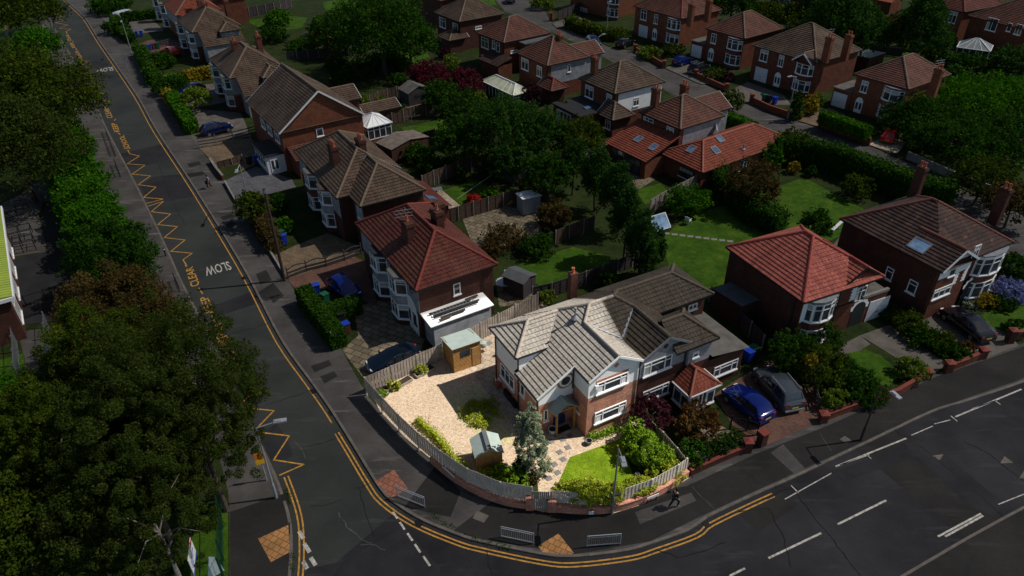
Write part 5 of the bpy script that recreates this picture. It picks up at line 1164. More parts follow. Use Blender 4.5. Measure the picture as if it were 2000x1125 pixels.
front_house('red brick house cut by the top edge, leftmost across the back street', (1197, -14), (1120, -35), (1245, -28), [((1128, 35), (1147, 17), 3)], bay=(1190, 50), wm='brick_orange')
front_house('red brick house with patchy roof and two chimneys, second from left across the back street', (1331, 37), (1240, 11), (1407, 19), [((1251, 37), (1264, 20), 2), ((1277, 45), (1286, 29), 2)], bay=(1306, 92), garage=(1254, 85), door=(1277, 85), chim=[(1352, 8), (1386, 0)], rm='tile_redbrown', ridge='ridge_terra', wm='brick_orange')
front_house('red brick house with pyramid-like brown roof, third from left across the back street', (1455, 76), (1379, 55), (1529, 55), [((1388, 83), (1400.5, 67), 2)], bay=(1422, 136), garage=(1362, 110), door=(1387, 118), gar_wing=True, rm='tile_redbrown')
front_house('red brick house with a small white-edged gable over its bay and two tall chimneys', (1595, 124), (1475, 87), (1675, 96), [((1483, 117), (1502, 99), 2), ((1519, 128), (1533, 109), 2)], bay=(1555, 184), garage=(1482, 168), door=(1515, 172), chim=[(1622, 72), (1660, 68)], gable=True)
front_house('red brick house with round bay beside a white garage, nearest across the back street', (1775, 175), (1671, 144), (1853, 145), [((1679, 178), (1698, 160), 2)], bay=(1723, 240), garage=(1637, 215), door=(1673, 220), gar_wing=True, chim=[(1836, 134)], wm='brick_orange', rm='tile_redbrown')
h = front_house('pale brick house with red hipped roof at the top right, beyond the conifers', (1884, 24), (1815, 3), (1945, 5), [((1844, 41), (1872, 24), 3)], rm='tile_terra', ridge='ridge_terra', wm='brick_orange')
h = front_house('brown roofed brick house behind the pointed conservatory at the top right corner', (2010, 60), (1912, 27), (2080, 35), [((1924, 57), (1952, 38), 2), ((1965, 60), (1978.7, 46), 1), ((1980, 66), (2000, 49), 2)], rm='tile_redbrown', wm='brick_red')
front_house('red brick house at the top edge behind the conifers, only a wall and window showing', (1600, -22), (1530, -45), (1660, -45), [((1520, 8), (1545, -5), 2)], wm='brick_dark')
# houses glimpsed along the top
front_house('brick house with orange hipped roof at the top edge, left of the dark brown one', (860, 2), (815, -20), (900, -12), [], rm='tile_orange', ridge='ridge_orange', wm='brick_dark')
left_semi('low red roofed house behind the far end of the left row', (400, 3), (375, -12), [], [], rm='tile_terra', cat_side=False, wm='brick_red')

# ---- school at the left edge
def school():
    a = P2((40, 660), 0); b = P2((12, 545), 4.2)
    p = P2((24, 578), 4.4); q = P2((2, 412), 4.4); e = (q-p); e.z = 0; e.normalize(); ex = Vector((e.y, -e.x, 0))
    D = (q-p).length+1.2
    h = House('school_building', 'low school building with a yellow-green ribbed roof at the left edge', None, D, W=12, frame=(Vector((p.x, p.y, 0))-ex*12, ex), ze=4.4, oh=.4)
    h.wall(0, 11.6, .2, D, 0, 4.2, 'brick_dark'); mb = MB(); mb.poly([(12.0, 0, 4.4), (12.0, D, 4.4), (0, D, 5.9), (0, 0, 5.9)]); mb.poly([(0, -.01, 5.7), (12, -.01, 4.2), (12, -.01, 4.4), (0, -.01, 5.9)])
    i = 0
    while i*.42 < D: mb.bar((12.0, i*.42, 4.42), (0, i*.42, 5.92), .06, .07); i += 1
    mb.build('roof', 'school_roof', h.root)
    vb = MB(); vb.box(12.0, 12.12, -.1, D, 4.1, 4.42); vb.box(0, 12.1, -.16, -.03, 4.05, 4.35); vb.build('fascia', 'upvc', h.root)
    E = Plane((11.6, 0, 0), (0, 1, 0), (1, 0, 0))
    for k in range(5):
        u = 1.2+k*4.2
        if u+2 < D: h.win_at(E, u, u+2.4, 1., 3.4, 3, True)
    return h
school()

# ---- conservatories, sheds, garages
def conservatory(lab, base, rz, w, d, hw, hr, poly, hip=1., name='conservatory', bars=5):
    p = P2(base, .1); r = root(name, lab, 'conservatory', p, rz)
    mb = MB(); mb.box(0, w, 0, d, 0, .45); mb.build('base_wall', 'brick_orange', r)
    gb = MB(); gb.box(.04, w-.04, .04, d-.04, .45, hw); g = gb.build('glazing', 'pane', r)
    fb = MB(); n = max(2, round(w/.9)); nd = max(2, round(d/.9))
    for i in range(n+1): u = w*i/n; fb.box(u-.05, u+.05, -.02, .04, .45, hw); fb.box(u-.05, u+.05, d-.04, d+.02, .45, hw)
    for i in range(nd+1): u = d*i/nd; fb.box(-.02, .04, u-.05, u+.05, .45, hw); fb.box(w-.04, w+.02, u-.05, u+.05, .45, hw)
    for z in (.45, hw*.74, hw-.1): fb.box(-.03, w+.03, -.03, .03, z, z+.09); fb.box(-.03, .03, -.03, d+.03, z+.001, z+.089); fb.box(w-.03, w+.03, -.03, d+.03, z+.002, z+.088)
    fb.build('frame', 'upvc', r)
    A = [(-.15, -.15, hw), (w+.15, -.15, hw), (w+.15, d+.15, hw), (-.15, d+.15, hw)]
    if w >= d: r0, r1 = (d/2*hip, d/2, hr), (w-d/2*hip, d/2, hr)
    else: r0, r1 = (w/2, w/2*hip, hr), (w/2, d-w/2*hip, hr)
    rb = MB(); V = Vector
    fs = [(A[0], A[1], r1, r0), (A[2], A[3], r0, r1), (A[1], A[2], r1), (A[3], A[0], r0)] if w >= d else [(A[0], A[1], r0), (A[1], A[2], r1, r0), (A[2], A[3], r1), (A[3], A[0], r0, r1)]
    for f in fs: rb.poly(f)
    ro = rb.build('roof', poly, r); bb = MB()
    bb.bar(r0, r1, .14, .12)
    for a, b in ((A[0], r0), (A[3], r0 if w >= d else r1), (A[1], r1 if w >= d else r0), (A[2], r1)): bb.bar(V(a)+V((0, 0, .03)), V(b)+V((0, 0, .03)), .1, .08)
    for f in fs:
        e0, e1 = V(f[0]), V(f[1]); t0 = V(f[-1]); t1 = V(f[2])
        for i in range(1, bars):
            t = i/bars; P_ = e0.lerp(e1, t); Q = t0.lerp(t1, t); bb.bar(P_+V((0, 0, .02)), Q+V((0, 0, .02)), .06, .05)
    for i in range(4): bb.bar(A[i], A[(i+1) % 4], .12, .1)
    bb.build('roof_bars', 'upvc', ro)
    return r
RZ = radians(35)
conservatory('small white conservatory with a bright translucent roof behind the wide brick gable', (722, 281), RZ+.0, 3.3, 3.6, 2.2, 3.3, 'poly_white', bars=4)
conservatory('long white conservatory with cream panelled roof behind the house with white upper side wall', (1035, 205), RZ+pi/2, 8.0, 3.0, 2.1, 3.1, 'poly_roof', bars=6).rotation_euler.z = radians(90+35)
conservatory('white framed conservatory with a pointed grey glass roof at the top right', (1928, 116), RZ+pi/2+.35, 4.6, 4., 2.3, 3.6, 'poly_grey', bars=4)
def shed(lab, base, rz, w, d, hf, hb, wall, roof, kind='pent', door=True, win=True, name='shed', ridge_cap=None):
    p = P2(base, .13); r = root(name, lab, 'shed', p, rz)
    wb = MB(); n = int(hf/.13)
    if kind == 'pent':
        wb.poly([(0, 0, 0), (w, 0, 0), (w, 0, hf), (0, 0, hf)]); wb.poly([(w, 0, 0), (w, d, 0), (w, d, hb), (w, 0, hf)]); wb.poly([(w, d, 0), (0, d, 0), (0, d, hb), (w, d, hb)]); wb.poly([(0, d, 0), (0, 0, 0), (0, 0, hf), (0, d, hb)])
    else:
        for y, sgn in ((0, 1), (d, -1)): q = [(0, y, 0), (w, y, 0), (w, y, hf), (w/2, y, hb), (0, y, hf)]; wb.poly(q if sgn > 0 else q[::-1])
        wb.poly([(0, d, 0), (0, 0, 0), (0, 0, hf), (0, d, hf)]); wb.poly([(w, 0, 0), (w, d, 0), (w, d, hf), (w, 0, hf)])
    for i in range(n):   # overlapping boards
        z = i*.13; a = .02
        wb.bar((-.0, -.008, z+.02), (w, -.008, z+.02), .02, .03); wb.bar((-.008, 0, z+.02), (-.008, d, z+.02), .02, .03); wb.bar((w+.008, 0, z+.02), (w+.008, d, z+.02), .02, .03)
    for x, y in ((0, 0), (w, 0), (0, d), (w, d)): wb.box(x-.03, x+.03, y-.03, y+.03, 0, min(hf, hb))
    wb.build('wall', wall, r)
    rb = MB(); t = .05; o = .14
    if kind == 'pent':
        q = [(-o, -o, hf+.02), (w+o, -o, hf+.02), (w+o, d+o, hb+.02), (-o, d+o, hb+.02)]
        rb.poly([(a, b, c+t) for a, b, c in q]); rb.poly(q[::-1])
        for i in range(4): a, b = q[i], q[(i+1) % 4]; rb.poly([a, b, (b[0], b[1], b[2]+t), (a[0], a[1], a[2]+t)])
    else:
        for sg in (-1, 1):
            x1 = w/2+sg*(w/2+o); zl = hf-(hb-hf)/(w/2)*o+.02; q = [(w/2, -o, hb+.02), (x1, -o, zl), (x1, d+o, zl), (w/2, d+o, hb+.02)]
            if sg > 0: q = q[::-1]
            q = q[::-1]; rb.poly([(a, b, c+t) for a, b, c in q])
            for i in range(4): a, b = q[i], q[(i+1) % 4]; rb.poly([a, b, (b[0], b[1], b[2]+t), (a[0], a[1], a[2]+t)])
    ro = rb.build('roof', roof, r)
    if ridge_cap: cb = MB(); cb.bar((w/2, -o, hb+.08), (w/2, d+o, hb+.08), .3, .04); cb.build('ridge_cap', ridge_cap, ro)
    if win: pb = MB(); pb.box(w*.25, w*.62, -.035, -.012, hf*.55, hf*.8); wn = pb.build('window', 'pane', r)
    if door:
        db = MB(); db.box(w*.68, w*.97, -.04, -.012, .08, min(hf, hb)-.15)
        dd = db.build('door', wall, r)
    return r
AZ = atan2(CH.ex.y, CH.ex.x)
shed('tall new timber shed with a pale green felt roof on the sunlit gravel', (888, 728), AZ, 2.3, 2.0, 2.35, 2.0, 'shed_wood', 'felt_green')
shed('small timber shed with a ridged grey-green felt roof by the curved boundary fence', (932, 922), AZ-.25, 1.7, 1.5, 1.5, 2.0, 'shed_wood', 'felt_green', 'gable', win=False, ridge_cap='felt_grey')
shed('grey garden store with ridged light roof under the far tree, beside the red flowers', (1000, 358), RZ, 2.4, 1.8, 1.5, 1.9, 'felt_grey', 'poly_grey', 'gable', win=False)
shed('pale metal garden store standing on the old paving beside the fence', (1022, 420), RZ-.2, 2.0, 1.6, 1.9, 1.8, 'galv', 'sheet_white', 'pent', win=False)
shed('small dark timber shed on the patio edge behind the terracotta house', (1022, 585), RZ+.3, 1.8, 2.2, 1.7, 2.0, 'fence_dark', 'felt_grey', 'gable', win=False)
shed('dark summerhouse with a mossy roof near the red maples', (800, 208), RZ, 3.6, 3.0, 1.9, 2.7, 'fence_dark', 'felt_old', 'gable')
r = shed('long low garage with a weathered grey corrugated roof behind the brown semi', (768, 322), RZ+.15, 5.6, 3.0, 2.0, 2.5, 'brick_dark', 'asbestos', 'gable', win=False, name='garage')
r['category'] = 'garage'
shed('brick store with a low grey roof between the neighbour and the red-roofed house', (1440, 640), CH.root.rotation_euler.z, 3.0, 3.2, 2.3, 2.0, 'brick_dark', 'felt_grey', 'pent', win=False)
shed('grey flat outbuilding with pale roof beyond the fourth front house', (1690, 140), RZ, 4.5, 3, 2.2, 2.0, 'brick_dark', 'poly_grey', 'pent', win=False)
shed('small red tiled store glimpsed between the conifers at the top', (1735, 28), RZ, 4, 4, 2.3, 3.5, 'brick_orange', 'terracotta', 'gable', win=False)
# ------------------------------------------------------------------ fences and walls
def fence(lab, px, h=1.75, style='panel', mat='fence_brown', step=1.85, post='post_concrete', base=0., z0=.1, smooth=False, group=None, posth=.1, skip=()):
    pts = [P2(p, z0) for p in (smooth_px(px, 5) if smooth else px)]
    pts = resample(pts, step); o0 = pts[0]
    r = root('fence', lab, 'fence', o0, 0, group); q = [p-o0 for p in pts]
    for i, p in enumerate(q):
        a = q[max(i-1, 0)]; b = q[min(i+1, len(q)-1)]; d = (b-a).normalized(); s = Vector((-d.y, d.x, 0))
        mb = MB(); mb.obox(p+Vector((0, 0, (h+posth+base)/2)), d*.05, s*.05, (0, 0, (h+posth+base)/2)); mb.build('post', post, r)
    for i in range(len(q)-1):
        if i in skip: continue
        a, b = q[i], q[i+1]; d = (b-a); l = d.length; d /= l; s = Vector((-d.y, d.x, 0)); mb = MB(); Z = lambda z: Vector((0, 0, z))
        if style == 'boards':
            n = max(2, int(l/.125))
            for k in range(n):
                t = (k+.5)/n; hh = h+rnd.uniform(-.015, .015); off = s*(.012 if k % 2 else -.012)
                mb.obox(a.lerp(b, t)+off+Z(base+hh/2), d*(l/n*.5-.006), s*.011, (0, 0, hh/2))
            for z in (.25, .8): mb.bar(a+s*.035+Z(base+h*z), b+s*.035+Z(base+h*z), .04, .07)
        elif style == 'panel':
            n = max(3, int(h/.16))
            for k in range(n): mb.obox((a+b)/2+Z(.08+base+(k+.5)*(h-.1)/n)+s*(.012*(k % 2)), d*(l/2-.05), s*.012, (0, 0, (h-.1)/n*.5))
            for t in (.1, .5, .9): mb.obox(a.lerp(b, t)+Z(base+h/2)-s*.03, d*.025, s*.02, (0, 0, h/2-.04))
            mb.bar(a+Z(base+h), b+Z(base+h), .06, .04)
        elif style == 'rail':
            for z in (.35, .62, .9): mb.bar(a+Z(h*z), b+Z(h*z), .05, .13)
        elif style == 'arched':
            for k in range(7):
                t0, t1 = k/7, (k+1)/7; f = lambda t: h*.8+h*.2*sin(pi*t); mb.bar(a.lerp(b, t0)+Z(f(t0)), a.lerp(b, t1)+Z(f(t1)), .06, .1)
            for z in (.2, .5): mb.bar(a+Z(h*z), b+Z(h*z), .03, .22)
        elif style == 'iron':
            for z in (.12, .9): mb.bar(a+Z(base+h*z), b+Z(base+h*z), .03, .03)
            n = int(l/.13)
            for k in range(n+1): p = a.lerp(b, k/max(n, 1)); mb.bar(p+Z(base+.02), p+Z(base+h), .016, .016)
        mb.build('panel', mat, r)
    return r
def wall_px(lab, px, h=.9, mat='brick_red', cop='kerb', th=.22, piers=(), z0=.1, smooth=False, name='garden_wall', group=None, ph=.4):
    pts = [P2(p, z0) for p in (smooth_px(px, 5) if smooth else px)]; o0 = pts[0]
    r = root(name, lab, 'wall', o0, 0, group); q = [p-o0 for p in pts]; A = offset(q, th/2); B = offset(q, -th/2); mb = MB(); cb = MB(); A2 = offset(q, th/2+.03); B2 = offset(q, -th/2-.03); ac = 0
    for i in range(len(q)-1):
        l = (q[i+1]-q[i]).length
        for P, Q in ((A[i+1], A[i]), (B[i], B[i+1])): mb.poly([P+Vector((0, 0, -.05)), Q+Vector((0, 0, -.05)), Q+Vector((0, 0, h)), P+Vector((0, 0, h))], [(ac+l if P is A[i+1] else ac, 0), (ac if P is A[i+1] else ac+l, 0), (ac if P is A[i+1] else ac+l, h), (ac+l if P is A[i+1] else ac, h)])
        ac += l
        cb.prism([(p.x, p.y) for p in (A2[i], A2[i+1], B2[i+1], B2[i])], h, h+.07)
    for i, j in ((0, 1), (-1, -2)): mb.poly([A[i]+Vector((0, 0, -.05)), B[i]+Vector((0, 0, -.05)), B[i]+Vector((0, 0, h)), A[i]+Vector((0, 0, h))])
    mb.build('wall', mat, r); cb.build('coping', cop, r)
    for i in piers:
        p = q[i]; pb = MB(); pb.box(p.x-.26, p.x+.26, p.y-.26, p.y+.26, -.05, h+ph); pb2 = MB(); pb2.box(p.x-.32, p.x+.32, p.y-.32, p.y+.32, h+ph, h+ph+.08); pb2.poly([(p.x-.3, p.y-.3, h+ph+.08), (p.x+.3, p.y-.3, h+ph+.08), (p.x, p.y, h+ph+.2)]); pb2.poly([(p.x+.3, p.y-.3, h+ph+.08), (p.x+.3, p.y+.3, h+ph+.08), (p.x, p.y, h+ph+.2)]); pb2.poly([(p.x+.3, p.y+.3, h+ph+.08), (p.x-.3, p.y+.3, h+ph+.08), (p.x, p.y, h+ph+.2)]); pb2.poly([(p.x-.3, p.y+.3, h+ph+.08), (p.x-.3, p.y-.3, h+ph+.08), (p.x, p.y, h+ph+.2)])
        po = pb.build('pier', mat, r); pb2.build('pier_cap', 'ridge_terra', po)
    return r
# around the sunlit plot
cur = [(900, 944), (950, 971), (1000, 985), (1040, 990)]
fence('weathered board fence along the pavement on the left and front of the sunlit plot', [(717, 772), (752, 812), (797, 860), (852, 908), (900, 943), (950, 969), (1000, 984), (1038, 988)], 1.45, 'boards', 'fence_pale', 2.4, 'fence_pale', base=.35, smooth=True, posth=.02)
wall_px('low curved brick wall under the board fence, left of the garden gate', [(842, 902), (870, 926), (900, 947), (950, 973), (1000, 988), (1040, 993)], .42, 'brick_house', 'brick_house', .2, piers=(), smooth=True)
fence('weathered board fence to the right of the garden gate, partly under climbing plants', [(1075, 993), (1130, 998), (1190, 996), (1250, 979), (1300, 955), (1336, 930)], 1.2, 'boards', 'fence_pale', 2.2, 'fence_pale', base=.5, smooth=True, posth=.02)
wall_px('low curved brick wall under the board fence, right of the garden gate', [(1072, 997), (1130, 1002), (1190, 1000), (1250, 983), (1300, 959), (1342, 931)], .55, 'brick_house', 'brick_house', .2, smooth=True)
for px, lab in (((1035, 992), 'square brick gate pier on the left of the wooden garden gate'), ((1078, 996), 'square brick gate pier on the right of the wooden garden gate')):
    p = P2(px, .1); mb = MB(); mb.box(-.26, .26, -.22, .22, 0, 1.0); o = mb.build('gate_pier', 'brick_house', loc=p); o.rotation_euler.z = -.05; tag(o, lab, 'pier')
p = P2((1057, 996), .1); r = root('garden_gate', 'grey weathered wooden garden gate between two brick piers at the sunlit plot', 'gate', p, -.05); mb = MB()
for k in range(8): mb.box(-.5+k*.125, -.5+k*.125+.118, -.02, .02, .06, 1.72+rnd.uniform(-.01, .01))
mb.build('boards', 'fence_grey', r); mb = MB(); mb.box(-.62, -.52, -.05, .05, 0, 1.78); mb.build('gate_post', 'fence_grey', r); mb = MB(); mb.box(.52, .62, -.05, .05, 0, 1.78); mb.build('gate_post', 'fence_grey', r); mb = MB(); mb.box(.3, .42, -.05, -.02, .95, 1.05); mb.build('latch', 'iron', r)
fence('weathered board fence between the sunlit gravel and the dark blue car', [(717, 768), (770, 745), (820, 722), (866, 702)], 1.6, 'boards', 'fence_grey', 2.2, 'fence_grey', posth=.02)
fence('weathered board fence behind the sunlit patio, beside the terracotta house', [(905, 684), (940, 664), (985, 640), (1050, 605)], 1.75, 'boards', 'fence_grey', 1.9, 'post_concrete', posth=.12)
fence('grey board fence with a pale end between the two front gardens of the joined houses', [(1262, 842), (1290, 868), (1318, 900), (1338, 926)], 1.3, 'boards', 'fence_grey', 1.6, 'fence_grey', posth=.02)
# left row fronts
fence('tall concrete-post fence with brown rails beside the black car of the left row', [(389, 290), (430, 284), (480, 272), (512, 262)], 1.5, 'rail', 'fence_brown', 2.2)
fence('arched dark wooden fence between two driveways near the telegraph pole', [(563, 544), (600, 530), (640, 520), (700, 500), (712, 492)], 1.15, 'arched', 'fence_dark', 1.9, 'fence_dark')
wall_px('low brick wall and sleeper edge along the grey block drive', [(412, 318), (424, 336), (437, 352)], .6, 'brick_orange', 'concrete')
fence('low dark wooden fence between the tan and grey block driveways', [(425, 330), (447, 325), (475, 315)], .9, 'panel', 'fence_brown', 1.9)
fence('low timber fence beside the driveway of wheelie bins far up the left row', [(262, 105), (300, 98), (345, 84), (362, 78)], 1.2, 'rail', 'fence_dark', 2.2, 'fence_dark')
wall_px('thin pale concrete edge wall beside the tan block drive and telegraph pole', [(503, 458), (533, 502), (558, 543)], .3, 'concrete', 'concrete', .12)
wall_px('thin pale edge wall along the pavement beside the grey block drive', [(440, 358), (452, 380), (463, 398)], .35, 'concrete', 'concrete', .12)
# back gardens
F_ = 'brown panel fence with concrete posts '
fence(F_+'running behind the low garage toward the dark trees', [(735, 300), (790, 292), (850, 273)], 1.5)
fence(F_+'across the lawn behind the small white conservatory', [(742, 248), (775, 242), (812, 230), (846, 222)], 1.7)
fence(F_+'beside the small round patio below the long low store', [(724, 208), (750, 196), (776, 190)], 1.6)
fence(F_+'along the top of the washing line lawn', [(826, 372), (860, 356), (890, 344), (920, 335), (950, 328), (976, 318)], 1.8)
fence(F_+'below the washing line lawn, behind the paved garden', [(866, 440), (900, 430), (932, 420), (966, 410), (994, 402), (1012, 396)], 1.7)
fence(F_+'between the paved garden and the large shaded lawn', [(1085, 478), (1100, 470), (1130, 460), (1160, 448)], 1.6)
fence('dark brown fence behind the neighbour rear extension, by the far lawn', [(1040, 588), (1085, 578), (1130, 562), (1190, 540), (1245, 518)], 1.5, mat='fence_dark')
fence('grey panel fence between the laurel bush and the orange-tiled house garden', [(1268, 420), (1300, 400), (1340, 380), (1382, 356)], 1.8, mat='fence_grey', post='fence_grey')
fence('short grey fence by the patio of the orange-tiled house', [(1140, 322), (1165, 314), (1195, 302)], 1.6, mat='fence_grey', post='fence_grey')
fence('trellis-topped dark fence beside the far summerhouse', [(780, 192), (810, 186), (842, 176)], 1.7, mat='fence_dark')
fence('dark garden fence at the top, right of the far left roofs', [(472, 36), (505, 30), (540, 24), (570, 14)], 1.9, mat='fence_dark')
fence('dark fence across the garden left of the large dark tree', [(560, 118), (620, 112), (680, 108)], 1.4, mat='fence_dark')
fence('dark side fence between the neighbour and the red-roofed house', [(1385, 590), (1412, 618), (1445, 640), (1490, 690)], 1.6, mat='fence_dark', post='post_concrete')
fence('black panel fence on the corner drive at the top street', [(1090, 40), (1120, 28), (1150, 12)], 1.8, mat='fence_dark', post='fence_dark')
fence('dark garden fence in front of the conifers, right of the fourth front house', [(1680, 100), (1720, 108), (1760, 112)], 1.5, mat='fence_dark', post='fence_dark')
fence('black iron gate leaf and railing on the neighbour drive', [(1425, 838), (1450, 838), (1478, 850)], 1.2, 'iron', 'iron', 1.2, 'iron')
fence('black iron railing above the low wall in front of the neighbour garden', [(1372, 915), (1410, 897), (1450, 876)], .5, 'iron', 'iron', 1.6, 'iron', base=.42)
fence('black iron railing on the low red wall before the red-roofed house', [(1625, 815), (1660, 802), (1700, 790)], .5, 'iron', 'iron', 1.6, 'iron', base=.42)
fence('dark brown rail fence beside the neighbour parked cars', [(1595, 800), (1588, 770), (1575, 740)], 1.1, 'rail', 'fence_dark', 1.6, 'fence_dark')
# walls facing the main road
wall_px('low red brick wall with red coping before the neighbour front garden', [(1347, 928), (1400, 904), (1458, 880)], .5, 'brick_dark', 'ridge_terra', piers=(2,))
p = P2((1486, 868), .1); mb = MB(); mb.box(-.26, .26, -.26, .26, 0, 1.15); r = root('gate_pier', 'square brick gate pier with a red cap on the right of the neighbour gate opening', 'pier', p, AZ); mb.build('pier', 'brick_dark', r); mb = MB(); mb.box(-.33, .33, -.33, .33, 1.15, 1.25); mb.build('pier_cap', 'ridge_terra', r)
wall_px('long low red brick wall with red coping before the red-roofed house lawn', [(1606, 822), (1660, 802), (1750, 772), (1808, 738)], .55, 'brick_red', 'ridge_terra', piers=(0, 3), ph=.15)
wall_px('short red brick wall with stone caps between the two driveways of the right houses', [(1850, 724), (1880, 714), (1916, 698)], .6, 'brick_red', 'ridge_terra', piers=(0, 2), ph=.2)
wall_px('dark brick wall at the right edge beside the black car lawn', [(1970, 668), (2010, 655), (2080, 630)], .8, 'brick_dark', 'ridge_dark', piers=(0,))
# back street walls
wall_px('long red brick front wall under the fourth front house', [(1467, 200), (1500, 216), (1535, 228), (1556, 233)], .8, 'brick_orange', 'ridge_terra', piers=(0,))
wall_px('red brick wall under the clipped hedge of the nearest front house', [(1598, 246), (1640, 262), (1698, 284)], .9, 'brick_orange', 'ridge_terra')
wall_px('red brick front wall with pier before the third front house', [(1358, 150), (1390, 165), (1418, 178)], .7, 'brick_orange', 'ridge_terra', piers=(0, 2))
wall_px('short red brick wall and pier beside the second front house', [(1240, 100), (1262, 112), (1296, 132)], .7, 'brick_orange', 'ridge_terra', piers=(0, 2))
wall_px('red brick pier and wall at the drive of the leftmost front house', [(1076, 40), (1082, 38)], 1.0, 'brick_orange', 'ridge_terra', piers=(0,))
wall_px('brick pier wall beside the clipped hedge of the orange-tiled house', [(1474, 268), (1478, 262)], 1.2, 'brick_orange', 'ridge_terra', piers=(0,))
wall_px('pale garden wall in the shadow under the big hedge at the right', [(1770, 310), (1860, 350), (1950, 385)], .9, 'concrete', 'concrete')

# ------------------------------------------------------------------ trees and plants
def leaf_mesh(name, cen, rad, n_per, size, mat, core=0., up=.4, shell=.35, flat=1.):
    # leaf-sized quads spread through clumps: cen (K,3), rad (K,3)
    K = len(cen); idx = np.repeat(np.arange(K), n_per); n = len(idx)
    d = NR.normal(size=(n, 3)); d /= np.linalg.norm(d, axis=1)[:, None]
    rr = shell+(1-shell)*NR.random(n)**.6; p = cen[idx]+d*rad[idx]*rr[:, None]
    nm = d*.55+NR.normal(size=(n, 3))*.7+np.array([0, 0, up]); nm /= np.linalg.norm(nm, axis=1)[:, None]
    t = np.cross(nm, NR.normal(size=(n, 3))); t /= np.linalg.norm(t, axis=1)[:, None]; b = np.cross(nm, t)
    s = size*(.4+1.1*NR.random(n)**1.5)[:, None]; a = t*s*.5; c = b*s*.32
    v = np.stack([p-a, p-c+nm*s*.06, p+a, p+c+nm*s*.06], 1).reshape(-1, 3)
    me = bpy.data.meshes.new(name); me.vertices.add(4*n); me.vertices.foreach_set('co', v.astype(np.float32).ravel())
    me.loops.add(4*n); me.loops.foreach_set('vertex_index', np.arange(4*n, dtype=np.int32)); me.polygons.add(n)
    me.polygons.foreach_set('loop_start', np.arange(0, 4*n, 4, dtype=np.int32)); me.polygons.foreach_set('loop_total', np.full(n, 4, dtype=np.int32))
    at = me.attributes.new('tint', 'FLOAT', 'FACE'); ct = NR.random(K)
    at.data.foreach_set('value', np.clip(.7*NR.random(n)**1.3+.3*ct[idx], 0, 1).astype(np.float32))
    me.update(); me.materials.append(MATS[mat]); return me
def crown(rx, ry, rz, leafs, dens=1., lump=.34, cone=0., K=None, mat='leaf_oak', flat_base=.5, name='crown', maxn=26000):
    K = K or int(30+26*max(rx, ry)**1.25)
    d = NR.normal(size=(K*3, 3)); d /= np.linalg.norm(d, axis=1)[:, None]; d = d[d[:, 2] > -flat_base][:K]; K = len(d)
    f = .5+.42*NR.random(K)**.7; c = d*f[:, None]
    if cone: h = (c[:, 2]+1)/2; sc = 1-cone*h; c[:, 0] *= sc; c[:, 1] *= sc
    c = c*np.array([rx, ry, rz])
    R = lump*(.5+.7*NR.random(K))[:, None]*np.array([rx, ry, min(rz, (rx+ry)/2*1.2)])[None, :]
    if cone: R = R*(1-.55*cone*h)[:, None]
    area = 4*pi*((rx*ry)**1.6+(rx*rz)**1.6*2)**(1/1.6)/3**(1/1.6)
    K2 = int(K*1.3); d2 = NR.normal(size=(K2, 3)); d2 /= np.linalg.norm(d2, axis=1)[:, None]; d2 = d2[d2[:, 2] > -.45]; K2 = len(d2)
    c2 = d2*(.86+.3*NR.random(K2))[:, None]
    if cone: h2 = (c2[:, 2]+1)/2; c2[:, :2] *= (1-cone*np.clip(h2, 0, 1))[:, None]
    c2 = c2*np.array([rx, ry, rz]); c = np.concatenate([c, c2]); R = np.concatenate([R, (.07+.09*NR.random(K2))[:, None]*np.array([rx, ry, (rx+ry)/2])[None, :]*(.6+.9*NR.random((K2, 3)))])
    n = int(min(maxn, dens*3.2*area/(leafs*leafs*.5))); npr = np.maximum(8, (n*(R[:, 0]**2/np.sum(R[:, 0]**2))).astype(int))
    return leaf_mesh(name, c, R, npr, leafs, mat)
def leafsize(p, k=2.2): return max(.1, min(.55, k*(p-Vector((0, 0, HC))).length/717))
def tree(lab, px, rpx, h, mat='leaf_oak', rz=None, cone=0., dens=1., name='tree', cat='tree', bark='bark', lump=.22, k=2.15, trunk=True, group=None, zc=None, squash=1., maxn=36000):
    zc = zc or h*.6; c = P2(px, zc); dist = (c-Vector((0, 0, HC))).length; r = rpx*dist/FPX; rz = rz or min(h*.5, max(h-zc, .45*h))
    base = Vector((c.x, c.y, .1)); ls = leafsize(c, k)
    t = root(name, lab, cat, base, rnd.uniform(0, 6.28), group)
    me = crown(r, r*squash, rz, ls, dens, lump, cone, mat=mat, maxn=maxn); o = link(bpy.data.objects.new('crown', me)); o.parent = t; o.location = (0, 0, zc-.1)
    if trunk:
        mb = MB(); tr_ = max(.08, r*.05); top = Vector((rnd.uniform(-.2, .2), rnd.uniform(-.2, .2), zc-.1)); mid = Vector((rnd.uniform(-.15, .15), rnd.uniform(-.15, .15), zc*.45))
        mb.tube((0, 0, -.1), mid, tr_*1.25, tr_*.9, 8, False); mb.tube(mid, top, tr_*.9, tr_*.5, 8, False)
        for i in range(12 if r > 4 else 7 if r > 2 else 4):
            a = 2.4*i+rnd.random(); s = mid.lerp(top, rnd.uniform(.1, .9)); q_ = rnd.uniform(.7, .98); e = s+Vector((cos(a)*r*q_, sin(a)*r*q_, rz*rnd.uniform(.1, .65))); m_ = s.lerp(e, .5)+Vector((0, 0, rz*.12))
            mb.tube(s, m_, tr_*.42, tr_*.26, 6, False); mb.tube(m_, e, tr_*.26, tr_*.06, 6, False)
        mb.build('trunk', bark, t, smooth=True)
    return t
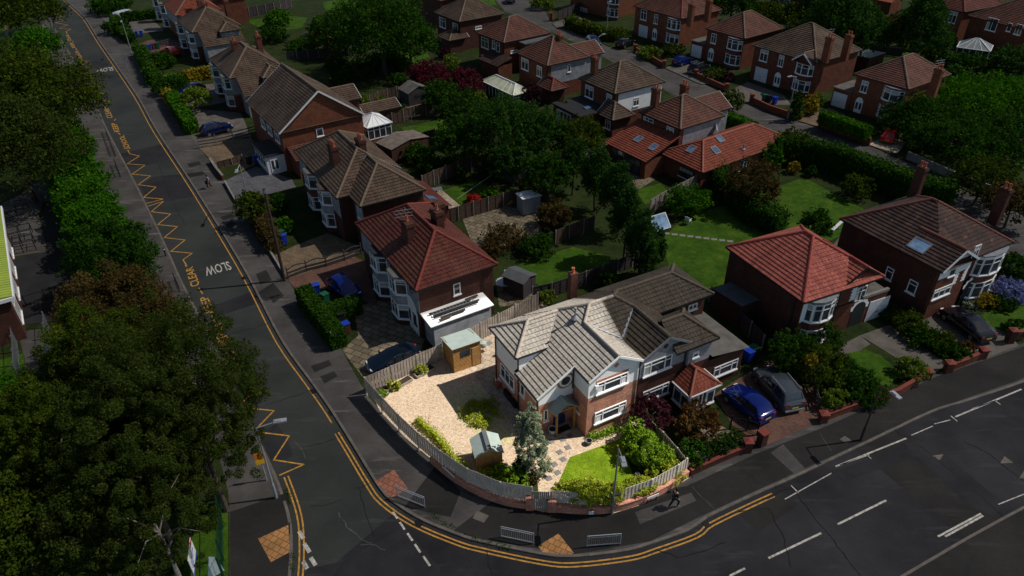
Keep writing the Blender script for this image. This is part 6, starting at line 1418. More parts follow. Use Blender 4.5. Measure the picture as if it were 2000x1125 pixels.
def bush(lab, px, rpx, h, mat='leaf_dark', dens=1., name='shrub', k=2., lump=.24, squash=1., z=.1, group=None, cat='shrub', cone=0., maxn=9000):
    c = P2(px, z+h*.5); dist = (c-Vector((0, 0, HC))).length; r = rpx*dist/FPX; ls = leafsize(c, k)
    me = crown(r, r*squash, h*.55, ls, dens, lump, cone, mat=mat, flat_base=.75, name=name, K=int(30+22*r), maxn=maxn); o = link(bpy.data.objects.new(name, me)); o.location = (c.x, c.y, z+h*.48); o.rotation_euler.z = rnd.uniform(0, 6.28) if squash == 1 else 0
    return tag(o, lab, cat, group)
def hedge(lab, px, wd, h, mat='leaf_dark', dens=1., k=2.2, rough=.1, name='hedge', group=None, z0=.1, smooth=False):
    pts = [P2(p, z0) for p in (smooth_px(px, 4) if smooth else px)]; o0 = pts[0]; q = [p-o0 for p in pts]
    ls = leafsize(pts[len(pts)//2]+Vector((0, 0, h)), k); P = []; D = []
    A = offset(q, wd/2); B = offset(q, -wd/2); V = []; Fc = []
    for i in range(len(q)-1):
        a, b = q[i], q[i+1]; d = b-a; l = d.length
        if l < 1e-3: continue
        d /= l; s = Vector((-d.y, d.x, 0)); ar = l*(wd+2*h); n = int(dens*2.6*ar/(ls*ls*.5)); n = min(n, 14000)
        u = NR.random(n)*l; w_ = NR.random(n)*(wd+2*h); jit = NR.normal(size=n)*rough
        side = w_ < h; top = (w_ >= h) & (w_ < h+wd)
        off = np.where(side, wd/2+jit, np.where(top, w_-h-wd/2, -wd/2+jit)); z = np.where(side, w_, np.where(top, h+jit, w_-h-wd))
        base = np.array(a)[None, :]+np.outer(u, np.array(d))+np.outer(off, np.array(s)); base[:, 2] += z
        nn = np.where(side[:, None], np.array(s)[None, :], np.where(top[:, None], np.array([0, 0, 1.])[None, :], -np.array(s)[None, :]))
        P.append(base); D.append(nn)
    for e, dr in ((q[0], q[0]-q[1]), (q[-1], q[-1]-q[-2])):
        dr = dr.normalized(); s = Vector((-dr.y, dr.x, 0)); n = int(dens*2.6*wd*h/(ls*ls*.5)); n = min(n, 4000)
        b = np.array(e)[None, :]+np.outer((NR.random(n)-.5)*wd, np.array(s))+np.outer(NR.normal(size=n)*rough, np.array(dr)); b[:, 2] += NR.random(n)*h; P.append(b); D.append(np.repeat(np.array(dr)[None, :], n, 0))
    p = np.concatenate(P); d = np.concatenate(D); n = len(p)
    nm = d+NR.normal(size=(n, 3))*.6; nm /= np.linalg.norm(nm, axis=1)[:, None]; t = np.cross(nm, NR.normal(size=(n, 3))); t /= np.linalg.norm(t, axis=1)[:, None]; b = np.cross(nm, t); s = ls*(.6+.8*NR.random(n))[:, None]
    v = np.stack([p-t*s*.5, p-b*s*.32, p+t*s*.5, p+b*s*.32], 1).reshape(-1, 3)
    # the dense inside of the hedge
    core = []; cf = []
    A = offset(q, wd/2-.12); B = offset(q, -wd/2+.12); m_ = len(v)
    for i in range(len(q)): core += [(A[i].x, A[i].y, 0), (A[i].x, A[i].y, h-.1), (B[i].x, B[i].y, h-.1), (B[i].x, B[i].y, 0)]
    for i in range(len(q)-1):
        for j in range(3): cf.append((m_+4*i+j, m_+4*i+j+1, m_+4*i+5+j, m_+4*i+4+j))
    cf += [(m_, m_+1, m_+2, m_+3), tuple(m_+4*(len(q)-1)+j for j in range(4))]
    vv = np.concatenate([v, np.array(core)]); nf = n+len(cf)
    me = bpy.data.meshes.new(name); me.vertices.add(len(vv)); me.vertices.foreach_set('co', vv.astype(np.float32).ravel())
    lp = np.concatenate([np.arange(4*n), np.array(cf).ravel()]).astype(np.int32); me.loops.add(len(lp)); me.loops.foreach_set('vertex_index', lp); me.polygons.add(nf)
    me.polygons.foreach_set('loop_start', np.arange(0, 4*nf, 4, dtype=np.int32)); me.polygons.foreach_set('loop_total', np.full(nf, 4, dtype=np.int32))
    at = me.attributes.new('tint', 'FLOAT', 'FACE'); at.data.foreach_set('value', np.concatenate([NR.random(n), np.zeros(len(cf))]).astype(np.float32)); me.update(); me.materials.append(MATS[mat])
    o = link(bpy.data.objects.new(name, me)); o.location = o0; return tag(o, lab, 'hedge', group)
# left side of the road, far to near
LT = 'tree'
tree('dark tree filling the top left corner beside the zigzag lines', (25, 15), 66, 10, 'leaf_oak')
tree('bright green round tree between the top left dark tree and the olive tree', (72, 88), 36, 6, 'leaf_fresh')
tree('big olive green tree overhanging the left pavement near the upper SLOW lettering', (82, 190), 82, 11, 'leaf_oak', lump=.17)
tree('dark olive tree at the left edge below the big olive tree', (25, 290), 90, 11, 'leaf_birch')
tree('second olive tree at the far left edge beside the big olive tree', (-15, 180), 80, 12, 'leaf_oak')
for px, rp, hh, lab in (((142, 290), 34, 4.5, 'topmost bright green bushy tree in the roadside row, just below the olive tree'), ((152, 345), 42, 5.2, 'second bright green bushy tree in the roadside row'), ((170, 400), 44, 5.5, 'third bright green bushy tree in the roadside row, beside the curved school path'),
                        ((190, 450), 48, 6.0, 'fourth bright green bushy tree in the roadside row'), ((222, 508), 66, 7.0, 'lowest and largest bright green tree in the roadside row, opposite the KEEP CLEAR lettering')):
    tree(lab, px, rp, hh, 'leaf_fresh' if hh < 6.5 else 'leaf_dark', zc=hh*.5, rz=hh*.5, group='bright green roadside trees', dens=1.1)
hedge('rough bright green hedge strip under the roadside trees', [(118, 250), (136, 330), (162, 400), (196, 480), (245, 560)], 3.4, 3.4, 'leaf_fresh', rough=.5, k=2.4)
tree('brownish olive tree between the school railings and the big near tree', (225, 620), 84, 8, 'leaf_brown', lump=.17)
tree('second brownish tree leaning over the black bollards on the left pavement', (300, 640), 55, 6.5, 'leaf_brown')
big = dict(k=1.7, maxn=100000, lump=.12, dens=.85)
tree('huge dark olive tree overhanging the side road below the KEEP lettering', (355, 762), 126, 12.5, 'leaf_birch', **big)
tree('large olive tree in the left mass, just left of the huge tree', (215, 745), 88, 11, 'leaf_oak', **big)
tree('large dark tree in the left mass reaching the left street lamp', (392, 855), 88, 11, 'leaf_birch', **big)
tree('large tree in the middle of the bottom left mass', (262, 890), 98, 12.5, 'leaf_birch', **big)
tree('pale barked tree with loose crown at the left of the bottom mass', (118, 880), 80, 10.5, 'leaf_oak', bark='bark_pale', **big)
tree('tree at the left edge above the hidden brick heap', (10, 890), 80, 8, 'leaf_oak', dens=.8)
tree('tree low in the bottom left mass beside the white sign', (300, 1020), 84, 10, 'leaf_birch', bark='bark_pale', **big)
tree('tree at the bottom edge left of the white sign', (190, 1060), 78, 8.5, 'leaf_birch', bark='bark_pale', k=2.1, lump=.22, maxn=50000)
tree('tree at the very bottom left corner', (40, 1080), 80, 8, 'leaf_oak', k=2.9, dens=.8)
tree('small bright tree at the left edge beside the school lawn', (5, 795), 45, 5, 'leaf_fresh')
tree('tree near the left edge with sunny grass behind it', (90, 1000), 70, 8.5, 'leaf_oak', k=2.9, lump=.17)
tree('narrow tree in the gap between the school path and the big tree', (150, 800), 75, 8, 'leaf_birch', k=2.9, lump=.17)
# left row front gardens
bush('round dark bush beside the silver van at the top of the left row', (215, 10), 30, 3.2, 'leaf_dark')
bush('dark hedge bush between the silver van and the blue bins', (228, 52), 20, 2.5, 'leaf_dark'); hedge('green hedge in front of the van, along the far pavement', [(225, 42), (240, 70), (258, 84)], 1.6, 1.6, 'leaf_dark'); hedge('dark green hedge between the van and the row of bins', [(240, 42), (280, 38), (315, 34)], 1.8, 1.7, 'leaf_dark')
hedge('leafy hedge corner beside the pavement, below the maroon car', [(276, 108), (290, 130), (300, 160), (310, 168)], 1.7, 1.8, 'leaf_dark', rough=.25)
bush('round bush beside the maroon car drive', (315, 118), 22, 2.2, 'leaf_dark'); bush('big dark clipped bush below the small front lawn of the left row', (333, 166), 30, 2.2, 'leaf_dark'); hedge('golden hedge between two drives of the left row', [(365, 162), (390, 155), (415, 152)], 1.5, 1.7, 'leaf_gold')
hedge('low golden bush at the end of the thick clipped hedge', [(328, 192), (340, 210)], 1.3, 1.5, 'leaf_gold'); hedge('thick clipped hedge along the pavement by the black car', [(340, 202), (358, 232), (378, 262)], 1.7, 1.9, 'leaf_fresh', rough=.07)
tree('small olive tree on the drive behind the thick clipped hedge', (382, 192), 24, 3.2, 'leaf_lime', dens=.8)
tree('golden green small tree by the pavement next to the tan block drive', (495, 405), 32, 3.6, 'leaf_oak'); bush('dark round bush behind the golden green small tree', (545, 396), 17, 2.2, 'leaf_dark'); bush('light leafy bush beside the house bay, above the blue bin', (555, 440), 17, 1.6, 'leaf_fresh'); hedge('mixed olive hedge along the pavement beside the telegraph pole', [(505, 430), (520, 462), (540, 492)], 1.3, 1.7, 'leaf_brown', rough=.22)
hedge('thick clipped dark green hedge along the pavement beside the bright blue car', [(597, 590), (620, 622), (645, 655), (664, 680)], 1.35, 1.75, 'leaf_dark', rough=.06, dens=1.2); hedge('clipped hedge wing between the bright blue car and the paved drive', [(648, 628), (675, 618), (704, 606)], 1.2, 1.5, 'leaf_dark', rough=.06, dens=1.2)
# back gardens of the left row
tree('enormous dark tree standing over the gardens at the top', (742, 58), 78, 12, 'leaf_dark', lump=.17, maxn=34000); tree('dark tree on the right flank of the enormous garden tree', (800, 80), 48, 8, 'leaf_dark'); tree('dark tree on the left flank of the enormous garden tree', (660, 60), 45, 7, 'leaf_dark')
bush('vivid green round shrub on the lawn behind the far left roofs', (543, 36), 22, 3, 'leaf_fresh'); bush('grey-green shrub under the vivid round shrub', (535, 68), 22, 2.6, 'leaf_dark'); tree('loose pale green tree left of the enormous tree', (645, 78), 34, 5, 'leaf_oak', dens=.7); bush('low leafy bush on the far small lawn', (590, 88), 26, 1.6, 'leaf_dark'); bush('dark shrub beside the grey summer path', (625, 55), 20, 2.4, 'leaf_dark'); bush('round dark shrub above the long low store', (698, 138), 26, 2.6, 'leaf_dark'); bush('leafy shrub behind the store chimney pots', (655, 122), 20, 2, 'leaf_dark'); bush('rounded shrub beside the wing of the gable house', (668, 152), 20, 2.2, 'leaf_dark'); bush('pale shrub below the enormous tree', (735, 120), 22, 2.4, 'leaf_dark')
hedge('square clipped hedge round the small bright lawn', [(760, 112), (775, 128), (795, 140)], 1.6, 1.8, 'leaf_fresh', rough=.06); bush('round clipped bush below the square hedge', (775, 155), 17, 1.8, 'leaf_dark')
tree('dark red maple, the left of two, above the summerhouse', (836, 146), 36, 4.2, 'leaf_maple'); tree('dark red maple, the right of two, near the long conservatory', (903, 162), 38, 4.2, 'leaf_maple'); bush('lime green bush between the two red maples', (881, 123), 16, 2.4, 'leaf_lime'); bush('small purple bush under the dark brown hipped house', (868, 105), 12, 1.6, 'leaf_purple'); bush('yellow green bush in front of the long conservatory', (935, 190), 14, 2, 'leaf_lime')
bush('light green bush by the wall of the long low store', (710, 200), 10, 1.9, 'leaf_lime'); bush('small light bush by the round patio fence', (744, 197), 9, 1.4, 'leaf_lime'); bush('bushy plants below the summerhouse', (775, 215), 18, 1.4, 'leaf_dark')
for px, rp, hh, lab, mt in (((862, 185), 34, 4.5, 'leafy dark tree beside the summerhouse', 'leaf_dark'), ((905, 222), 48, 6, 'dark tree below the right red maple', 'leaf_dark'), ((985, 255), 68, 8, 'broad dark green tree in front of the long conservatory', 'leaf_conifer'), ((1052, 266), 50, 7, 'dark green tree right of the broad dark tree', 'leaf_conifer'), ((905, 275), 52, 6, 'dark leafy tree above the washing line lawn', 'leaf_dark'), ((1130, 272), 46, 5.5, 'olive tree beside the orange-tiled rear extension', 'leaf_oak'), ((1035, 185), 20, 3, 'purple brown tree below the long conservatory', 'leaf_purple'), ((1100, 215), 16, 2.8, 'small light tree by the flat black extension', 'leaf_oak'), ((1000, 318), 42, 5, 'very dark tree between the washing line lawn and the grey store', 'leaf_conifer')):
    tree(lab, px, rp, hh, mt, lump=.17)
bush('low shrubs along the garage wall of the brown semi', (815, 300), 30, 2.0, 'leaf_dark'); bush('shrubs between the low garage and the washing line fence', (850, 325), 32, 1.8, 'leaf_dark'); bush('small shrub on the upper corner of the washing line lawn', (900, 338), 10, 2.2, 'leaf_conifer'); bush('dark shrub beside the last fence post above the washing line lawn', (958, 330), 15, 2.2, 'leaf_dark')
bush('low red flowering bush on the edge of the washing line lawn', (925, 389), 14, .9, 'leaf_redflower'); bush('low green bush beside the red flowers', (960, 380), 18, 1., 'leaf_fresh')
tree('dark tree behind the pale metal store', (1070, 345), 45, 5.5, 'leaf_dark', lump=.17); bush('brown leaved bush left of the pale metal store', (1028, 362), 16, 2, 'leaf_brown'); bush('rounded olive bush right of the pale metal store', (1082, 420), 32, 2.8, 'leaf_brown'); bush('wild bramble bush over the old paving', (985, 462), 42, 1.8, 'leaf_brown', dens=.7); bush('leafy bush below the wild bramble', (1050, 480), 34, 1.9, 'leaf_dark'); bush('bramble edge beside the terracotta roof', (955, 490), 24, 1.5, 'leaf_brown'); bush('bright shrub by the neighbour chimney', (1188, 545), 20, 1.8, 'leaf_dark'); bush('sunny shrub at the back corner of the sunlit plot', (1068, 580), 16, 1.4, 'leaf_lime')
# conifer screen
for px, rp, hh, lab in (((1120, 320), 34, 6.5, 'first conifer of the screen, beside the dark garden tree'), ((1165, 345), 38, 7, 'second conifer of the screen, above the patio fence'), ((1205, 380), 42, 7.5, 'third conifer of the screen, widest in the middle'), ((1225, 430), 42, 7.5, 'fourth conifer of the screen, above the grey solar panel'), ((1255, 470), 38, 7, 'fifth conifer of the screen, right of the deep shade'), ((1283, 485), 22, 5, 'slim conifer beside the solar panel'), ((1262, 510), 26, 3.8, 'rounded lowest conifer at the end of the screen')):
    tree(lab, px, rp, hh, 'leaf_conifer', cone=.45, group='conifer screen between the gardens', lump=.3)
bush('large laurel bush against the grey panel fence', (1342, 392), 42, 2.9, 'leaf_fresh', squash=.8); tree('loose brown-green tree in the hedge gap above the stepping stones', (1470, 360), 48, 5.2, 'leaf_brown', dens=.8, lump=.17)
hedge('dark hedge running down between the two right gardens', [(1392, 352), (1430, 395), (1470, 430), (1520, 455)], 2.2, 2.2, 'leaf_dark', rough=.25, smooth=True)
hedge('tall hedge beside the back street, behind the right lawn', [(1505, 315), (1560, 318), (1620, 332), (1700, 362), (1790, 398), (1850, 410)], 2., 3., 'leaf_dark', rough=.2, smooth=True); bush('rounded bush at the corner of the tall back street hedge', (1550, 285), 32, 3.6, 'leaf_oak'); bush('hedge block at the left end of the tall back street hedge', (1505, 305), 22, 3., 'leaf_fresh')
bush('yellow green ball bush in the hedge shade', (1550, 328), 11, 1.3, 'leaf_gold'); bush('leafy yellow-green bush in front of the tall hedge', (1675, 366), 26, 2.4, 'leaf_oak'); bush('dark ball bush in the hedge shade', (1585, 335), 9, 1.2, 'leaf_dark')
tree('dark round tree behind the red-roofed house', (1592, 440), 28, 3.6, 'leaf_dark')
tree('leafy tree at the right edge behind the dark-roofed house', (1920, 352), 44, 5, 'leaf_oak'); tree('brownish tree right of the tall chimney at the right edge', (1980, 400), 40, 4.5, 'leaf_brown')
# back street gardens
hedge('clipped hedge on the red wall of the nearest front house', [(1602, 238), (1640, 252), (1692, 272)], 1.5, 1.5, 'leaf_fresh', rough=.06, z0=.9); hedge('clipped hedge between the orange-tiled house and the back street', [(1415, 245), (1445, 256), (1470, 268)], 1.5, 1.8, 'leaf_fresh', rough=.06)
bush('golden ball bush beside the steps of the fourth front house', (1582, 205), 16, 2.6, 'leaf_gold'); bush('dark conical shrub beside the golden ball bush', (1556, 208), 14, 4, 'leaf_conifer', cone=.6); bush('green ball bush right of the golden ball bush', (1598, 196), 11, 1.8, 'leaf_lime'); bush('tiny gold bush at the wall end', (1562, 226), 5, .9, 'leaf_gold')
bush('loose green shrub at the gable of the orange-tiled house', (1430, 198), 20, 3., 'leaf_oak', dens=.8); bush('grassy bush before the third front house', (1395, 145), 20, 1.6, 'leaf_oak'); bush('purple grasses beside the third front bay', (1420, 150), 12, 1.2, 'leaf_purple')
bush('trimmed bush before the second front house, left', (1268, 103), 20, 1.6, 'leaf_lime'); bush('leafy bush before the second front house, right', (1315, 97), 18, 1.8, 'leaf_oak'); hedge('leafy hedge in front of the leftmost front house', [(1110, 52), (1150, 68), (1195, 80), (1225, 78)], 2., 1.8, 'leaf_oak', rough=.3)
bush('bushes at the top beside the black fence', (1060, 5), 20, 2.4, 'leaf_lime')
for px, rp, hh, lab, mt, cn in (((1640, 45), 62, 12, 'broad dark conifer behind the fourth front house', 'leaf_conifer', .4), ((1690, 65), 44, 9, 'lower dark conifer right of the broad conifer', 'leaf_conifer', .4), ((1800, 55), 52, 11, 'tall dark conifer left of the pale brick house', 'leaf_conifer', .5), ((1560, 35), 34, 5, 'mixed shrub tree above the pyramid roofs', 'leaf_oak', 0), ((1430, 5), 40, 7, 'tree at the top edge above the pyramid roof', 'leaf_dark', 0), ((1500, 25), 34, 4, 'yellowish shrub tree at the top edge', 'leaf_oak', 0), ((1740, 60), 30, 5, 'brown-red tree between the conifers', 'leaf_brown', 0), ((1605, 5), 40, 9, 'conifer at the top edge behind the broad conifer', 'leaf_conifer', .4)):
    tree(lab, px, rp, hh, mt, cone=cn, lump=.17)
for px, rp, hh, lab, mt in (((1735, 50), 14, 3, 'rounded shrub under the brown-red tree', 'leaf_dark'), ((1790, 78), 22, 3, 'shrub left of the pointed conservatory', 'leaf_conifer'), ((1830, 105), 20, 3, 'round shrub beside the pointed conservatory', 'leaf_dark'), ((1850, 75), 14, 2, 'bright shrub by the pale brick house', 'leaf_fresh'), ((1872, 120), 20, 2.6, 'first clipped ball behind the nearest front house', 'leaf_dark'), ((1905, 125), 20, 2.6, 'second clipped ball behind the nearest front house', 'leaf_dark'), ((1868, 148), 22, 2.8, 'dark shrub behind the nearest front house chimney', 'leaf_conifer'), ((1985, 120), 36, 4, 'dark tree right of the pointed conservatory', 'leaf_conifer'), ((1768, 88), 10, 2, 'yellow shrub at the garden fence', 'leaf_lime')):
    bush(lab, px, rp, hh, mt)
for px, rp, hh, lab in (((1800, 235), 58, 4.5, 'first dark green tree of the huge overgrown hedge, beside the red car'), ((1870, 205), 66, 4.8, 'second tree of the huge overgrown hedge, lit on top'), ((1945, 190), 62, 4.8, 'third tree of the huge overgrown hedge, at the right edge'), ((1870, 275), 66, 4.5, 'lower dark tree of the huge overgrown hedge'), ((1960, 265), 62, 4.5, 'lower right tree of the huge overgrown hedge'), ((1760, 215), 30, 2.6, 'low shrub where the overgrown hedge meets the brick side wall')):
    tree(lab, px, rp, hh, 'leaf_dark' if hh < 4.7 else 'leaf_fresh', zc=hh*.5, rz=hh*.52, trunk=hh > 3, lump=.17, group='huge overgrown hedge at the right', dens=1.1)
# front gardens on the right
tree('red-leaved rounded shrub tree in the neighbour gravel bed', (1362, 826), 41, 2.6, 'leaf_rust', zc=1.35, rz=1.35, trunk=True, name='shrub', cat='shrub'); tree('dark purple shrub tree against the neighbour wall', (1270, 808), 36, 2.6, 'leaf_purple', zc=1.4, rz=1.3, dens=.8, lump=.17)
bush('dark shrub beside the dividing fence on the neighbour side', (1355, 885), 30, 1.6, 'leaf_dark'); bush('leafy flowering plants behind the neighbour railing', (1410, 868), 24, 1.1, 'leaf_dark'); bush('low plants at the foot of the neighbour gate pier', (1432, 856), 16, .9, 'leaf_dark')
tree('loose rose tree in front of the red-roofed house bay', (1605, 660), 34, 2.6, 'leaf_dark', zc=1.4, rz=1.3, dens=.8); tree('dark leafy tree left of the rose tree', (1545, 690), 42, 3.4, 'leaf_dark', zc=1.8, rz=1.6); tree('leafy tree with orange flowers above the grey estate car', (1600, 715), 46, 3.2, 'leaf_oak', zc=1.7, rz=1.5, dens=.9); bush('dark bush on the lawn corner of the red-roofed house', (1655, 735), 42, 2.0, 'leaf_dark'); bush('trailing bush above the long red wall', (1690, 765), 36, 1.3, 'leaf_dark'); bush('yellowish shrub at the left end of the long red wall', (1628, 778), 22, 1.6, 'leaf_lime'); bush('orange flowered bush inside the leafy tree', (1585, 705), 10, 1.2, 'leaf_gold', z=2.2)
bush('yellow-tipped spiky shrub at the end of the long red wall', (1782, 720), 25, 1.5, 'leaf_lime')
for px, rp, hh, lab, mt in (((1775, 630), 28, 1.5, 'pale green mound shrub beside the garage drive', 'leaf_oak'), ((1740, 612), 20, 1., 'low green shrub at the garage corner', 'leaf_dark'), ((1800, 655), 30, 1.2, 'middle mound of shrubs between the two drives', 'leaf_dark'), ((1835, 665), 26, 1.2, 'light green shrub in the bed between the two drives', 'leaf_oak'), ((1860, 685), 26, 1.1, 'dark shrub at the street end of the bed between the drives', 'leaf_dark'), ((1885, 680), 16, 1., 'orange-red flowers beside the wall pier', 'leaf_rust')):
    bush(lab, px, rp, hh, mt)
bush('big hydrangea covered in blue and pink flower heads at the right edge', (1972, 568), 27, 1.7, 'leaf_hydrangea', lump=.22); bush('green leaves of the hydrangea bed by the round bay', (1960, 590), 20, 1., 'leaf_dark'); bush('yellow and orange flowering bush beside the hydrangea', (1925, 585), 20, 1., 'leaf_gold'); bush('dark bush below the black car at the right edge', (1985, 640), 18, 1., 'leaf_dark'); bush('leafy bush beside the round bay of the dark-roofed house', (1985, 520), 28, 2., 'leaf_dark'); bush('silver low plants beside the black car', (1895, 590), 14, .5, 'leaf_silver')
# plants of the sunlit plot
tree('tall silver-green eucalyptus beside the front door in the sunlit plot', (1034, 862), 31, 5.7, 'leaf_silver', zc=2.9, rz=2.8, k=1.5, dens=1.2, lump=.24, bark='bark_pale')
bush('pale leafy skirt of the eucalyptus over the flower bed', (1046, 902), 30, 1.5, 'leaf_silver', k=1.5)
bush('upright olive ground plants growing through the shaded gravel', (940, 805), 38, .4, 'leaf_sunlime', k=1.5, dens=.9)
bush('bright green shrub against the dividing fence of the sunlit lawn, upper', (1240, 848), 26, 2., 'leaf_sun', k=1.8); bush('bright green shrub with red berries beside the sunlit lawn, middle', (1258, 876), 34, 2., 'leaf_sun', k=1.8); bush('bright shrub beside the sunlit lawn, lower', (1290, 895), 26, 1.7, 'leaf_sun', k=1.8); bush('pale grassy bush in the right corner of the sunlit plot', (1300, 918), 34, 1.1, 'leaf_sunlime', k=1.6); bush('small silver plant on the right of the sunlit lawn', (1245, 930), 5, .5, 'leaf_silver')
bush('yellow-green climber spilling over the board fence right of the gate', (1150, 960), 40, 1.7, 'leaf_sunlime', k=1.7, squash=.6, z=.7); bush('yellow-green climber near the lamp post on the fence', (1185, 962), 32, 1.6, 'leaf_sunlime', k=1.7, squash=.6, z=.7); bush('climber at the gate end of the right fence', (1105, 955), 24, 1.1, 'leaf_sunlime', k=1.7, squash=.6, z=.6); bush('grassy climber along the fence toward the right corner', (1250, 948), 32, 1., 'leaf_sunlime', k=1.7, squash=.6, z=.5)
for px, rp, hh, lab, mt in (((975, 925), 22, .9, 'green flowering plants in the bed left of the gate', 'leaf_sun'), ((1010, 935), 24, .9, 'leafy plants in the bed beside the gate path', 'leaf_sun'), ((1015, 912), 16, 1.1, 'dark green round plant under the eucalyptus', 'leaf_dark'), ((945, 932), 18, .8, 'yellowish plants between the small shed and the fence', 'leaf_sunlime'), ((1040, 935), 12, .7, 'brown grassy plant at the path edge', 'leaf_brown')):
    bush(lab, px, rp, hh, mt, k=1.7)
hedge('thin line of weeds along the inside of the curved board fence', [(815, 825), (845, 850), (865, 872), (890, 905), (915, 925)], .5, .5, 'leaf_sunlime', rough=.15, k=1.6, dens=.5, name='weed_strip'); hedge('strip of bright low plants under the front gable window', [(1150, 858), (1180, 850), (1205, 838)], .45, .35, 'leaf_sun', rough=.1, k=1.6, name='plant_strip')
for px, lab, mt in (((770, 752), 'tall pinkish plants in the raised bed against the board fence', 'leaf_sunlime'), ((745, 768), 'low green plants in the nearest raised bed', 'leaf_sun'), ((822, 722), 'yellow-green climbers in the raised bed beside the tall shed', 'leaf_sunlime')):
    bush(lab, px, 13, .9 if px[0] > 750 else .5, mt, k=1.5, squash=.6, dens=.8)
for a, b, lab in (((733, 774), (760, 764), 'nearest grey timber raised bed at the board fence corner'), ((768, 766), (806, 744), 'middle grey timber raised bed along the board fence'), ((815, 740), (850, 722), 'grey timber raised bed next to the tall shed')):
    A, B = P2(a, .12), P2(b, .12); d = (B-A).normalized(); s = Vector((-d.y, d.x, 0)); r = root('raised_bed', lab, 'raised bed', A, 0); L_ = (B-A).length; mb = MB(); mb.bar((0, 0, .12), d*L_+Vector((0, 0, .12)), .06, .22); mb.bar(Vector((0, 0, .12)), s*.6+Vector((0, 0, .12)), .06, .22); mb.bar(d*L_+Vector((0, 0, .12)), d*L_+s*.6+Vector((0, 0, .12)), .06, .22); mb.build('frame', 'fence_grey', r); mb = MB(); mb.poly([Vector((0, 0, .18)), d*L_+Vector((0, 0, .18)), d*L_+s*.6+Vector((0, 0, .18)), s*.6+Vector((0, 0, .18))]); mb.build('soil', 'soil', r)
# ------------------------------------------------------------------ cars
CT = {'hatch': dict(h=1.5, st=[(0, .34, .72, .8, .88, .8), (.03, .24, .9, .97, .97, .86), (.07, .2, .93, 1.02, 1, .84), (.17, .2, .95, 1.43, 1, .70), (.36, .2, .95, 1.5, 1, .70), (.52, .2, .95, 1.45, 1, .70), (.72, .2, .93, .98, 1, .8), (.88, .2, .82, .86, .98, .78), (.96, .24, .68, .72, .93, .72), (1, .32, .55, .58, .82, .6)], rw=2, ws=5),
      'sedan': dict(h=1.45, st=[(0, .34, .72, .78, .86, .78), (.03, .24, .88, .93, .96, .84), (.13, .2, .92, .98, 1, .82), (.30, .2, .95, 1.38, 1, .68), (.44, .2, .95, 1.45, 1, .68), (.56, .2, .95, 1.40, 1, .68), (.74, .2, .9, .95, 1, .8), (.9, .2, .78, .82, .97, .76), (.97, .25, .62, .66, .9, .7), (1, .34, .5, .53, .8, .55)], rw=2, ws=5),
      'estate': dict(h=1.7, st=[(0, .36, .8, .88, .88, .82), (.025, .26, .98, 1.05, .97, .86), (.05, .22, 1.0, 1.1, 1, .84), (.12, .22, 1.02, 1.62, 1, .72), (.36, .22, 1.02, 1.7, 1, .73), (.54, .22, 1.02, 1.64, 1, .72), (.73, .22, 1.0, 1.06, 1, .82), (.88, .22, .92, .96, .98, .8), (.96, .26, .76, .8, .93, .74), (1, .34, .6, .63, .82, .6)], rw=2, ws=5),
      'van': dict(h=1.95, st=[(0, .36, .9, 1.0, .95, .9), (.02, .26, 1.05, 1.3, 1, .9), (.03, .24, 1.1, 1.4, 1, .9), (.06, .24, 1.1, 1.9, 1, .82), (.4, .24, 1.1, 1.95, 1, .82), (.66, .24, 1.1, 1.9, 1, .8), (.84, .24, 1.05, 1.12, 1, .84), (.93, .24, .95, 1.0, .98, .8), (.98, .28, .76, .8, .93, .74), (1, .36, .6, .63, .85, .65)], rw=2, ws=5)}
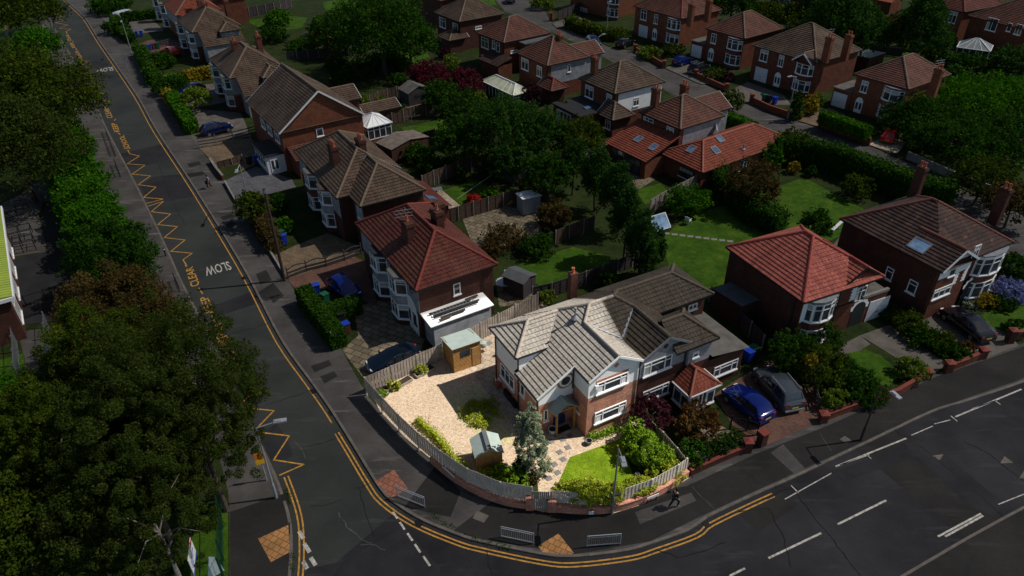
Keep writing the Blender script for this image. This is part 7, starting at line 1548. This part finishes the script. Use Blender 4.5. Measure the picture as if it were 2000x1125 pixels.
def car(lab, rear, front, kind, mat, W=1.78, Lf=None, z=.16, name='parked_car', cat='car'):
    a, b = P2(rear, z), P2(front, z); d = b-a; d.z = 0; Ln = Lf or d.length; c = (a+b)/2; r = root(name, lab, cat, c, atan2(d.y, d.x))
    T = CT[kind]; st = T['st']; hw = W/2; fb = MB(); rows = []
    for x, zb, zs, zt, w_, tw in st:
        w1 = hw*w_; w2 = hw*tw*min(w_, 1); x = (x-.5)*Ln
        half = [(w1*.86, zb), (w1*.97, zb+.1), (w1, zb+(zs-zb)*.55), (w1*.965, zs), (w2, zt-.04 if zt-zs > .2 else zt-.015), (w2*.75, zt)]
        rows.append([Vector((x, y, zz_)) for y, zz_ in half]+[Vector((x, -y, zz_)) for y, zz_ in half[::-1]])
    n = 12
    for i in range(len(rows)-1):
        for j in range(n): fb.poly([rows[i][j], rows[i+1][j], rows[i+1][(j+1) % n], rows[i][(j+1) % n]])
    fb.poly(rows[0]); fb.poly(rows[-1][::-1])
    body = fb.build('body', mat, r, smooth=True)
    import bmesh as bm_
    bm = bm_.new(); bm.from_mesh(body.data); bm_.ops.remove_doubles(bm, verts=bm.verts, dist=.001); bm_.ops.recalc_face_normals(bm, faces=bm.faces); bm.to_mesh(body.data); bm.free()
    body.data.set_sharp_from_angle(angle=radians(35)) if hasattr(body.data, 'set_sharp_from_angle') else None
    def gl(pts, nm, sh=.9):
        cen = sum((Vector(p) for p in pts), Vector())/len(pts); nn = (pts[1]-pts[0]).cross(pts[2]-pts[0]).normalized()
        if nn.dot(cen-Vector((0, 0, .6))) < 0: nn = -nn
        m = MB(); m.poly([cen+(p-cen)*sh+nn*.012 for p in pts]); m.build(nm, 'car_glass', r)
    rw, ws = T['rw'], T['ws']
    for sd in (0, 1):
        J = (3, 4) if sd == 0 else (8, 7)
        for i in range(rw+1, ws): gl([rows[i][J[0]], rows[i+1][J[0]], rows[i+1][J[1]], rows[i][J[1]]], 'side_window', .88)
        gl([rows[rw][J[0]], rows[rw+1][J[0]], rows[rw+1][J[1]]], 'side_window', .7); gl([rows[ws][J[0]], rows[ws+1][J[0]], rows[ws][J[1]]], 'side_window', .75)
    gl([rows[rw][4], rows[rw+1][4], rows[rw+1][7], rows[rw][7]], 'rear_window', .9); gl([rows[ws][4], rows[ws+1][4], rows[ws+1][7], rows[ws][7]], 'windscreen', .93)
    for x in (-.31*Ln, .31*Ln):
        for s_ in (1, -1):
            m = MB(); m.tube((x, s_*(hw-.2), .31), (x, s_*(hw+.01), .31), .32, n=16); wh = m.build('wheel', 'tyre', r); m2 = MB(); m2.tube((x, s_*(hw-.1), .31), (x, s_*(hw+.02), .31), .2, n=12); m2.build('rim', 'rim', wh)
    for s_ in (1, -1):
        m = MB(); m.obox((-Ln/2+.04, s_*hw*.68, .82*T['h']/1.5), (.03, 0, 0), (0, hw*.14, 0), (0, 0, .1)); m.build('tail_light', 'lamp_red', r)
        m = MB(); m.obox((Ln/2-.14, s_*hw*.64, .64*T['h']/1.5), (.07, -s_*.04, 0), (0, hw*.17, 0), (0, 0, .06)); m.build('headlight', 'lamp_clear', r)
        m = MB(); m.obox((Ln*.19, s_*(hw+.08), .98*T['h']/1.5), (.06, 0, 0), (0, .08, 0), (0, 0, .06)); m.build('wing_mirror', mat, r)
    m = MB(); m.obox((-Ln/2-.005, 0, .62), (.012, 0, 0), (0, .26, 0), (0, 0, .055)); m.build('rear_plate', 'plate_yellow', r)
    m = MB(); m.obox((Ln/2, 0, .45), (.012, 0, 0), (0, .26, 0), (0, 0, .05)); m.build('front_plate', 'sign_white', r)
    m = MB(); m.obox((-Ln/2+.02, 0, .4), (.05, 0, 0), (0, hw*.8, 0), (0, 0, .07)); m.build('rear_bumper', 'galv' if kind == 'estate' else mat, r)
    if kind == 'estate':
        m = MB()
        for s_ in (1, -1): m.bar((-.36*Ln, s_*hw*.68, 1.74), (.03*Ln, s_*hw*.68, 1.76), .04, .05)
        m.build('roof_rail', 'steel', r)
    return r
car('bright blue hatchback parked beside the grey estate car on the neighbour drive', (1490, 824), (1427, 772), 'hatch', 'car_blue', Lf=3.9)
car('grey estate car with roof rails parked right of the bright blue hatchback', (1543, 801), (1490, 737), 'estate', 'car_grey', W=1.88, Lf=4.6)
car('shiny black saloon car on the drive of the dark-roofed house', (1922, 670), (1848, 614), 'sedan', 'car_black', W=1.85, Lf=4.6)
car('dark teal blue hatchback beside the board fence of the sunlit plot', (812, 700), (726, 727), 'hatch', 'car_teal', Lf=4.2)
car('vivid blue small hatchback on the red block drive behind the clipped hedge', (655, 556), (694, 588), 'hatch', 'car_blue', Lf=3.7)
car('black hatchback behind the concrete-post rail fence of the left row', (396, 266), (452, 252), 'hatch', 'car_navy', Lf=4.2)
car('silver van parked among bushes at the top of the left row', (264, 33), (209, 50), 'van', 'car_silver', W=1.95, Lf=5, name='parked_van', cat='van')
car('dark blue car behind the golden hedge in the left row', (402, 175), (348, 191), 'hatch', 'car_navy', Lf=4.2)
car('maroon car beside the row of wheelie bins', (352, 112), (320, 101), 'hatch', 'car_red', Lf=3.9)
car('red hatchback at the end of the clipped hedge on the back street', (1728, 284), (1744, 262), 'hatch', 'car_red', Lf=3.7)
car('dark blue car before the open garage of the pyramid-roofed house', (1313, 131), (1352, 119), 'hatch', 'car_blue', Lf=3.9)
car('black car beside the dark blue car on the pyramid-roofed house drive', (1346, 147), (1382, 134), 'estate', 'car_black', Lf=4.3)
car('black car on the drive of the second front house', (1204, 96), (1238, 84), 'hatch', 'car_black', Lf=4.2)
car('dark car half hidden behind the lamp post on the back street', (1150, 80), (1168, 94), 'hatch', 'car_navy', Lf=4.)
car('dark purple car at the top edge on the back street', (1002, 12), (990, -4), 'hatch', 'car_navy', Lf=4.)

# ------------------------------------------------------------------ bins
def wbin(lab, px, mat, lid, rz=.6, lab_group=None, s=1., open_=False):
    p = P2(px, .15); r = root('wheelie_bin', lab, 'wheelie bin', p, rz, lab_group); mb = MB()
    a = [(-.24, -.26), (.24, -.26), (.24, .26), (-.24, .26)]; b = [(x*1.18, y*1.22) for x, y in a]
    for i in range(4): j = (i+1) % 4; mb.poly([(a[i][0], a[i][1], .05), (a[j][0], a[j][1], .05), (b[j][0], b[j][1], 1.0), (b[i][0], b[i][1], 1.0)])
    mb.poly([(x, y, 1.0) for x, y in b]); mb.build('body', mat, r)
    lb = MB(); lb.obox((0, 0, 1.035), (.31, 0, 0), (0, .35, -.03), (0, 0, .035)); lb.bar((-.28, .38, 1.0), (.28, .38, 1.0), .05, .05); lb.build('lid', lid, r)
    wb = MB()
    for s_ in (-1, 1): wb.tube((s_*.2, .27, .1), (s_*.27, .27, .1), .1, n=10)
    wb.build('wheels', 'tyre', r); return r
for px, m_, l_, lab in (((556, 476), 'bin_blue', 'bin_blue', 'blue wheelie bin beside the leafy bush on the tan block drive'), ((551, 468), 'bin_black', 'bin_green', 'black wheelie bin with a green lid behind the tan drive blue bin'), ((620, 574), 'bin_blue', 'bin_blue', 'blue wheelie bin between the clipped hedge and the vivid blue car'), ((637, 592), 'bin_green', 'bin_green', 'green lidded wheelie bin at the clipped hedge corner'), ((678, 650), 'bin_brown', 'bin_blue', 'brown wheelie bin with a blue lid at the hedge end'), ((667, 630), 'bin_black', 'bin_black', 'black wheelie bin behind the brown bin at the hedge end'),
                        ((268, 72), 'bin_blue', 'bin_blue', 'left one of the two blue bins on the far red drive'), ((277, 71), 'bin_blue', 'bin_blue', 'right one of the two blue bins on the far red drive'), ((258, 68), 'bin_green', 'bin_green', 'green bin left of the two blue bins'), ((294, 98), 'bin_blue', 'bin_blue', 'blue bin at the left end of the row beside the maroon car'), ((302, 96), 'bin_brown', 'bin_brown', 'brown bin in the row beside the maroon car'), ((309, 95), 'bin_green', 'bin_green', 'green bin in the row beside the maroon car'),
                        ((502, 318), 'bin_blue', 'bin_blue', 'blue bin beside the black-roofed front porch'), ((488, 320), 'bin_black', 'bin_black', 'black bin beside the porch blue bin'), ((1492, 198), 'bin_green', 'bin_green', 'green bin behind the long front wall of the fourth front house'), ((1501, 200), 'bin_black', 'bin_black', 'black bin behind the long front wall of the fourth front house'), ((1512, 203), 'bin_blue', 'bin_blue', 'blue bin behind the long front wall of the fourth front house'), ((1460, 705), 'bin_blue', 'bin_blue', 'blue bin at the corner of the neighbour side extension'), ((1470, 697), 'bin_black', 'bin_green', 'dark green bin at the corner of the neighbour side extension'), ((1432, 252), 'bin_blue', 'bin_blue', 'blue bin behind the orange-tiled wing by the clipped hedge')):
    wbin(lab, px, m_, l_, rnd.uniform(.4, .8))

# ------------------------------------------------------------------ street furniture
def lamp(lab, base, top, head, mat='galv', h=None, z0=.1, name='street_lamp'):
    b = P2(base, z0); d = ray(*top); C = Vector((0, 0, HC)); t = hypot(b.x, b.y)/hypot(d.x, d.y); H_ = h or (HC+t*d.z)
    q = P2(head, H_+.25)-Vector((b.x, b.y, 0)); v = Vector((q.x, q.y, 0)); v = v.normalized()*min(v.length, 2.4)
    r = root(name, lab, 'street lamp', b, 0); mb = MB(); mb.tube((0, 0, 0), (0, 0, 1.3), .1, .095, 10); mb.tube((0, 0, 1.3), (0, 0, H_-z0), .07, .045, 10); mb.build('column', mat, r)
    ab = MB(); ab.tube((0, 0, H_-z0), v*.8+Vector((0, 0, H_-z0+.22)), .04, .035, 8); ab.build('arm', mat, r)
    d = v.normalized(); s = Vector((-d.y, d.x, 0)); hb = MB(); c = v*.8+d*.3+Vector((0, 0, H_-z0+.24)); hb.obox(c, d*.38, s*.15, (0, 0, .05)); hb.obox(c+d*-.1+Vector((0, 0, .07)), d*.2, s*.1, (0, 0, .04)); hd = hb.build('lantern', 'galv', r)
    gb = MB(); gb.obox(c-Vector((0, 0, .06)), d*.25, s*.11, (0, 0, .012)); gb.build('lens', 'lamp_clear', hd); return r
lamp('pale street lamp standing at the curved wall, rising over the sunlit lawn', (1195, 1003), (1203, 876), (1217, 900), 'concrete')
lamp('dark street lamp on the right pavement leaning over the main road', (1681, 860), (1722, 755), (1748, 770), 'pole_wood')
lamp('grey street lamp at the road mouth beside the left tree mass', (540, 972), (501, 836), (546, 822))
lamp('street lamp rising behind the golden green small tree by the left row', (490, 412), (478, 362), (452, 367), h=5.6)
lamp('street lamp on the pavement near the far bins and upper SLOW lettering', (258, 106), (247, 60), (237, 60), h=6)
lamp('street lamp by the half hidden dark car on the back street', (1167, 112), (1169, 72), (1178, 67)); lamp('street lamp before the garden wall of the fourth front house', (1538, 232), (1551, 150), (1544, 149)); lamp('street lamp in front of the leftmost front house', (1185, 64), (1187, 6), (1190, 3))
b = P2((556, 548), .1); r = root('telegraph_pole', 'tall dark wooden telegraph pole on the left pavement, opposite SLOW', 'telegraph pole', b); mb = MB(); mb.tube((0, 0, 0), (0, 0, 9.5), .15, .11, 10); mb.build('pole', 'pole_wood', r); mb = MB()
for i in range(8): mb.bar((-.22 if i % 2 else 0, 0, 4.5+i*.5), (0 if i % 2 else .22, 0, 4.5+i*.5), .025, .025)
mb.lathe([(.2, 9.1), (.2, 9.35), (.13, 9.36)], (0, 0, 0), 8); mb.build('step_irons', 'steel', r)
def post(lab, base, h, mat, name, cat, r_=.035, plate=None, pm='sign_white', prz=0., z0=.1, ring=False):
    p = P2(base, z0); r = root(name, lab, cat, p, prz); mb = MB(); mb.tube((0, 0, 0), (0, 0, h), r_, r_, 8); mb.build('post', mat, r)
    if plate: w_, ht = plate; mb = MB(); mb.box(-w_/2, w_/2, -.06, -.035, h-ht, h); mb.build('plate', pm, r)
    if ring: mb = MB(); mb.tube((0, 0, h-.22), (0, 0, h-.12), r_+.006, n=10, caps=False); mb.build('reflective_band', 'sign_white', r)
    return r
post('slim grey post on the pavement in front of the clipped hedge', (652, 684), 1.9, 'galv', 'marker_post', 'post')
post('upper black bollard with white band on the left pavement', (366, 600), 1.0, 'iron', 'bollard', 'bollard', .075, ring=True); post('lower black bollard with white band on the left pavement', (383, 634), 1.0, 'iron', 'bollard', 'bollard', .075, ring=True); post('black bollard far up the left pavement by the second zigzag', (324, 500), .95, 'iron', 'bollard', 'bollard', .07, ring=True)
post('thin sign post with a grey plate on the far left-row pavement', (252, 140), 2.8, 'galv', 'sign_post', 'sign', .04, (.9, 1.1), 'steel', .5)
r = post('school crossing sign with orange and yellow board by the left street lamp', (521, 938), 2.6, 'galv', 'school_sign', 'sign', .05, (.65, .55), 'sign_orange', .4)
mb = MB(); mb.box(-.33, .33, -.062, -.036, 1.62, 2.02); mb.build('lower_plate', 'sign_yellow', r)
def nameplate(lab, a, b, zt=.75):
    A, B = P2(a, .1), P2(b, .1); d = (B-A); l = d.length; r = root('street_name_plate', lab, 'sign', A, atan2(d.y, d.x)); mb = MB(); mb.box(0, l, -.02, .02, .42, .62); mb.build('plate', 'sign_white', r); mb = MB()
    for x in (.12, l-.12): mb.box(x-.03, x+.03, .021, .08, 0, .62)
    mb.build('post', 'iron', r)
nameplate('long white street name plate before the curved wall left of the gate', (865, 922), (888, 943)); nameplate('white street name plate before the curved wall near the right corner', (1262, 985), (1285, 976))
post('small round-topped marker plate at the foot of the wall left of the lamp', (1154, 1010), .6, 'iron', 'marker_post', 'sign', .03, (.3, .28), 'sign_white')
def rail(lab, a, b, h=1.0, mat='galv', z0=.1):
    A, B = P2(a, z0), P2(b, z0); d = B-A; l = d.length; r = root('guard_rail', lab, 'guard rail', A, atan2(d.y, d.x)); mb = MB()
    for z in (h, h-.16, .12): mb.tube((0, 0, z), (l, 0, z), .028, n=8)
    mb.build('rails', mat, r)
    for x in (0, l): m2 = MB(); m2.tube((x, 0, 0), (x, 0, h), .03, n=8); m2.build('post', mat, r)
    m3 = MB(); n = max(2, int(l/.12))
    for i in range(1, n): m3.tube((l*i/n, 0, .12), (l*i/n, 0, h-.16), .011, n=5, caps=False)
    m3.build('bars', mat, r)
rail('grey pedestrian guard rail beside the red tactile paving', (777, 970), (830, 991)); rail('grey pedestrian guard rail left of the buff tactile paving at the kerb', (979, 1049), (1042, 1062)); rail('grey pedestrian guard rail right of the buff tactile paving at the kerb', (1146, 1068), (1211, 1063))
rail('black guard rail on the left pavement below the second zigzag', (236, 346), (226, 322), .9, 'iron'); rail('dark guard rail on the left pavement beside CLEAR lettering', (352, 570), (342, 548), .9, 'iron'); rail('dark guard rail far up the left pavement', (107, 58), (99, 20), .9, 'iron'); rail('dark guard rail on the left pavement above the zigzag start', (226, 305), (208, 258), .9, 'iron')
# banner sign and little blue board at the bottom left
p = P2((386, 1112), .1); r = root('banner_sign', 'tall white banner sign with red and blue bands at the bottom of the left trees', 'sign', p, radians(106)); mb = MB(); mb.box(-.8, .8, -.02, .02, .5, 1.9); mb.build('board', 'sign_white', r); mb = MB(); mb.box(.3, .8, -.032, -.021, 1.7, 1.9); mb.build('red_band', 'sign_red', r); mb = MB(); mb.box(-.8, .8, -.032, -.021, .5, .68)
for i in range(3): mb.box(-.6, .5-.3*i, -.032, -.021, 1.35-i*.2, 1.42-i*.2)
mb.build('blue_band', 'sign_blue', r); mb = MB()
for x in (-.7, .7): mb.box(x-.04, x+.04, .021, .08, 0, 1.9)
mb.build('post', 'iron', r)
p = P2((424, 1128), .1); r = root('board_sign', 'light blue pointed board sign at the bottom edge', 'sign', p, radians(40)); mb = MB(); mb.poly([(-.5, 0, .2), (.5, 0, .2), (.3, 0, 1.6), (0, 0, 1.9)]); mb.poly([(0, .05, 1.9), (.3, .05, 1.6), (.5, .05, .2), (-.5, .05, .2)]); mb.build('board', 'pot_glaze', r); mb = MB(); mb.box(-.04, .04, .06, .12, 0, 1.5); mb.build('post', 'iron', r)
# school railings
fence('green mesh fence along the bottom left grass', [(432, 975), (436, 1040), (438, 1130)], 1.9, 'iron', 'green_paint', 2.4, 'green_paint')
fence('steel palisade railing beside the school path', [(96, 640), (100, 720), (106, 790)], 1.6, 'iron', 'steel', 1.8, 'steel'); fence('steel gate railing left of the school path', [(28, 640), (36, 680), (40, 740)], 1.6, 'iron', 'steel', 2, 'steel')
fence('dark railing of the school ramp, upper side', [(52, 598), (90, 585), (130, 572)], 1.1, 'iron', 'iron', 1.6, 'iron'); fence('dark railing of the school ramp, lower side', [(44, 625), (90, 610), (132, 600)], 1.1, 'iron', 'iron', 1.6, 'iron')
def hoop(lab, px, w_, d_, rz):
    p = P2(px, .15); r = root('cycle_rack', lab, 'cycle rack', p, rz, None); mb = MB()
    for x in (0, w_/2, w_): mb.tube((x, 0, 0), (x, 0, 1.1), .04, n=6); mb.tube((x, 0, 1.1), (x, d_, 1.1), .04, n=6); mb.tube((x, d_, 0), (x, d_, 1.1), .04, n=6)
    for y in (0, d_): mb.tube((0, y, 1.1), (w_, y, 1.1), .04, n=6); mb.tube((0, y, .5), (w_, y, .5), .03, n=6)
    mb.build('frame', 'iron', r)
hoop('black cage-like cycle rack by the school yard, uppermost of three', (14, 434), 2.2, 2.4, .6); hoop('black cage-like cycle rack by the school yard, middle of three', (18, 478), 2.2, 1.6, .55); hoop('black cage-like cycle rack by the school yard, lowest of three', (22, 500), 2.2, 1.6, .55)

# ------------------------------------------------------------------ small things in the gardens
def simple(name, lab, cat, px, z, mb, mat, rz=0.): o = mb.build(name, mat, loc=P2(px, z)); o.rotation_euler.z = rz; return tag(o, lab, cat)
r = root('plant_pot', 'round glazed pot with soil beside the front door of the corner house', 'plant pot', P2((1079, 846), .15)); mb = MB(); mb.lathe([(0, 0), (.2, 0), (.3, .42), (.33, .46), (.28, .46), (.26, .4)], n=14); mb.build('pot', 'pot_glaze', r, smooth=True); mb = MB(); mb.lathe([(.27, .4), (0, .42)], n=12); mb.build('soil', 'soil', r)
r = root('planter', 'black trough planter with a yellow flower against the corner house side wall', 'planter', P2((1001, 781), .16), AZ+pi/2); mb = MB(); mb.box(-.9, .9, -.3, .3, 0, .5); mb.build('trough', 'black_plastic', r); me = leaf_mesh('flower', np.array([[-.3, 0, .65]]), np.array([[.2, .2, .2]]), 60, .1, 'leaf_gold'); o = link(bpy.data.objects.new('flower', me)); o.parent = r
r = root('recycling_box', 'open red-brown box of bottles by the corner house side wall', 'box', P2((975, 752), .16), AZ); mb = MB(); mb.box(-.35, .35, -.3, .3, 0, .4); mb.build('box', 'terracotta', r); mb = MB()
for i in range(6): x, y = rnd.uniform(-.22, .22), rnd.uniform(-.18, .18); mb.lathe([(.05, .35), (.05, .55), (.02, .62), (.02, .7), (0, .7)], (x, y, 0), 7)
mb.build('bottles', 'poly_white', r)
r = root('barbecue', 'small green-lidded barbecue trolley on the patio beside the tall shed', 'barbecue', P2((944, 688), .16), .5); mb = MB(); mb.lathe([(0, .55), (.28, .65), (.3, .85)], n=12); mb.lathe([(.31, .85), (.26, 1.02), (0, 1.08)], n=12); mb.build('bowl', 'felt_green', r); mb = MB()
for a in (0, 2.1, 4.2): mb.tube((.15*cos(a), .15*sin(a), .62), (.32*cos(a), .32*sin(a), 0), .02, n=6)
mb.box(.28, .75, -.2, .2, .72, .75); mb.build('stand', 'steel', r)
r = root('folding_chair', 'grey folding chair on the patio right of the tall shed', 'chair', P2((936, 703), .16), .4); mb = MB(); mb.box(-.22, .22, -.2, .2, .42, .46); mb.build('seat', 'steel', r); mb = MB(); mb.box(-.22, .22, .18, .22, .5, .85); mb.build('backrest', 'steel', r)
for x in (-.2, .2): m2 = MB(); m2.bar((x, -.22, 0), (x, .2, .85), .03, .03); m2.bar((x, .22, 0), (x, -.18, .44), .03, .03); m2.build('leg', 'steel', r)
def gchair(lab, px, rz, mat='white_wood'):
    r = root('garden_chair', lab, 'chair', P2(px, .15), rz); mb = MB(); mb.box(-.27, .27, -.25, .25, .4, .45); mb.build('seat', mat, r); mb = MB(); mb.obox((0, .27, .68), (.27, 0, 0), (0, .02, 0), (0, .05, .24)); mb.build('backrest', mat, r)
    for x in (-.24, .24):
        for y in (-.22, .22): m2 = MB(); m2.tube((x*1.1, y*1.1, 0), (x, y, .42), .025, n=6); m2.build('leg', mat, r)
        m3 = MB(); m3.bar((x*1.1, -.24, .63), (x*1.1, .28, .63), .05, .03); m3.build('armrest', mat, r)
gchair('white plastic garden chair alone on the back lawn by the laurel', (1343, 437), 2.4); gchair('white chair on the patio below the conifer screen fence', (1168, 322), 1.)
r = root('cold_frame', 'tilted white-edged glass panel leaning behind the slim conifer', 'cold frame', P2((1288, 446), .15), .5); mb = MB(); mb.obox((0, 0, .7), (1., 0, 0), (0, .55, .6), (0, -.03, .03)); mb.build('glass', 'solar_glass', r); mb = MB()
for s_ in (-1, 1): mb.bar(Vector((-1, 0, .73))+Vector((0, .55, .6))*s_, Vector((1, 0, .73))+Vector((0, .55, .6))*s_, .08, .08); mb.bar(Vector((s_, -.55, .13)), Vector((s_, .55, 1.33)), .08, .08)
mb.build('frame', 'upvc', r)
mb = MB(); mb.bar((-.9, -.6, .6), (.9, .6, .75), .3, .1); mb.bar((-.6, -.4, 0), (-.6, -.4, .6), .1, .1); mb.bar((.6, .4, 0), (.6, .4, .66), .1, .1); simple('bench', 'narrow white bench on the patio between the two right houses', 'bench', (1632, 452), .15, mb, 'white_wood', .2)
mb = MB(); mb.tube((0, 0, 0), (0, 0, 2.4), .03, n=6); mb.tube((0, 0, 2.35), (1.2, .3, 2.4), .015, n=5); mb.tube((0, 0, 2.35), (-1.2, -.3, 2.4), .015, n=5); simple('washing_line_post', 'thin post standing on the lawn behind the white conservatory', 'post', (806, 260), .15, mb, 'steel')
A, B = P2((893, 388), .2), P2((970, 335), 2.); mb = MB(); mb.tube((0, 0, 0), B-A, .012, n=5); o = mb.build('washing_line', 'white_wood', loc=A); tag(o, 'thin pale line stretched over the lawn above the red flowers', 'washing line')
r = root('airer', 'white clothes airer frame on the patio behind the terracotta house', 'airer', P2((1002, 545), .16), .4); mb = MB()
for y in (-.45, 0, .45): mb.tube((-.7, y, .9), (.7, y, .9), .02, n=5)
for x in (-.7, .7): mb.tube((x, -.45, .9), (x, .45, .9), .025, n=5); mb.tube((x, -.4, 0), (x, .4, .9), .025, n=5); mb.tube((x, .4, 0), (x, -.4, .9), .025, n=5)
mb.build('frame', 'white_wood', r)
r = root('garden_table', 'oval blue-grey garden table on the patio behind the terracotta house', 'table', P2((985, 563), .16), .3); mb = MB(); mb.lathe([(.0, .72), (.75, .72), (.75, .68), (0, .68)][::-1], n=18); mb.build('tabletop', 'pot_glaze', r)
for a in (0.8, 2.3, 3.9, 5.5): m2 = MB(); m2.tube((.4*cos(a), .4*sin(a), .68), (.55*cos(a), .55*sin(a), 0), .025, n=6); m2.build('leg', 'steel', r)
r = root('garden_table', 'dark patio table beside the roof window of the brown semi rear part', 'table', P2((852, 380), .16), .3); mb = MB(); mb.box(-.7, .7, -.45, .45, .68, .73); mb.build('tabletop', 'steel', r)
for x in (-.6, .6):
    for y in (-.38, .38): m2 = MB(); m2.tube((x, y, 0), (x, y, .69), .03, n=6); m2.build('leg', 'steel', r)
mb = MB(); mb.tube((0, 0, 0), (0, 0, 2.2), .025, n=6); mb.lathe([(.05, 2.3), (.16, 1.2), (.05, 1.1)], n=8); simple('parasol', 'closed grey parasol on the patio of the brown semi', 'parasol', (857, 376), .16, mb, 'felt_grey')
r = root('garden_sofa', 'dark garden sofa on the deck beside the small white conservatory', 'sofa', P2((772, 280), .17), RZ); mb = MB(); mb.box(-1., 1., -.4, .4, .1, .42); mb.build('seat', 'steel', r); mb = MB(); mb.box(-1., 1., .3, .45, .42, .85); mb.build('backrest', 'steel', r); mb = MB(); mb.box(-.9, -.05, -.36, .28, .421, .52); mb.box(.05, .9, -.36, .28, .421, .52); mb.build('cushion', 'cloth_dark', r)
r = root('gravel_sack', 'grey planter bowl at the sunny corner of the front gable', 'plant pot', P2((1150, 866), .16)); r.name = 'plant_bowl'; mb = MB(); mb.lathe([(0, 0), (.18, 0), (.26, .3), (.2, .3)], n=12); mb.build('bowl', 'slate_step', r)
# ------------------------------------------------------------------ people
def person(lab, px, rz, top, trous, hair='hair', pose=0, bag=False, height=1.7):
    p = P2(px, .105); k = height/1.75; r = root('person', lab, 'person', p, rz)
    def skin(name, verts, edges, rad, mat):
        me = bpy.data.meshes.new(name); me.from_pydata([tuple(c*k for c in v) for v in verts], edges, []); o = bpy.data.objects.new(name, me); COL.objects.link(o); sm = o.modifiers.new('s', 'SKIN'); ss = o.modifiers.new('u', 'SUBSURF'); ss.levels = 2; ss.render_levels = 2
        for i, v in enumerate(me.skin_vertices[0].data): v.radius = (rad[i]*k, rad[i]*k); v.use_root = (i == 0)
        me.materials.append(MATS[mat]); bpy.context.view_layer.update(); dg = bpy.context.evaluated_depsgraph_get(); m2 = bpy.data.meshes.new_from_object(o.evaluated_get(dg)); bpy.data.objects.remove(o); m2.name = name
        m2.materials.clear(); m2.materials.append(MATS[mat]); m2.polygons.foreach_set('use_smooth', [True]*len(m2.polygons)); q = link(bpy.data.objects.new(name, m2)); q.parent = r; return q
    s = .2 if pose == 0 else .28
    V = [(0, 0, .95), (0, .0, 1.15), (0, .0, 1.38), (0, .01, 1.5), (0, .03, 1.6), (0, .03, 1.7),
         (.19, 0, 1.4), (.24, -.06, 1.13), (.23, .1, .9), (.23, .14, .82), (-.19, 0, 1.4), (-.25, .02, 1.13), (-.22, .16, .95), (-.21, .22, .9),
         (.1, 0, .9), (.11, s, .5), (.11, s*.75, .08), (.11, s*.75+.14, .04), (-.1, 0, .9), (-.11, -s*.3, .5), (-.11, -s*1.3, .12), (-.11, -s*1.3+.13, .05)]
    E = [(0, 1), (1, 2), (2, 3), (3, 4), (4, 5), (2, 6), (6, 7), (7, 8), (8, 9), (2, 10), (10, 11), (11, 12), (12, 13), (0, 14), (14, 15), (15, 16), (16, 17), (0, 18), (18, 19), (19, 20), (20, 21)]
    Rr = [.13, .13, .13, .055, .09, .075, .06, .045, .035, .04, .06, .045, .035, .04, .085, .06, .04, .035, .085, .06, .04, .035]
    b_ = skin('body', V, E, Rr, 'skin')
    skin('shirt', [V[0], V[1], V[2], (V[2][0], V[2][1], 1.43), V[6], V[7], V[10], V[11]], [(0, 1), (1, 2), (2, 3), (2, 4), (4, 5), (2, 6), (6, 7)], [.15, .155, .155, .08, .075, .065, .075, .065], top)
    skin('trousers', [V[0], V[14], V[15], V[16], V[18], V[19], V[20]], [(0, 1), (1, 2), (2, 3), (0, 4), (4, 5), (5, 6)], [.145, .1, .078, .06, .1, .078, .06], trous)
    mb = MB(); mb.lathe([(0, 1.79*k), (.07*k, 1.775*k), (.105*k, 1.72*k), (.1*k, 1.64*k), (.09*k, 1.6*k)], (0, .015*k, 0), 12); mb.build('hair', hair, r, smooth=True)
    if bag: mb = MB(); mb.obox((.3, .05, .75), (.05, 0, 0), (0, .16, 0), (0, 0, .18)); mb.build('bag', 'cloth_dark', r)
    return r
person('person in a white and pale blue top and dark trousers walking on the left-row pavement', (410, 368), radians(150), 'cloth_blue', 'cloth_dark', bag=True)
person('person in all dark clothes walking on the pavement right of the sunlit plot', (1316, 990), radians(-60), 'cloth_dark', 'cloth_dark', pose=1, bag=False)

for px in ((818, 1022), (1379, 1023), (476, 543), (612, 764), (648, 806)):
    p = P2(px, .016); q = P2((px[0]+6, px[1]+8), .016); d = (q-p); o_ = MB(); o_.obox((0, 0, 0), (.28, 0, 0), (0, .2, 0), (0, 0, .006))
    for k in range(5): o_.obox((-.2+k*.1, 0, .01), (.02, 0, 0), (0, .18, 0), (0, 0, .006))
    o = o_.build('gully_grate', 'iron', loc=p); o.rotation_euler.z = atan2(d.y, d.x); tag(o, 'dark iron gully grate set in the road against the kerb', 'drain', 'gully grates along the kerb')
for a, lab in (([(838, 1000), (860, 1018), (890, 1034)], 'strip of moss and weeds in the gutter below the red tactile paving'), ([(905, 1044), (950, 1060), (1000, 1072)], 'strip of weeds in the gutter before the kerbside guard rails'), ([(560, 955), (566, 985)], 'tuft of weeds at the kerb under the left street lamp'), ([(571, 1080), (570, 1118)], 'thin line of grass along the kerb at the bottom left')):
    hedge(lab, a, .22, .1, 'leaf_dark', rough=.06, k=1.3, dens=.35, name='weed_strip', z0=.02)
